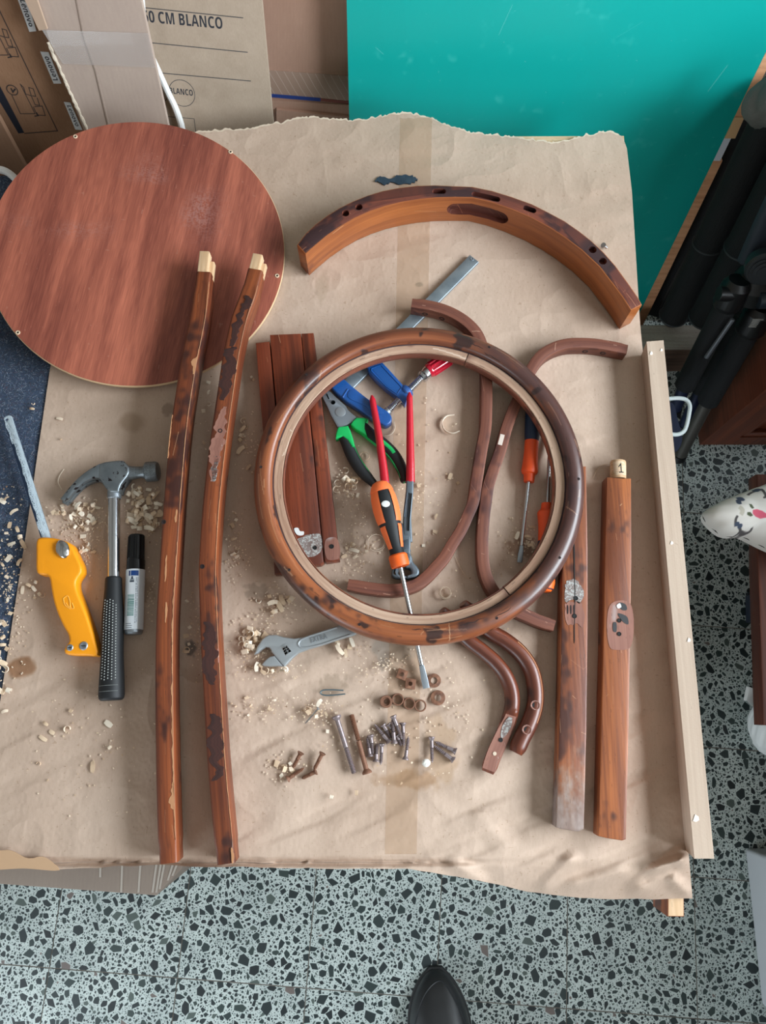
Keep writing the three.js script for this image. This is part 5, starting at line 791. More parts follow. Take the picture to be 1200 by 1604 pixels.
{
  const H = 0.02;
  plank('narrow_board', 'narrow brown board on the outer side of the three boards under the ring', 'three boards under the ring', [[400.4, 537], [421.6, 534.6], [440.5, 730], [446, 800], [455, 897], [430, 899]], H);
  plank('narrow_board', 'wide brown board with a grey glue patch in the middle of three under the ring', 'three boards under the ring', [[422.6, 524], [471.2, 522], [490, 700], [507, 880], [502, 884], [478, 886], [458, 884], [449, 832], [441.5, 730]], H, null, (t) => {
    blotch(t, 'glue_patch', [[456, 856], [463, 846], [475, 839], [490, 835], [503, 838], [505, 862], [497, 870], [480, 873], [468, 871], [459, 867]], H, glue, 'grey dried glue');
    dot(t, 462, 861, H + 0.0004, 0.0022); dot(t, 493.4, 858, H + 0.0004, 0.0022);
    blotch(t, 'paint_flake', [[461, 828], [467, 827], [470, 832], [476, 833], [475, 838], [466, 838]], H + 0.0006, M.white, 'white paint flake', 0.0009);
  });
  plank('narrow_board', 'narrow brown board with one hole near its end beside the green pliers', 'three boards under the ring', [[472, 522], [491, 521], [494, 548], [505, 640], [516, 735], [532, 877], [511, 880], [508, 878], [490.8, 700]], H, null, (t) => {
    blotch(t, 'worn_end', [[511, 845], [527, 843], [531, 874], [513, 876]], H, worn, 'dull worn end'); dot(t, 519.5, 856, H + 0.0004, 0.0025);
  });
  const H2 = 0.026;
  plank('straight_chair_leg', 'straight chair leg with a split and grey glue patch half covered by the ring', 'straight chair legs', [[897, 731], [918.5, 730], [921, 860], [921, 979], [919, 1150], [915, 1299], [906, 1303], [880, 1299], [871.5, 1296], [875, 1180], [878, 1059], [880.7, 900], [889, 800]], H2, V(0, 0, 1), (t) => {
    blotch(t, 'glue_patch', [[886, 914], [893, 906], [905, 910], [913, 922], [914, 938], [908, 946], [897, 940], [887, 944]], H2, glue, 'grey dried glue');
    blotch(t, 'worn_patch', [[886, 944], [897, 941], [912, 946], [913, 985], [905, 978], [890, 980]], H2, worn);
    blotch(t, 'split', [[899, 850], [899.8, 852], [900.6, 900], [901.2, 936], [900.4, 980], [900.2, 1006], [899.6, 1008], [899.4, 966], [900, 936], [899, 890]], H2 + 0.0003, M.dark, 'long dark split', 0.0004);
    for (const k of [0, 5, 10]) blotch(t, 'pencil_mark', [[888.4 + k, 948], [889.6 + k, 948], [890 + k, 961], [888.8 + k, 962]], H2 + 0.0005, M.darkSlot, 'tally stroke', 0.0003);
    dot(t, 902, 937, H2 + 0.0005, 0.0024); dot(t, 900, 965, H2 + 0.0005, 0.0024);
  }, M.boardWorn, { shift: 0.5 });
  plank('straight_chair_leg', 'straight chair leg with a round tenon numbered 1 next to the pale beam', 'straight chair legs', [[951, 747], [975, 749], [989, 749], [989.5, 880], [988, 979], [985, 1150], [981, 1315], [975, 1317], [950, 1313], [937.5, 1310], [941, 1160], [945, 1020], [947, 900]], H2, V(0, 0, 1), (t) => {
    const A = top(969, 750, 0.0155), B = top(969, 722, 0.0155); A.y = B.y = Y0 + 0.0135;
    part(t, 'tenon', lathe(A, B, [[0, 0], [0, 0.0105], [0.93, 0.0105], [1, 0.0098], [1, 0]], 24), M.raw, 'bare round tenon');
    one(t, A, B);
    blotch(t, 'worn_patch', [[957, 946], [986, 944], [987, 1014], [968, 1018], [956, 1015]], H2, worn, 'paler square patch');
    for (const l of [[[970, 944], [980, 947], [982, 955], [976, 956], [968, 949]], [[968, 961], [982, 966], [984, 978], [976, 974]], [[961, 975], [965, 975], [965, 990], [961, 989]]]) blotch(t, 'glue_mark', l, H2 + 0.0005, std({ color: 0x343436, roughness: 0.6 }), 'dark glue mark', 0.0005);
    blotch(t, 'paint_flake', [[966, 948], [971, 945], [973, 951], [968, 953]], H2 + 0.0008, M.white, 'white fleck', 0.0006);
    dot(t, 970, 972, H2 + 0.0007, 0.0022); dot(t, 970, 993, H2 + 0.0007, 0.0022);
  }, M.board, { shift: 0.5 });
  function one(t, A, B) {
    const tip = print(96, 96, (x) => { x.fillStyle = 'rgb(222,196,166)'; x.fillRect(0, 0, 96, 96); for (let i = 0; i < 200; i++) { x.fillStyle = `rgba(${150 + rnd() * 80},${120 + rnd() * 70},${90 + rnd() * 60},.3)`; x.fillRect(rnd() * 96, rnd() * 96, 30, 1.5); } x.strokeStyle = 'rgb(30,28,28)'; x.lineWidth = 7; x.beginPath(); x.moveTo(36, 40); x.lineTo(52, 20); x.lineTo(52, 78); x.moveTo(36, 78); x.lineTo(68, 78); x.stroke(); });
    const m = A.clone().lerp(B, 0.5), g = new THREE.PlaneGeometry(0.0185, 0.019, 10, 1), p = g.attributes.position; for (let i = 0; i < p.count; i++) { const a = p.getX(i) / 0.0107; p.setXYZ(i, m.x + 0.0108 * Math.sin(a), m.y + 0.0108 * Math.cos(a), m.z - p.getY(i)); } g.computeVertexNormals();
    part(t, 'number', g, std({ map: tip, roughness: 0.85, side: THREE.DoubleSide }), 'inked numeral 1');
  }
}
{
  // pale beam along the table edge
  const t = thing('planed_beam', 'long pale planed wooden beam standing along the edge of the paper', 'beam');
  const T4 = [[1013, 535], [1039.5, 533], [1119, 1345], [1088, 1345]].map(([x, y]) => top(x, y, 0.04)), a = top(1005.5, 556, 0), b = top(1075, 1332, 0);
  const B4 = [V(a.x, Y0 - 0.005, a.z), V(T4[1].x, Y0 - 0.005, a.z), V(T4[2].x, Y0 - 0.005, b.z), V(b.x, Y0 - 0.005, b.z)];
  const f = (A, B, C, D) => { const g = slab([A, B, C, D], V(0, 0, 0)); return g; };
  const pos = [], quad = (A, B, C, D) => pos.push(...[A, B, C, A, C, D].flatMap((v) => [v.x, v.y, v.z]));
  quad(T4[3], T4[2], T4[1], T4[0]); quad(B4[0], B4[1], B4[2], B4[3]); for (let i = 0; i < 4; i++) { const j = (i + 1) % 4; quad(T4[i], T4[j], B4[j], B4[i]); }
  const g = new THREE.BufferGeometry(); g.setAttribute('position', new THREE.Float32BufferAttribute(pos, 3)); g.computeVertexNormals();
  part(t, 'beam_body', boxUV(g, V(0, 0, 1)), M.beam);
  for (const [x, y, s] of [[1079, 1002, 3], [1090, 1281, 5], [1052, 850, 2.5], [1020, 553, 2.5], [1036, 548, 2]]) part(t, 'chip', plate([[x - s, y + s], [x - s * 0.3, y - s * 1.1], [x + s * 0.8, y - s * 0.4], [x + s, y + s * 0.7], [x, y + s * 1.3]].map(([u, v]) => top(u, v, 0.04)), Y0 + 0.0399, Y0 + 0.0408, { bevel: 0.0002 }), std({ color: 0xf0e6da, roughness: 0.8 }));
  settle(t);
}

// ------------------------------------------------------------------ tools
const font = await new FontLoader().loadAsync('fonts/droid/droid_sans_bold.typeface.json');
function lettering(s, size, depth, from, to, y) {                            // raised letters on an upper face, running from one plan point to another
  const g = new TextGeometry(s, { font, size, depth, curveSegments: 3 }); g.computeBoundingBox(); const w = g.boundingBox.max.x, d = to.clone().sub(from), a = Math.atan2(d.z, d.x);
  g.scale(d.length() / w, 1, 1); g.rotateX(-Math.PI / 2); g.rotateY(-a); g.translate(from.x, y, from.z); return g;
}
{
  // claw hammer lying on its side
  const t = thing('claw_hammer', 'steel claw hammer with black dimpled rubber grip', 'hammer');
  const C = (l, h) => crop(80, 700, 6.316, l, h), zb = 0.003;
  part(t, 'head', plate(C([[470, 165], [530, 146], [600, 135], [665, 130], [710, 132], [728, 150], [752, 178], [770, 200], [770, 250], [752, 292], [720, 330], [690, 372], [676, 410], [670, 445], [585, 445], [555, 425], [530, 398], [505, 358], [482, 322], [460, 300]], 0.026), Y0 + zb, Y0 + 0.026, { bevel: 0.003, seg: 3 }), M.headSteel);
  const claw = [[480, 162], [415, 195], [360, 230], [312, 264], [270, 300], [228, 340], [190, 382], [155, 424], [125, 462], [100, 496], [88, 508], [98, 520], [130, 536], [165, 510], [205, 462], [245, 416], [290, 372], [340, 336], [390, 314], [440, 304], [486, 312]];
  part(t, 'claw', plate(C(claw, 0.0255), Y0 + 0.0165, Y0 + 0.0255, { bevel: 0.002, seg: 2 }), M.headSteel, 'upper tine of the claw');
  part(t, 'claw', plate(C(claw.map(([x, y], i) => (i > 9 && i < 21 ? [x + 18, y + 38] : [x + 4, y + 8])), 0.011), Y0 + 0.0032, Y0 + 0.0115, { bevel: 0.002, seg: 2 }), M.headSteel, 'lower tine of the claw');
  const ax = (x, y) => { const p = C([[x, y]], 0.0145)[0]; return p; }, n0 = ax(742, 262), n1 = ax(1070, 240);
  part(t, 'poll', lathe(n0, n1, [[0, 0.010], [0.12, 0.0098], [0.3, 0.0083], [0.48, 0.0078], [0.58, 0.0092], [0.6, 0.0125], [0.63, 0.0136], [0.9, 0.0136], [0.965, 0.0122], [0.985, 0.0105], [1, 0]], 28), M.headSteel, 'neck and round striking face');
  part(t, 'cheek', sweep(curve([C([[700, 190]], 0.0145)[0], C([[745, 250]], 0.0145)[0], C([[710, 345]], 0.0145)[0], C([[668, 430]], 0.0145)[0]], 16), oval(0.006, 0.0095, 12)), M.headSteel);
  const s0 = top(179, 766, 0.0145), s1 = top(178, 908, 0.0155), g1 = top(174.5, 1097, 0.0165);
  part(t, 'shaft', rod(s0, s1, 0.0078, 28), M.chrome); part(t, 'collar', lathe(top(179.3, 768, 0.0145), top(179.2, 782, 0.0145), [[0, 0.0079], [0.1, 0.009], [0.9, 0.009], [1, 0.0079]], 24), M.satin);
  const g0 = top(178, 904, 0.0155), R = (q) => 0.0105 + 0.0032 * sm(0, 0.4, q) + 0.0022 * sm(0.55, 1, q);
  const grip = part(t, 'grip', lathe(g0, g1, [[0, 0], [0, 0.0088], [0.012, 0.0104], ...Array.from({ length: 20 }, (_, i) => { const q = 0.03 + 0.93 * i / 19; return [q, R(q)]; }), [0.985, R(1) - 0.0008], [1, R(1) - 0.003], [1, 0]], 28), M.blackRubber, 'black rubber grip');
  const d = g1.clone().sub(g0), L = d.length(), y = d.clone().normalize(), side = y.clone().cross(V(0, 1, 0)).normalize(), up = side.clone().cross(y), dots = [];
  for (let k = -2; k <= 2; k++) for (let i = 0; i < 29; i++) { const q = 0.2 + i * 0.0225 + (k % 2 ? 0.01 : 0), a = k * 0.3, r = R(q) - 0.00012, c = g0.clone().addScaledVector(d, q).addScaledVector(side, r * Math.sin(a)).addScaledVector(up, r * Math.cos(a)); if (k === -2 && i < 2) continue; const s = new THREE.SphereGeometry(0.00095, 6, 4); s.translate(c.x, c.y, c.z); dots.push(s); }
  part(grip, 'grip_dots', mergeGeometries(dots), std({ color: 0xa9aca8, roughness: 0.8 }), 'rows of pale dimples').userData.kind = 'stuff';
  for (const q of [0.885, 0.93]) part(grip, 'groove', sweep(Array.from({ length: 15 }, (_, i) => { const a = -0.8 + 1.6 * i / 14, r = R(q) + 0.0002; return g0.clone().addScaledVector(d, q).addScaledVector(side, r * Math.sin(a)).addScaledVector(up, r * Math.cos(a)); }), oval(0.0005, 0.0004, 6), { up: y }), std({ color: 0x6d706e, roughness: 0.8 }));
  settle(t);
}
{
  const t = thing('hacksaw', 'small hand saw with yellow plastic handle and worn dark blue blade', 'saw');
  const C = (l, h) => crop(0, 620, 3.207, l, h);
  const out = [[185, 735], [190, 720], [204, 713], [270, 715], [345, 737], [362, 750], [386, 800], [410, 852], [412, 890], [396, 912], [385, 935], [388, 970], [408, 1025], [435, 1092], [462, 1170], [482, 1240], [496, 1292], [488, 1307], [440, 1306], [334, 1299], [324, 1286], [332, 1258], [350, 1235], [346, 1204], [322, 1160], [292, 1095], [270, 1025], [258, 960], [250, 915], [238, 903], [195, 897], [186, 882], [184, 800]];
  part(t, 'handle', plate(C(out, 0.02), Y0 + 0.0008, Y0 + 0.023, { bevel: 0.0035, smooth: 90, seg: 4, a: 0.9 }), M.yellow, 'yellow plastic handle');
  const blade = print(64, 512, (x, w, h) => { x.fillStyle = 'rgb(196,212,222)'; x.fillRect(0, 0, w, h); for (let i = 0; i < 500; i++) { x.fillStyle = rnd() < 0.5 ? 'rgba(120,136,150,.35)' : 'rgba(206,214,220,.4)'; x.fillRect(rnd() * w, rnd() * h, ran(1, 5), ran(4, 26)); } x.fillStyle = 'rgb(28,44,66)'; for (let y = 0; y < h; y++) { const e = 16 * fbm(y / 26, 3, 4) + (y > 120 && y < 420 ? 10 * fbm(y / 50, 8, 2) + 6 : 0); x.fillRect(0, y, e - 2, 1); if (rnd() < 0.3) x.fillRect(e + ran(0, 14), y, 3, 2); } });
  const a = C([[36, 104]], 0.013)[0], b = C([[238, 735]], 0.013)[0], d = b.clone().sub(a).normalize(), s = V(d.z, 0, -d.x), w = 0.0063, pts = [];
  for (let i = 0; i <= 8; i++) { const q = Math.PI * i / 8; pts.push(a.clone().addScaledVector(s, w * Math.cos(q)).addScaledVector(d, -w * 0.8 * Math.sin(q) + 0.004)); }
  pts.push(b.clone().addScaledVector(s, -w), b.clone().addScaledVector(s, w));
  const hp = circle(C([[34, 119]], 0.013)[0], 0.0021, 12), g = plate(pts, Y0 + 0.0115, Y0 + 0.013, { bevel: 0.0002, holes: [hp] }), p = g.attributes.position, uv = new Float32Array(p.count * 2), LB = a.distanceTo(b) + 0.01;
  for (let i = 0; i < p.count; i++) { const q = V(p.getX(i) - a.x, 0, p.getZ(i) - a.z); uv[2 * i] = 0.5 + q.dot(s) / (2 * w); uv[2 * i + 1] = 1 - (q.dot(d) + 0.006) / LB; } g.setAttribute('uv', new THREE.BufferAttribute(uv, 2));
  part(t, 'blade', g, std({ map: blade, metalness: 0.15, roughness: 0.45 }), 'blade with worn blue paint');
  const k0 = C([[316, 772]], 0.023)[0], kg = new THREE.SphereGeometry(1, 20, 14), kp = kg.attributes.position; for (let i = 0; i < kp.count; i++) { const v = V(kp.getX(i), kp.getY(i), kp.getZ(i)), q = 0.88 + 0.24 * fbm(v.x * 4 + 3, v.z * 4 + v.y * 2, 3); kp.setXYZ(i, v.x * q, v.y * q, v.z * q); } kg.computeVertexNormals(); kg.scale(0.0085, 0.0045, 0.0125); kg.rotateY(0.45); kg.translate(k0.x, Y0 + 0.0242, k0.z);
  part(t, 'clamp_nut', kg, M.chrome, 'bright clamp nut');
  for (const [x, y, r] of [[352, 1265, 0.0042], [420, 1256, 0.0055]]) { const c = C([[x, y]], 0.023)[0]; c.y = Y0 + 0.0225; const sc = part(t, 'screw', lathe(c, c.clone().add(V(0, 0.0016, 0)), [[0, r], [0.5, r], [1, r * 0.8], [0.9, r * 0.45], [0.4, r * 0.4], [0.4, 0]], 18), M.satin); part(sc, 'screw_slot', box(c.x - r * 0.6, c.x + r * 0.6, c.y + 0.0009, c.y + 0.0015, c.z - 0.0005, c.z + 0.0005), M.dark); }
  for (const l of [[[318, 1018], [338, 1004], [350, 1030], [352, 1066]], [[330, 1040], [348, 1062], [370, 1068], [362, 1040]], [[318, 1018], [326, 1050], [352, 1070]]]) part(t, 'embossed_mark', sweep(curve(C(l, 0.0232), 14), oval(0.0006, 0.0005, 6)), std({ color: 0xffb84a, roughness: 0.5 }));
  settle(t);
}
{
  const t = thing('marker_pen', 'white paint marker with black cap and printed barcode label beside the hammer', 'marker');
  const r = 0.0116, A = top(214.5, 838, r), K = top(212.5, 893, r), E = top(209, 994, r);
  const cap = part(t, 'cap', lathe(A, K, [[0, 0], [0, r * 0.78], [0.03, r * 0.88], [0.7, r * 0.95], [0.72, r * 1.0], [1, r * 1.02], [1, 0]], 32), M.blackPlastic, 'black ribbed cap');
  const d = K.clone().sub(A), y = d.clone().normalize(), s = y.clone().cross(V(0, 1, 0)).normalize(), u = s.clone().cross(y);
  for (let i = -4; i <= 4; i++) { const a = i * 0.33, f = (q, rr_) => A.clone().addScaledVector(d, q).addScaledVector(s, rr_ * Math.sin(a)).addScaledVector(u, rr_ * Math.cos(a)); part(cap, 'rib', sweep([f(0.06, r * 0.9), f(0.68, r * 0.955)], oval(0.0006, 0.0006, 6)), M.blackPlastic); }
  const label = print(512, 1024, (x, w, h) => {                              // u runs round the barrel, v along it
    x.fillStyle = 'rgb(232,238,244)'; x.fillRect(0, 0, w, h); const ink = (c) => (x.fillStyle = c), R = (a, b, c, e) => x.fillRect(a * w, b * h, c * w, e * h);
    const X0 = 0.86;                                                         // the side seen from above is centred on u = 1 and 0
    const put = (u0, v0, du, dv) => { for (const k of [0, -1]) R(u0 + k, v0, du, dv); };
    ink('rgb(26,72,140)'); put(0.97, 0.03, 0.13, 0.08); ink('rgb(20,50,110)'); put(0.93, 0.03, 0.03, 0.08);
    ink('rgb(60,70,84)'); put(0.96, 0.16, 0.07, 0.012); put(0.98, 0.12, 0.03, 0.04); put(0.955, 0.18, 0.075, 0.03);
    ink('rgb(40,120,110)'); let v = 0.40; while (v < 0.72) { const q = ran(0.004, 0.011); put(0.92, v, 0.12, q); v += q + ran(0.004, 0.009); }
    ink('rgba(70,80,96,.75)'); for (let k = 0; k < 26; k++) { put(1.06, 0.14 + k * 0.027, 0.012, ran(0.01, 0.024)); put(1.085, 0.14 + k * 0.027, 0.01, ran(0.008, 0.022)); put(0.86, 0.4 + k * 0.013, 0.012, ran(0.004, 0.01)); } for (let k = 0; k < 4; k++) put(0.9, 0.84 + k * 0.03, ran(0.08, 0.14), 0.01);
  });
  const bg = lathe(K, E, [[0.002, r * 0.6], [0.002, r * 1.04], [0.93, r * 1.04], [0.93, r * 0.6]], 48), bp = bg.attributes.position, bu = new Float32Array(bp.count * 2), e = E.clone().sub(K), eL = e.length(), ey = e.clone().normalize(), es = ey.clone().cross(V(0, 1, 0)).normalize(), eu = es.clone().cross(ey);
  for (let i = 0; i < bp.count; i++) { const q = V(bp.getX(i), bp.getY(i), bp.getZ(i)).sub(K); bu[2 * i] = Math.atan2(-q.dot(es), q.dot(eu)) / (2 * Math.PI); bu[2 * i + 1] = 1 - q.dot(ey) / eL; } bg.setAttribute('uv', new THREE.BufferAttribute(bu, 2));
  part(t, 'barrel', bg, std({ map: label, roughness: 0.4, metalness: 0.1 }), 'white printed barrel'); part(t, 'end_cap', lathe(K.clone().addScaledVector(e, 0.931), E, [[0, 0], [0, r * 1.0], [0.6, r * 0.98], [1, r * 0.8], [1, 0]], 32), M.satin); settle(t);
}
{
  // adjustable wrench
  const t = thing('adjustable_wrench', 'steel adjustable wrench marked EXTRA with its handle end under the ring', 'wrench');
  const C = (l, h = 0.011) => crop(370, 900, 5.714, l, h), b0 = Y0 + 0.0015, b1 = Y0 + 0.0115;
  const worm = [[398, 660], [452, 618], [512, 690], [436, 742]];
  part(t, 'body', plate(C([[160, 716], [172, 680], [192, 636], [230, 580], [262, 554], [292, 540], [360, 540], [430, 560], [520, 571], [600, 560], [750, 510], [900, 462], [1040, 420], [1090, 520], [1060, 541], [900, 590], [750, 640], [650, 668], [560, 702], [500, 752], [466, 790], [430, 826], [404, 796], [340, 722], [316, 694], [308, 672], [292, 654], [264, 650], [228, 670], [192, 704]]), b0, b1, { bevel: 0.0018, holes: [C(worm)], seg: 3 }), M.wrench);
  part(t, 'movable_jaw', plate(C([[226, 806], [262, 764], [300, 734], [342, 726], [404, 800], [428, 826], [380, 820], [300, 824], [246, 820]], 0.0105), b0 + 0.001, b1 - 0.001, { bevel: 0.0015, seg: 3 }), M.wrench, 'movable lower jaw');
  const w0 = C([[428, 634]], 0.006)[0], w1 = C([[474, 716]], 0.006)[0]; w0.y = w1.y = Y0 + 0.0078;
  part(t, 'worm_screw', lathe(w0, w1, Array.from({ length: 33 }, (_, i) => [i / 32, i === 0 || i === 32 ? 0 : 0.0034 + 0.0018 * Math.max(-1, Math.min(1, 2 * Math.cos(i / 32 * 4.5 * 6.2832)))]), 18), M.chrome); part(t, 'worm_well', plate(C(worm.map(([x, y]) => [455 + (x - 455) * 0.97, 680 + (y - 680) * 0.97]), 0.0), b0 + 0.0002, b0 + 0.0008, { bevel: 0 }), M.dark);
  const ridge = curve(C([[900, 474], [750, 522], [620, 566], [572, 590], [556, 622], [572, 648], [612, 654], [750, 628], [900, 578], [1020, 540]], 0.0116).map((p) => p.setY(b1 + 0.0001)), 60);
  part(t, 'panel_rim', sweep(ridge, oval(0.0013, 0.0011, 8)), M.wrench); part(t, 'marking', lettering('EXTRA', 0.0066, 0.0009, C([[668, 612]])[0], C([[818, 570]])[0], b1 - 0.0001), M.satin, 'raised lettering'); settle(t);
}
{
  // F-clamp
  const t = thing('bar_clamp', 'blue F clamp with steel bar and red screw handle half under the ring', 'clamp');
  const C = (l, h = 0.018) => crop(480, 540, 4.615, l, h), b = [top(735, 399, 0.0075), top(751, 409, 0.0075), top(549, 611, 0.0125), top(533, 599, 0.0125)];
  const bar = (() => { const a = b[0].clone().lerp(b[1], 0.5), e = b[3].clone().lerp(b[2], 0.5); a.y = Y0 + 0.0033; e.y = Y0 + 0.005; return sweep([a, e], rr(b[0].distanceTo(b[1]) * 0.96, 0.0062, 0.0008)); })();
  part(t, 'bar', bar, M.zinc, 'zinc plated steel bar'); { const c = top(739.5, 405.5, 0.007), p = part(t, 'rivet', lathe(c.setY(Y0 + 0.0063), c.clone().add(V(0, 0.0012, 0)), [[0, 0], [0, 0.0028], [1, 0.0024], [1, 0.0014], [0.3, 0.0013], [0.3, 0]], 14), M.satin); }
  const jaw = part(t, 'fixed_jaw', plate(C([[172, 288], [212, 250], [256, 240], [332, 300], [452, 394], [540, 450], [596, 488], [618, 528], [610, 560], [572, 582], [544, 572], [460, 522], [372, 462], [262, 386]]), Y0 + 0.0015, Y0 + 0.018, { bevel: 0.0022, smooth: 80, seg: 3 }), M.bluePaint, 'blue cast fixed jaw');
  part(jaw, 'rib', sweep(C([[300, 322], [262, 380]]).map((p) => p.setY(Y0 + 0.0182)), oval(0.0012, 0.001, 8)), M.bluePaint); part(jaw, 'casting_panel', plate(C([[310, 332], [336, 326], [450, 410], [540, 468], [560, 500], [520, 500], [420, 440], [300, 378]]), Y0 + 0.0178, Y0 + 0.0188, { bevel: 0.0004, smooth: 50 }), M.bluePaint);
  const arm = part(t, 'sliding_jaw', plate(C([[438, 160], [470, 138], [545, 119], [624, 204], [700, 290], [738, 316], [748, 346], [738, 384], [712, 430], [690, 402], [654, 372], [580, 320], [510, 256], [456, 198]]), Y0 + 0.0016, Y0 + 0.0175, { bevel: 0.002, seg: 3 }), M.bluePaint, 'blue cast sliding jaw');
  part(arm, 'recess', plate(C([[478, 178], [536, 152], [610, 236], [676, 306], [650, 346], [576, 290]]), Y0 + 0.0174, Y0 + 0.0178, { bevel: 0 }), std({ color: 0x174f90, roughness: 0.45 })); part(arm, 'rim', sweep(C([[470, 172], [540, 146], [690, 306], [656, 356], [574, 298], [470, 190]]).map((p) => p.setY(Y0 + 0.0178)), oval(0.001, 0.0009, 6), { closed: true }), M.bluePaint);
  part(arm, 'screw_boss', rod(top(633, 617, 0.0105), top(640, 610, 0.0105), 0.0102, 20, 0.002), M.bluePaint);
  const A = top(606, 646, 0.0105), B = top(672, 580, 0.0105), Lc = A.distanceTo(B), n = Math.round(Lc / 0.0026), th = []; for (let i = 0; i <= n * 2; i++) th.push([i / (n * 2), i === 0 || i === n * 2 ? 0 : i % 2 ? 0.0054 : 0.0038]);
  part(t, 'screw', lathe(A, B, th, 18), M.chrome, 'threaded steel screw'); part(t, 'screw_tip', rod(top(602, 650, 0.0105), top(609, 643, 0.0105), 0.0062, 16), M.satin);
  part(t, 'ferrule', lathe(top(660, 592, 0.0112), top(671, 581, 0.0112), [[0, 0], [0, 0.0078], [0.25, 0.0092], [0.4, 0.0082], [0.7, 0.0092], [1, 0.0086], [1, 0]], 22), M.chrome);
  const H0 = top(670, 582, 0.0118), H1 = top(722, 548, 0.0118), d = H1.clone().sub(H0), y = d.clone().normalize(), s = y.clone().cross(V(0, 1, 0)).normalize(), u = s.clone().cross(y);
  const hd = part(t, 'handle', lathe(H0, H1, [[0, 0], [0, 0.0092], [0.06, 0.0106], [0.1, 0.0099], [0.6, 0.0099], [0.68, 0.0108], [0.72, 0.0092], [0.78, 0.0106], [0.96, 0.0098], [1, 0.008], [1, 0]], 26), M.redClear, 'glossy red handle');
  for (let i = 0; i < 12; i++) { const a = i * Math.PI / 6, f = (q) => H0.clone().addScaledVector(d, q).addScaledVector(s, 0.0101 * Math.sin(a)).addScaledVector(u, 0.0101 * Math.cos(a)); part(hd, 'flute', sweep([f(0.1), f(0.6)], oval(0.0013, 0.0013, 6)), M.redClear); }
  settle(t);
}
function ribbon(pts, prof, n = 40, o) { return sweep(curve(pts, n), prof, o); }
{
  // combination pliers
  const t = thing('combination_pliers', 'combination pliers with green and black handles lying open under the red pincers', 'pliers');
  const C = (l, h = 0.012) => crop(480, 540, 4.615, l, h), K = (l) => crop(490, 560, 4.444, l, 0.009).map((p) => p.setY(Y0 + 0.0088));
  const head = part(t, 'jaws', plate(C([[104, 348], [116, 334], [150, 322], [182, 346], [216, 380], [262, 420], [284, 440], [300, 470], [332, 498], [362, 522], [330, 560], [302, 574], [282, 582], [246, 602], [226, 596], [204, 556], [178, 512], [152, 450], [124, 396]], 0.0135), Y0 + 0.003, Y0 + 0.0135, { bevel: 0.0012, holes: [circle(C([[194, 420]])[0], 0.0044, 14), slot(C([[148, 362]])[0], C([[162, 392]])[0], 0.0021)], seg: 2 }), std({ color: 0x8d949b, metalness: 0.65, roughness: 0.45 }), 'grey steel jaws');
  const pv = C([[246, 486]], 0.0135)[0]; part(t, 'pivot', lathe(pv.setY(Y0 + 0.0133), pv.clone().add(V(0, 0.001, 0)), [[0, 0], [0, 0.0072], [0.8, 0.007], [1, 0.0064], [1, 0]], 26), std({ color: 0xa3a9ae, metalness: 0.65, roughness: 0.4 }));
  part(t, 'jaw_well', plate(C([[140, 350], [170, 350], [216, 400], [210, 440], [180, 440]], 0.004), Y0 + 0.0032, Y0 + 0.004, { bevel: 0 }), M.dark);
  const g1 = K([[208, 498], [216, 540], [240, 600], [285, 700], [345, 792], [432, 886]]), g2 = K([[318, 452], [352, 486], [400, 534], [505, 618], [572, 690], [620, 780], [640, 868]]);
  const w = (s) => 0.0072 + 0.0016 * Math.sin(Math.PI * Math.min(1, s * 1.1)) - 0.0016 * sm(0.8, 1, s);
  const body = (s) => oval(w(s) * (s < 0.02 || s > 0.98 ? 0.8 : 1), 0.0074 * (s < 0.02 || s > 0.98 ? 0.8 : 1), 18);
  const h1 = part(t, 'handle', ribbon(g1, body), M.blackRubber, 'black handle with green inlay'), h2 = part(t, 'handle', ribbon(g2, body), M.blackRubber, 'black handle with green inlay');
  part(h1, 'collar', plate(C([[222, 606], [234, 592], [300, 584], [318, 620], [338, 680], [352, 738], [330, 738], [300, 690], [262, 662], [212, 676], [210, 652]], 0.0165), Y0 + 0.001, Y0 + 0.0168, { bevel: 0.002, seg: 3 }), M.green, 'green collar'); part(h2, 'collar', plate(C([[320, 574], [338, 546], [362, 526], [420, 526], [446, 534], [424, 568], [424, 610], [440, 660], [400, 634], [350, 604]], 0.0165), Y0 + 0.001, Y0 + 0.0168, { bevel: 0.002, seg: 3 }), M.green, 'green collar');
  const off = (p, k) => { const c = curve(p, 40); return c.map((q, i) => { const T = c[Math.min(39, i + 1)].clone().sub(c[Math.max(0, i - 1)]).normalize(), S = T.cross(V(0, 1, 0)).normalize(); return q.clone().addScaledVector(S, k * (i < 30 ? 1 : 1 - (i - 30) / 22)); }); };
  part(h1, 'inlay', sweep(off(g1, -0.0066), (s) => oval(0.0022 * (1 - 0.7 * s), 0.0048, 10)), M.green, 'green inner edge'); part(h2, 'inlay', sweep(off(g2, 0.0068), (s) => oval(0.0024 * (1 - 0.5 * s), 0.0046, 10)), M.green, 'green inner edge');
  part(h2, 'inlay', sweep(curve(crop(490, 560, 4.444, [[470, 572], [510, 604], [545, 636], [566, 664]], 0.016).map((p) => p.setY(Y0 + 0.0153)), 16), oval(0.0028, 0.0014, 10)), M.green, 'green patch on the back of the handle');
  settle(t);
}
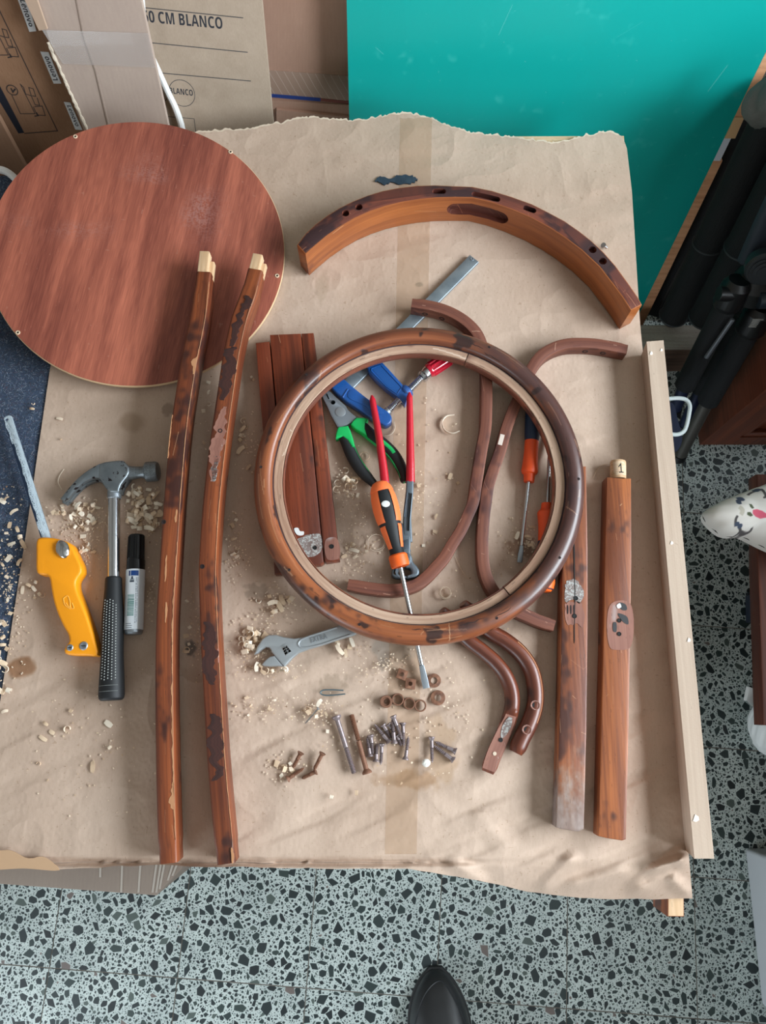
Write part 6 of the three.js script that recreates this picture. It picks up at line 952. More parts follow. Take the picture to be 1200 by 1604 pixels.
{
  // end cutting pincers
  const t = thing('end_cutting_pincers', 'long end cutting pincers with bright red sleeved handles and dark grey jaws', 'pincers');
  const C = (l, h) => crop(560, 600, 5.013, l, h), P = (l) => l.map(([x, y, h]) => C([[x, y]], h)[0]);
  const red = (l, name) => part(t, 'sleeve', ribbon(P(l), (s) => { const e = s < 0.05 ? 0.35 + s * 13 : 1; return oval((0.0041 + 0.0019 * s) * e, 0.0046 * e, 14); }, 40, { a: 0.9 }), M.red, 'red plastic sleeve');
  red([[112, 98, 0.0245], [130, 200, 0.0245], [152, 320, 0.0242], [170, 430, 0.0238], [188, 560, 0.0225], [206, 690, 0.0212], [216, 790, 0.0205]]); red([[408, 74, 0.0245], [410, 200, 0.0242], [412, 350, 0.0238], [414, 500, 0.0232], [416, 640, 0.0222], [416, 778, 0.0205]]);
  const flat = (l, w0, w1, h) => ribbon(P(l), (s) => rr(w0 + (w1 - w0) * s, h, 0.0018), 30);
  part(t, 'arm', flat([[412, 774, 0.0205], [408, 860, 0.0195], [398, 960, 0.018], [390, 1060, 0.0165], [392, 1150, 0.0155], [396, 1250, 0.014]], 0.0098, 0.0118, 0.0085), M.gunmetal, 'dark grey forged arm'); part(t, 'arm', flat([[216, 780, 0.0205], [240, 900, 0.019], [272, 1040, 0.0165], [308, 1160, 0.015], [346, 1270, 0.013], [380, 1340, 0.0125]], 0.0098, 0.015, 0.0075), M.gunmetal, 'dark grey forged arm');
  part(t, 'panel_groove', flat([[398, 862, 0.0236], [388, 960, 0.0225], [378, 1052, 0.021]], 0.0032, 0.0044, 0.0008), std({ color: 0x6d7882, metalness: 0.5, roughness: 0.4 }));
  part(t, 'groove', flat([[424, 866, 0.0238], [412, 990, 0.0226], [402, 1100, 0.0205], [400, 1160, 0.02]], 0.0022, 0.0016, 0.0008), M.dark);
  part(t, 'shoulder', plate(C([[346, 1096], [380, 1140], [406, 1176], [416, 1230], [414, 1330], [424, 1372], [372, 1386], [352, 1340], [348, 1240]], 0.018), Y0 + 0.009, Y0 + 0.019, { bevel: 0.0015, smooth: 40, seg: 3 }), M.gunmetal); part(t, 'maker_plate', plate(C([[360, 1236], [398, 1226], [408, 1296], [368, 1308]], 0.0194), Y0 + 0.0189, Y0 + 0.0194, { bevel: 0.0001 }), std({ color: 0x59636d, metalness: 0.5, roughness: 0.4 }), 'small stamped square');
  part(t, 'jaw', plate(C([[392, 1330], [424, 1352], [436, 1400], [466, 1436], [486, 1470], [484, 1500], [462, 1520], [420, 1528], [386, 1530], [386, 1510], [414, 1506], [424, 1478], [408, 1454], [380, 1448], [364, 1430], [362, 1370]], 0.021), Y0 + 0.002, Y0 + 0.021, { bevel: 0.003, smooth: 70, seg: 3 }), M.gunmetal, 'rounded jaw'); part(t, 'jaw', plate(C([[346, 1400], [352, 1446], [322, 1460], [318, 1490], [340, 1512], [383, 1514], [382, 1530], [330, 1530], [290, 1524], [268, 1508], [268, 1472], [284, 1444], [308, 1424]], 0.021), Y0 + 0.002, Y0 + 0.021, { bevel: 0.003, smooth: 70, seg: 3 }), M.gunmetal, 'rounded jaw'); part(t, 'rivet', lathe(C([[384, 1400]], 0.02)[0].setY(Y0 + 0.0195), C([[384, 1400]], 0.02)[0].setY(Y0 + 0.0222), [[0, 0], [0, 0.006], [0.6, 0.0058], [1, 0.004], [1, 0]], 20), M.gunmetal);
  settle(t);
}
{
  // stubby handled screwdriver lying across the pincers
  const t = thing('screwdriver', 'flat screwdriver with orange and black two tone handle lying across the pincers', 'screwdriver');
  const A = top(594.5, 756, 0.0415), B = top(627, 886, 0.0385), E = top(668, 1078, 0.0032), d = B.clone().sub(A), R = [[0, 0.0075], [0.03, 0.0108], [0.08, 0.0132], [0.2, 0.0158], [0.33, 0.0163], [0.46, 0.0152], [0.58, 0.0128], [0.7, 0.0104], [0.78, 0.0092], [0.84, 0.0093], [0.9, 0.0102], [1, 0.0102]];
  const r = (q) => { for (let i = 1; i < R.length; i++) if (q <= R[i][0]) return R[i - 1][1] + (R[i][1] - R[i - 1][1]) * (q - R[i - 1][0]) / (R[i][0] - R[i - 1][0]); return R[R.length - 1][1]; };
  part(t, 'grip_core', lathe(A, B, [[0, 0], ...R.map(([q, v]) => [q, v]), [1, 0]], 36), M.blackRubber, 'black rubber core');
  const shell = (q0, q1, phi, w, e = 0.0011) => { const n = 12, pr = [[q0, r(q0) - 0.001]]; for (let i = 0; i <= n; i++) { const q = q0 + (q1 - q0) * i / n, f = Math.min(1, 6 * Math.min(i / n, 1 - i / n) + 0.35); pr.push([q, r(q) + e * f]); } pr.push([q1, r(q1) - 0.001]); return lathe(A, B, pr, 14, phi - w / 2, w); };
  part(t, 'end_cap', lathe(A.clone().addScaledVector(d, -0.008), B, [[0, 0], [0, 0.006], [0.02, 0.0102], [0.06, 0.0132], [0.11, 0.0152], [0.125, 0.0153], [0.13, 0.013]], 32), M.orangeSoft, 'orange end');
  for (const k of [0, 1, 2]) { const phi = 0.95 + k * 2.094; part(t, 'grip_panel', shell(0.09, 0.5, phi, 1.1), M.orangeSoft, 'orange grip panel'); part(t, 'grip_panel', shell(0.535, 0.8, phi, 0.85), M.orangeSoft, 'orange grip panel'); }
  part(t, 'collar', lathe(A.clone().lerp(B, 0.87), B.clone().addScaledVector(d, 0.012), [[0, 0], [0, 0.0108], [0.12, 0.0122], [0.85, 0.0122], [1, 0.0112], [1, 0]], 32), M.orange, 'orange collar');
  const c = A.clone().lerp(B, 0.295); const y = d.clone().normalize(), s = y.clone().cross(V(0, 1, 0)).normalize(), u = s.clone().cross(y), dg = new THREE.SphereGeometry(1, 16, 8); dg.scale(0.0056, 0.0008, 0.0044); dg.translate(c.x + u.x * 0.0162, c.y + u.y * 0.0163, c.z + u.z * 0.0163); part(t, 'paint_dot', dg, M.white, 'white dab');
  const dir = E.clone().sub(B).normalize(), Q = E.clone().addScaledVector(dir, -0.03); part(t, 'shank', rod(B.clone().addScaledVector(dir, 0.002), Q, 0.0031, 20), M.chrome);
  part(t, 'blade_tip', sweep([Q, Q.clone().lerp(E, 0.35), Q.clone().lerp(E, 0.7), E], (q) => rr(0.006 + 0.0032 * sm(0, 0.6, q) - 0.0008 * q, 0.006 - 0.0046 * sm(0, 1, q), 0.0007)), M.satin, 'flattened tip'); settle(t);
}
function electrician(label, A, B, S0, tip, rB) {                              // navy and orange screwdriver: handle end A, handle front B, then shank to the tip
  const t = thing('screwdriver', label, 'screwdriver', undefined), d = B.clone().sub(A);
  part(t, 'handle', lathe(A, B, [[0, 0], [0, rB * 0.6], [0.02, rB * 0.86], [0.1, rB * 1.0], [0.3, rB * 1.02], [0.5, rB * 0.92], [0.56, rB * 0.84], [0.56, 0]], 28), M.navy, 'dark blue handle');
  part(t, 'end_cap', lathe(A.clone().addScaledVector(d, -0.012), A.clone().addScaledVector(d, 0.13), [[0, 0], [0.05, rB * 0.62], [0.3, rB * 0.92], [0.7, rB * 1.025], [1, rB * 1.03], [1, rB * 0.9]], 28), M.orange, 'orange end');
  part(t, 'front_grip', lathe(A.clone().addScaledVector(d, 0.555), B, [[0, 0], [0, rB * 0.84], [0.3, rB * 0.84], [0.55, rB * 0.92], [0.74, rB * 1.02], [0.8, rB * 0.9], [0.82, rB * 0.7], [1, rB * 0.62], [1, 0]], 28), M.orangeDark, 'orange front grip');
  const dir = tip.clone().sub(S0).normalize(), Q = tip.clone().addScaledVector(dir, -0.022); part(t, 'shank', rod(S0, Q, 0.0024, 16), M.chrome);
  part(t, 'blade_tip', sweep([Q, Q.clone().lerp(tip, 0.5), tip], (q) => rr(0.0046 + 0.0022 * sm(0, 0.5, q), 0.0046 - 0.0034 * q, 0.0005)), M.satin); settle(t); return t;
}
electrician('navy and orange screwdriver whose bare blade points towards the viewer inside the ring', top(838.5, 612, 0.0125), top(828.5, 755, 0.0118), top(828.6, 752, 0.0118), top(814, 881, 0.003), 0.0112);
electrician('navy and orange screwdriver lying reversed with its blade under the upper ring edge', top(853, 926, 0.0147), top(857.6, 789, 0.0125), top(857.6, 791, 0.0115), top(862.5, 660, 0.0036), 0.0128);

// ------------------------------------------------------------------ small hardware
{
  const G = 'old wood screws in the pile on the paper', proto = (() => {
    const t = thing('wood_screw', 'old countersunk wood screw', 'screw', G), L = 0.0325, pts = [[0, 0], [0.0, 0.0002]];
    part(t, 'head', lathe(V(0, 0, 0), V(0, 0, 0.0045), [[0, 0], [0, 0.0044], [0.16, 0.0044], [1, 0.0024], [1, 0]], 20), M.screwSteel);
    part(t, 'slot', box(-0.0042, 0.0042, -0.0005, 0.0005, -0.0002, 0.0004), M.dark);
    part(t, 'shank', rod(V(0, 0, 0.0042), V(0, 0, 0.0135), 0.0024, 16, 0.0002), M.screwSteel);
    const n = 18, th = []; for (let i = 0; i <= n; i++) { const q = i / n, r = 0.0027 * (q < 0.75 ? 1 : 1 - (q - 0.75) * 3.2); th.push([q, i === 0 || i === n ? 0 : Math.max(0.0004, i % 2 ? r : r * 0.55)]); } part(t, 'thread', lathe(V(0, 0, 0.0133), V(0, 0, L), th, 14), M.screwSteel, 'threaded end'); return t;
  })();
  const C4 = (x, y, h) => crop(470, 1080, 4.615, [[x, y]], h)[0], C5 = (x, y, h) => crop(400, 980, 3.529, [[x, y]], h)[0]; let first = true;
  const put = (label, head, tip, roll = 0) => {
    const o = first ? proto : proto.clone(); if (!first) { o.name = numbered('wood_screw'); scene.add(o); o.userData = { ...proto.userData }; } first = false; o.userData.label = label;
    const z = tip.clone().sub(head), L = z.length(); z.normalize(); const x = V(0, 1, 0).cross(z).normalize(), y = z.clone().cross(x);
    o.position.copy(head); o.quaternion.setFromRotationMatrix(new THREE.Matrix4().makeBasis(x, y, z)); o.rotateZ(roll); o.scale.set(1, 1, L / 0.0325); return o;
  };
  const a = 0.0044, b = 0.0026;
  put('bright shanked screw, first upright one of the pile from the two bolts', C4(506, 486, a), C4(486, 336, b), 1); put('short screw leaning on the first upright screw of the pile', C4(511, 328, a), C4(527, 470, b), 2); put('screw with orange rusty thread lower in the pile, head down', C4(549, 522, a), C4(556, 388, b), 0.4); put('screw with its head up between the lower rusty screw and the middle of the pile', C4(592, 392, a), C4(583, 545, b), 2.2);
  put('screw lying aslant across a pale shaving in the pile', C4(646, 382, a), C4(538, 252, b), 1); put('short screw with its head showing beside the slanted one in the pile', C4(600, 254, a), C4(662, 356, b + 0.001), 0.2); put('screw standing out at the top middle of the pile', C4(682, 390, a + 0.003), C4(668, 196, b + 0.005), 1.5); put('slanted screw with its head at the very top of the pile', C4(674, 190, a + 0.006), C4(738, 362, b + 0.004), 0.9);
  put('upright screw with a broad head on the far side of the pile', C4(743, 240, a), C4(750, 412, b), 1.2); put('screw hanging lowest at the far side of the pile', C4(762, 508, a), C4(784, 338, b), 0.5); put('screw half hidden at the bottom of the pile', C4(640, 248, a), C4(690, 320, b), 2); put('short thread end showing under the far side of the pile', C4(700, 330, a), C4(732, 408, b), 0.6);
  put('single upright screw beside a crossed pair away from the pile', C4(951, 342, a), C4(955, 532, b), 1.1); put('upper screw of the slanted pair away from the pile', C4(1128, 448, a), C4(972, 376, b), 0.4); put('lower screw of the slanted pair away from the pile', C4(1112, 512, a), C4(966, 404, b), 1.9);
  const G2 = 'rusty screws in two crossed pairs';
  for (const [l, h, q] of [['rusty screw pointing up among pale chips near the wrench', [252, 702], [205, 790]], ['rusty screw lying flat in the chips near the wrench', [176, 850], [270, 786]], ['rusty bent looking screw with a wide head near the two bolts', [372, 704], [322, 800]], ['rusty screw crossing under the wide headed one', [336, 806], [256, 846]]]) { const o = put(l, C5(...h, l.includes('cross') || l.includes('flat') ? a : a + 0.002), C5(...q, b), ran(0, 3)); o.userData.group = G2; o.traverse((m) => { if (m.isMesh && m.material !== M.dark) m.material = M.rust; }); }
  // bolts
  const bolt = (label, head, tip, threadFrom, mat) => { const t = thing('bolt', label, 'bolt', 'pair of long bolts'), hd = top(...head, 0.0052), tp = top(...tip, 0.0036), d = tp.clone().sub(hd), L = d.length(); part(t, 'head', lathe(hd, hd.clone().addScaledVector(d, 0.006 / L), [[0, 0], [0, 0.0058], [0.2, 0.0062], [0.45, 0.0058], [1, 0.003], [1, 0]], 22), mat); part(t, 'shank', rod(hd.clone().addScaledVector(d, 0.0055 / L), hd.clone().addScaledVector(d, threadFrom), 0.0031, 18, 0.0001), mat); const n = 2 * Math.round(L * (1 - threadFrom) / 0.0017), th = []; for (let i = 0; i <= n; i++) th.push([i / n, i === 0 || i === n ? 0 : i % 2 ? 0.0034 : 0.0024]); part(t, 'thread', lathe(hd.clone().addScaledVector(d, threadFrom), tp, th, 16), mat, 'threaded end'); settle(t); };
  bolt('long bolt with greyish shank and its head towards the top of the photo', [526.5, 1121], [555, 1212], 0.55, M.screwSteel); bolt('long brown rusty bolt with its head towards the bottom of the photo', [575.5, 1212], [550.5, 1119], 0.55, M.rust);
  // nuts, washers, spacers
  for (const [x, y, r, l] of [[630, 1056.5, 0.35, 'square rusty nut, upper one of two touching nuts near the screwdriver tip'], [643, 1071, 0.15, 'square rusty nut, lower one of two touching nuts near the screwdriver tip']]) { const t = thing('square_nut', l, 'nut', 'pair of square nuts'), c = top(x, y, 0.005), q = [0, 1, 2, 3].map((k) => V(c.x + 0.0091 * Math.cos(r + Math.PI / 4 + k * Math.PI / 2), 0, c.z + 0.0091 * Math.sin(r + Math.PI / 4 + k * Math.PI / 2))); part(t, 'nut_body', plate(q, Y0 + 0.0003, Y0 + 0.0055, { bevel: 0.0009, holes: [circle(c, 0.0036, 18)] }), M.rust); settle(t); }
  for (const [x, y, l, h] of [[680, 1066, 'rusty flat washer partly under the screwdriver tip', 0], [686, 1093, 'rusty flat washer lying free beside the four spacer rings', 0]]) { const t = thing('washer', l, 'washer', 'two flat washers'), c = top(x, y, 0.0015), r = x < 683 ? 0.0088 : 0.0094; part(t, 'washer_body', plate(circle(c, r, 40), Y0 + 0.0003, Y0 + 0.0013, { bevel: 0.0002, holes: [circle(c, 0.0044, 24)] }), M.rust); settle(t); }
  const ord = ['thick walled first ring in the row of four rusty spacer rings', 'second of the four rusty spacer rings from the side of the bolts', 'third of the four rusty spacer rings from the side of the bolts', 'last of the four rusty spacer rings, nearest the free washer'];
  [[604.8, 1099], [623.2, 1095.6], [641, 1102], [658.6, 1105.4]].forEach(([x, y], i) => { const t = thing('spacer_ring', ord[i], 'ring', 'row of four spacer rings'), c = top(x, y, 0.006); c.y = Y0 + 0.0003; const R = i ? 0.0076 : 0.0078, r = i ? 0.0058 : 0.0048; part(t, 'ring_body', lathe(c, c.clone().add(V(0, 0.0072, 0)), [[0, r], [0, R - 0.0004], [0.06, R], [0.94, R], [1, R - 0.0005], [1, r + 0.0004], [0.94, r], [0, r]], 32), M.rust); if (i === 0) part(t, 'inner_lip', lathe(c, c.clone().add(V(0, 0.005, 0)), [[0, 0.003], [0, 0.0046], [1, 0.0046], [1, 0.003], [0, 0.003]], 28), M.rust); settle(t); });
  const nail = thing('nail', 'short bright nail lying in pale chips above the rusty screws', 'nail'), na = top(498, 1110, 0.0026), nb = top(477.5, 1134, 0.0012); part(nail, 'shank', lathe(na, nb, [[0, 0], [0, 0.0012], [0.9, 0.0011], [1, 0.0002]], 12), M.chrome); part(nail, 'head', lathe(na.clone().addScaledVector(nb.clone().sub(na), -0.04), na, [[0, 0], [0, 0.0026], [1, 0.0026], [1, 0]], 14), M.satin); settle(nail);
  const wire = thing('bent_wire', 'thin bent wire staple lying above the two long bolts', 'wire'); part(wire, 'wire_body', ribbon([top(541, 1087, 0.001), top(525, 1088.5, 0.001), top(509, 1089, 0.001), top(503, 1087, 0.0012), top(502, 1084.5, 0.0012), top(505, 1081.5, 0.001), top(520, 1080.5, 0.001), top(538, 1081.5, 0.001)], oval(0.0009, 0.0009, 8)), std({ color: 0x6d7f86, metalness: 0.6, roughness: 0.45 })); settle(wire);
  const pil = thing('white_fleck', 'small white lump of filler beside the single upright screw', 'filler lump'); part(pil, 'lump', (() => { const c = top(667.5, 1195, 0.004), g = new THREE.SphereGeometry(1, 18, 12), p = g.attributes.position; for (let i = 0; i < p.count; i++) { const v = V(p.getX(i), p.getY(i), p.getZ(i)), q = 0.85 + 0.3 * fbm(v.x * 3 + 4, v.z * 3 + v.y, 2); p.setXYZ(i, v.x * q * 0.0052 + c.x, Math.max(Y0 + 0.0004, c.y + v.y * q * 0.0036), v.z * q * 0.005 + c.z); } g.computeVertexNormals(); return g; })(), std({ color: 0xefece4, roughness: 0.85 })); settle(pil);
}

// ------------------------------------------------------------------ shavings
{
  scene.updateMatrixWorld(true);
  const obstacles = []; scene.traverse((m) => { if (m.isMesh && !/sheet|torn_edge|packing_tape|felt|tile|grout|wall|ceiling|curled/.test(m.name)) { m.geometry.computeBoundingBox(); obstacles.push(m); } });
  const boxes = obstacles.map((m) => new THREE.Box3().copy(m.geometry.boundingBox).applyMatrix4(m.matrixWorld)), ray = new THREE.Raycaster(), down = V(0, -1, 0);
  const blocked = (p, r) => { for (const [a, b] of [[0, 0], [r, 0], [-r, 0], [0, r], [0, -r]]) { const o = V(p.x + a, 1.0, p.z + b), near = obstacles.filter((m, i) => { const B = boxes[i]; return o.x > B.min.x && o.x < B.max.x && o.z > B.min.z && o.z < B.max.z && B.max.y > 0.64; }); ray.set(o, down); ray.far = 0.35; if (near.length && ray.intersectObjects(near, false).length) return true; } return false; };
  const strip = (pts, w, th) => sweep(pts, (s) => rr(w * (0.55 + 0.45 * Math.sin(Math.PI * (0.12 + 0.76 * s))), th, th * 0.3, 1), { a: 0.5 });
  const arc = (r, a0, a1, n, rise = 0, spiral = 0) => Array.from({ length: n + 1 }, (_, i) => { const q = a0 + (a1 - a0) * i / n, rr_ = r * (1 - spiral * i / n); return V(rr_ * Math.cos(q), rise * i / n, rr_ * Math.sin(q)); });
  const kinds = [];
  const flake = (L, w, bend, twist) => { const pts = []; for (let i = 0; i <= 6; i++) { const s = i / 6 - 0.5; pts.push(V(s * L, 0.0006 + bend * (0.25 - s * s) * 4 * L * 0.12 + 0.0004, twist * s * s * L)); } return strip(pts, w, 0.0005); };
  const rolled = (r, w, turns) => { const pts = Array.from({ length: 15 }, (_, i) => { const q = turns * 6.283 * i / 14; const R = r * (1 - 0.35 * i / 14); return V(R * Math.cos(q), r + 0.0003 + R * Math.sin(q), 0); }); return sweep(pts, rr(0.0005, w, 0.00015, 1).map(([a, b]) => [a, b]), { up: V(0, 0, 1), a: 0.5 }); };
  const hoop = (r, w, a1) => sweep(arc(r, 0, a1, 16, 0, 0.18).map((p) => p.setY(w / 2 + 0.0003)), rr(0.0005, w, 0.00015, 1), { a: 0.5 });
  const chunk = (a, b, c) => { const g = new THREE.BoxGeometry(a, b, c, 1, 1, 1).toNonIndexed(), p = g.attributes.position, key = new Map(); for (let i = 0; i < p.count; i++) { const k = `${Math.sign(p.getX(i))}${Math.sign(p.getY(i))}${Math.sign(p.getZ(i))}`; if (!key.has(k)) key.set(k, [ran(0.75, 1.15), ran(0.7, 1.1), ran(0.7, 1.15)]); const f = key.get(k); p.setXYZ(i, p.getX(i) * f[0], p.getY(i) * f[1] + b / 2 + 0.0003, p.getZ(i) * f[2]); } g.computeVertexNormals(); return g; };
  for (let i = 0; i < 6; i++) kinds.push(flake(ran(0.009, 0.017), ran(0.0045, 0.0082), ran(0.4, 1.4), ran(-0.5, 0.5)));
  for (let i = 0; i < 4; i++) kinds.push(rolled(ran(0.0025, 0.0042), ran(0.004, 0.007), ran(0.5, 1.0)));
  for (let i = 0; i < 3; i++) kinds.push(hoop(ran(0.004, 0.006), ran(0.003, 0.005), ran(2.4, 4.4)));
  for (let i = 0; i < 6; i++) kinds.push(chunk(ran(0.006, 0.010), ran(0.0012, 0.0022), ran(0.0045, 0.007)));
  const heapAt = []; let count = 0;
  const add = (geo, p, label, group, mat, tilt = 0) => { const m = new THREE.Mesh(geo, mat ?? M.shaving[Math.floor(rnd() * 4)]); m.name = numbered('wood_shaving'); m.userData = { label, category: 'wood shaving', group }; m.position.copy(p); m.rotation.set(tilt * ran(-1, 1), ran(0, 6.28), tilt * ran(-1, 1), 'YXZ'); m.castShadow = m.receiveShadow = true; scene.add(m); count++; return m; };
  const heap = (x, y, rx, ry, n, label, group, { base = 0, pick = [0, kinds.length], s = [0.75, 1.1] } = {}) => {
    n = Math.round(n * 0.76);
    for (let k = 0, tries = 0; k < n && tries < n * 30; tries++) {
      const a = ran(0, 6.283), q = Math.pow(rnd(), 0.62), p = top(x + rx * q * Math.cos(a), y + ry * q * Math.sin(a), 0); if (blocked(p, 0.0035)) continue;
      let h = base; for (const o of heapAt) { const e = Math.hypot(o.x - p.x, o.z - p.z); if (e < 0.0075) h = Math.max(h, o.h + 0.0016 * (1 - e / 0.012)); } h = Math.min(h, 0.010); heapAt.push({ x: p.x, z: p.z, h: h + 0.0012 }); p.y = Y0 + h + 0.0002;
      const m = add(kinds[pick[0] + Math.floor(rnd() * (pick[1] - pick[0]))], p, label, group, null, h > base ? 0.35 : 0.06); m.scale.setScalar(ran(...s)); k++;
    }
  };
  heap(222, 806, 34, 44, 84, 'pale wood shaving in the dense heap between hammer head and bent chair leg', 'shavings heaped between hammer and chair leg');
  heap(122, 806, 36, 24, 34, 'pale wood chip under the hammer claw', 'chips under the hammer claw', { s: [0.7, 1] });
  heap(138, 850, 14, 24, 14, 'pale wood crumb between the yellow saw handle and the hammer shaft', 'crumbs beside the saw handle', { pick: [9, 19], s: [0.55, 0.85] });
  heap(58, 920, 18, 18, 9, 'pale chip beside the lower edge of the yellow saw handle', 'chips beside the saw handle', { s: [0.6, 0.9] });
  heap(400, 1005, 26, 22, 30, 'pale chip heaped round the wrench jaws', 'chips around the wrench jaws'); heap(432, 945, 34, 20, 14, 'pale chip in the trail between wrench and ring', 'chips between wrench and ring'); heap(425, 1047, 30, 7, 14, 'pale chip along the lower side of the wrench', 'chips below the wrench', { s: [0.6, 0.95] }); heap(535, 1012, 26, 12, 8, 'pale chip beside the wrench handle under the ring edge', 'chips beside the wrench handle', { s: [0.6, 1] });
  heap(545, 760, 20, 26, 16, 'pale curled shaving between the narrow boards and the pliers', 'shavings inside the ring by the pliers', { pick: [0, 13] }); heap(557, 850, 26, 30, 12, 'pale chip inside the ring between the narrow boards and the screwdriver handle', 'chips inside the ring by the boards', { s: [0.55, 0.95] });
  heap(828, 850, 22, 26, 10, 'pale flake around the tip of the navy screwdriver', 'flakes at the screwdriver tip', { pick: [0, 6], s: [0.5, 0.85] }); heap(640, 770, 80, 120, 10, 'small pale chip scattered inside the ring', 'chips scattered inside the ring', { s: [0.4, 0.8] });
  heap(18, 860, 26, 90, 24, 'pale shaving lying on the dark felt blanket', 'shavings on the felt blanket', { pick: [0, 10], s: [0.6, 1] }); heap(8, 1030, 14, 90, 22, 'pale chip on the strip of felt at the paper edge', 'chips at the edge of the felt', { s: [0.6, 0.95] });
  heap(446, 1204, 20, 14, 9, 'pale chip among the rusty screws', 'chips among the rusty screws', { pick: [13, 19], s: [0.6, 0.9] }); heap(496, 1112, 18, 14, 9, 'pale chip round the bright nail', 'chips around the nail', { s: [0.55, 0.85] }); heap(300, 980, 12, 60, 9, 'pale chip in the gap between the two bent chair legs', 'chips between the bent legs', { s: [0.5, 0.9] }); heap(318, 640, 14, 60, 6, 'pale curl in the upper gap between the two bent chair legs', 'curls between the bent legs', { s: [0.5, 0.9] });
  heap(380, 680, 14, 26, 9, 'pale chip between the bent chair leg and the narrow boards', 'chips beside the boards'); heap(368, 848, 10, 40, 9, 'pale chip beside the lower part of the bent chair leg and ring', 'chips beside the leg and ring', { s: [0.45, 0.85] }); heap(405, 1105, 60, 16, 8, 'tiny pale chip in the line along the paper crease', 'chips along the paper crease', { s: [0.35, 0.6] }); heap(110, 1200, 90, 120, 12, 'lone pale chip on the lower part of the paper', 'chips on the lower paper', { s: [0.5, 0.95] }); heap(520, 1180, 160, 90, 8, 'small pale chip around the screws', 'chips around the screws', { s: [0.35, 0.7] }); heap(100, 640, 60, 50, 5, 'small pale chip below the round board', 'chips below the round board', { s: [0.4, 0.7] }); heap(400, 640, 18, 120, 5, 'small pale chip beside the ring', 'chips beside the ring', { s: [0.4, 0.7] });
  // single long curls
  const single = (label, geo, x, y, dh = 0) => { const p = top(x, y, 0); p.y += dh; const m = add(geo, p, label, undefined, M.shaving[Math.floor(rnd() * 4)]); delete m.userData.group; m.rotation.set(0, 0, 0); return m; };
  const flatCurl = (l, w) => sweep(curve(l.map(([x, y, h]) => V(x * 0.00085, (h ?? 0) + w / 2 + 0.0004, y * 0.00085)), 26), (s) => rr(0.0006, w * (0.5 + 0.5 * Math.sin(Math.PI * (0.1 + 0.8 * s))), 0.0002, 1), { a: 0.5 });
  single('broad C shaped pale shaving inside the ring beside the bent strap', flatCurl([[6, -14], [-8, -11], [-14, 0], [-10, 13], [2, 18], [14, 14]], 0.006), 706, 664); single('coiled pale shaving lying below the lower bend of the strap', sweep(arc(0.0085, 0, 11, 40, 0.002, 0.25).map((p) => p.setY(p.y + 0.0022)), rr(0.0005, 0.0036, 0.0002, 1), { a: 0.5 }), 697, 929); single('thin pale coil beside the reversed screwdriver handle', sweep(arc(0.009, 0.5, 8.5, 36, 0.001, 0.55).map((p) => p.setY(p.y + 0.0028)), rr(0.0005, 0.005, 0.0002, 1), { a: 0.5 }), 852, 853); single('small pale coil between the open plier handles', sweep(arc(0.009, 1, 10, 36, 0.001, 0.6).map((p) => p.setY(p.y + 0.0012)), rr(0.0005, 0.0018, 0.0002, 1), { a: 0.5 }), 572, 716); single('wide thin pale loop of shaving beside the screwdriver handle', sweep(arc(0.0125, 0, 8, 36, 0.001, 0.2).map((p) => p.setY(p.y + 0.0009)), rr(0.0005, 0.0012, 0.0002, 1), { a: 0.5 }), 590, 850); single('thin stalk of shaving standing off the hammer claw tip', flatCurl([[4, -18], [-2, -6], [-3, 4], [4, 16]], 0.0014), 95, 752); single('hair thin curved shaving between the strap and ring', flatCurl([[-14, -22], [-6, -4], [4, 10], [22, 20]], 0.0009), 728, 895); single('hair thin curl beside the numbered tenon', flatCurl([[14, -10], [0, -8], [-10, 2], [-16, 14]], 0.001), 944, 736);
  single('thin pale curl under the end of the blue clamp jaw', flatCurl([[8, -14], [9, -2], [2, 8], [-8, 10]], 0.0012), 610, 674);
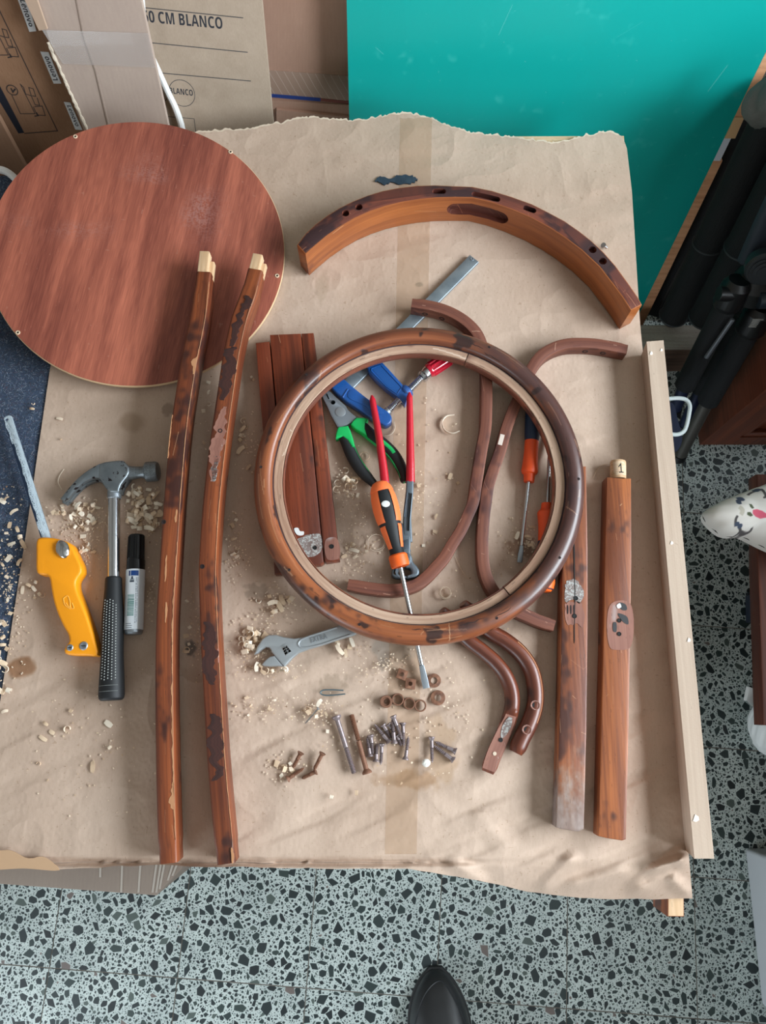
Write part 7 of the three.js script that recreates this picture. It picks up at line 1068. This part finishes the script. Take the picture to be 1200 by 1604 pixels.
  // crumbs and dust too fine to count
  const bits = [0, 1, 2].map((k) => chunk(0.0016 + k * 0.0004, 0.0007, 0.0012)), pos = [], spots = [[215, 810, 60, 60, 260], [120, 815, 60, 40, 160], [140, 860, 40, 50, 120], [230, 930, 14, 60, 80], [400, 1005, 50, 50, 240], [440, 945, 50, 40, 120], [420, 1050, 60, 20, 90], [545, 770, 40, 50, 110], [555, 860, 50, 60, 150], [825, 850, 50, 50, 120], [15, 920, 40, 160, 260], [450, 1205, 40, 30, 60], [500, 1110, 40, 30, 80], [385, 700, 40, 60, 80], [370, 860, 24, 60, 110], [310, 990, 16, 80, 80], [600, 1040, 80, 40, 110], [600, 1150, 160, 80, 160], [650, 780, 130, 160, 160], [760, 940, 60, 60, 60], [160, 1160, 130, 130, 90], [420, 1110, 80, 24, 110], [700, 1100, 120, 120, 60], [300, 650, 40, 120, 50]];
  const all = []; for (const [x, y, rx, ry, n] of spots) for (let k = 0; k < n; k++) { const a = ran(0, 6.283), q = rnd(), p = top(x + rx * q * Math.cos(a), y + ry * q * Math.sin(a), 0.0003); if (blocked(p, 0.001)) continue; all.push([p, ran(0, 6.283), ran(0.5, 1.25), Math.floor(rnd() * 3)]); }
  const crumbs = new THREE.InstancedMesh(bits[1], M.shaving[0], all.length), m4 = new THREE.Matrix4(), col = new THREE.Color();
  all.forEach(([p, r, s], i) => { m4.compose(p, new THREE.Quaternion().setFromAxisAngle(V(0, 1, 0), r), V(s, s, s)); crumbs.setMatrixAt(i, m4); crumbs.setColorAt(i, col.setRGB(...[[1, 1, 1], [0.85, 0.8, 0.72], [0.7, 0.6, 0.5], [0.35, 0.25, 0.2]][Math.floor(rnd() * rnd() * 4)])); });
  crumbs.name = 'wood_crumbs'; crumbs.userData = { label: 'fine wood crumbs and dust sprinkled over the kraft paper', category: 'wood crumbs', kind: 'stuff' }; scene.add(crumbs);
  console.log('shavings', count, 'crumbs', all.length);
}
scene.traverse((o) => { if (o.isMesh && !o.isInstancedMesh) o.castShadow = o.receiveShadow = true; });
renderer.render(scene, camera);
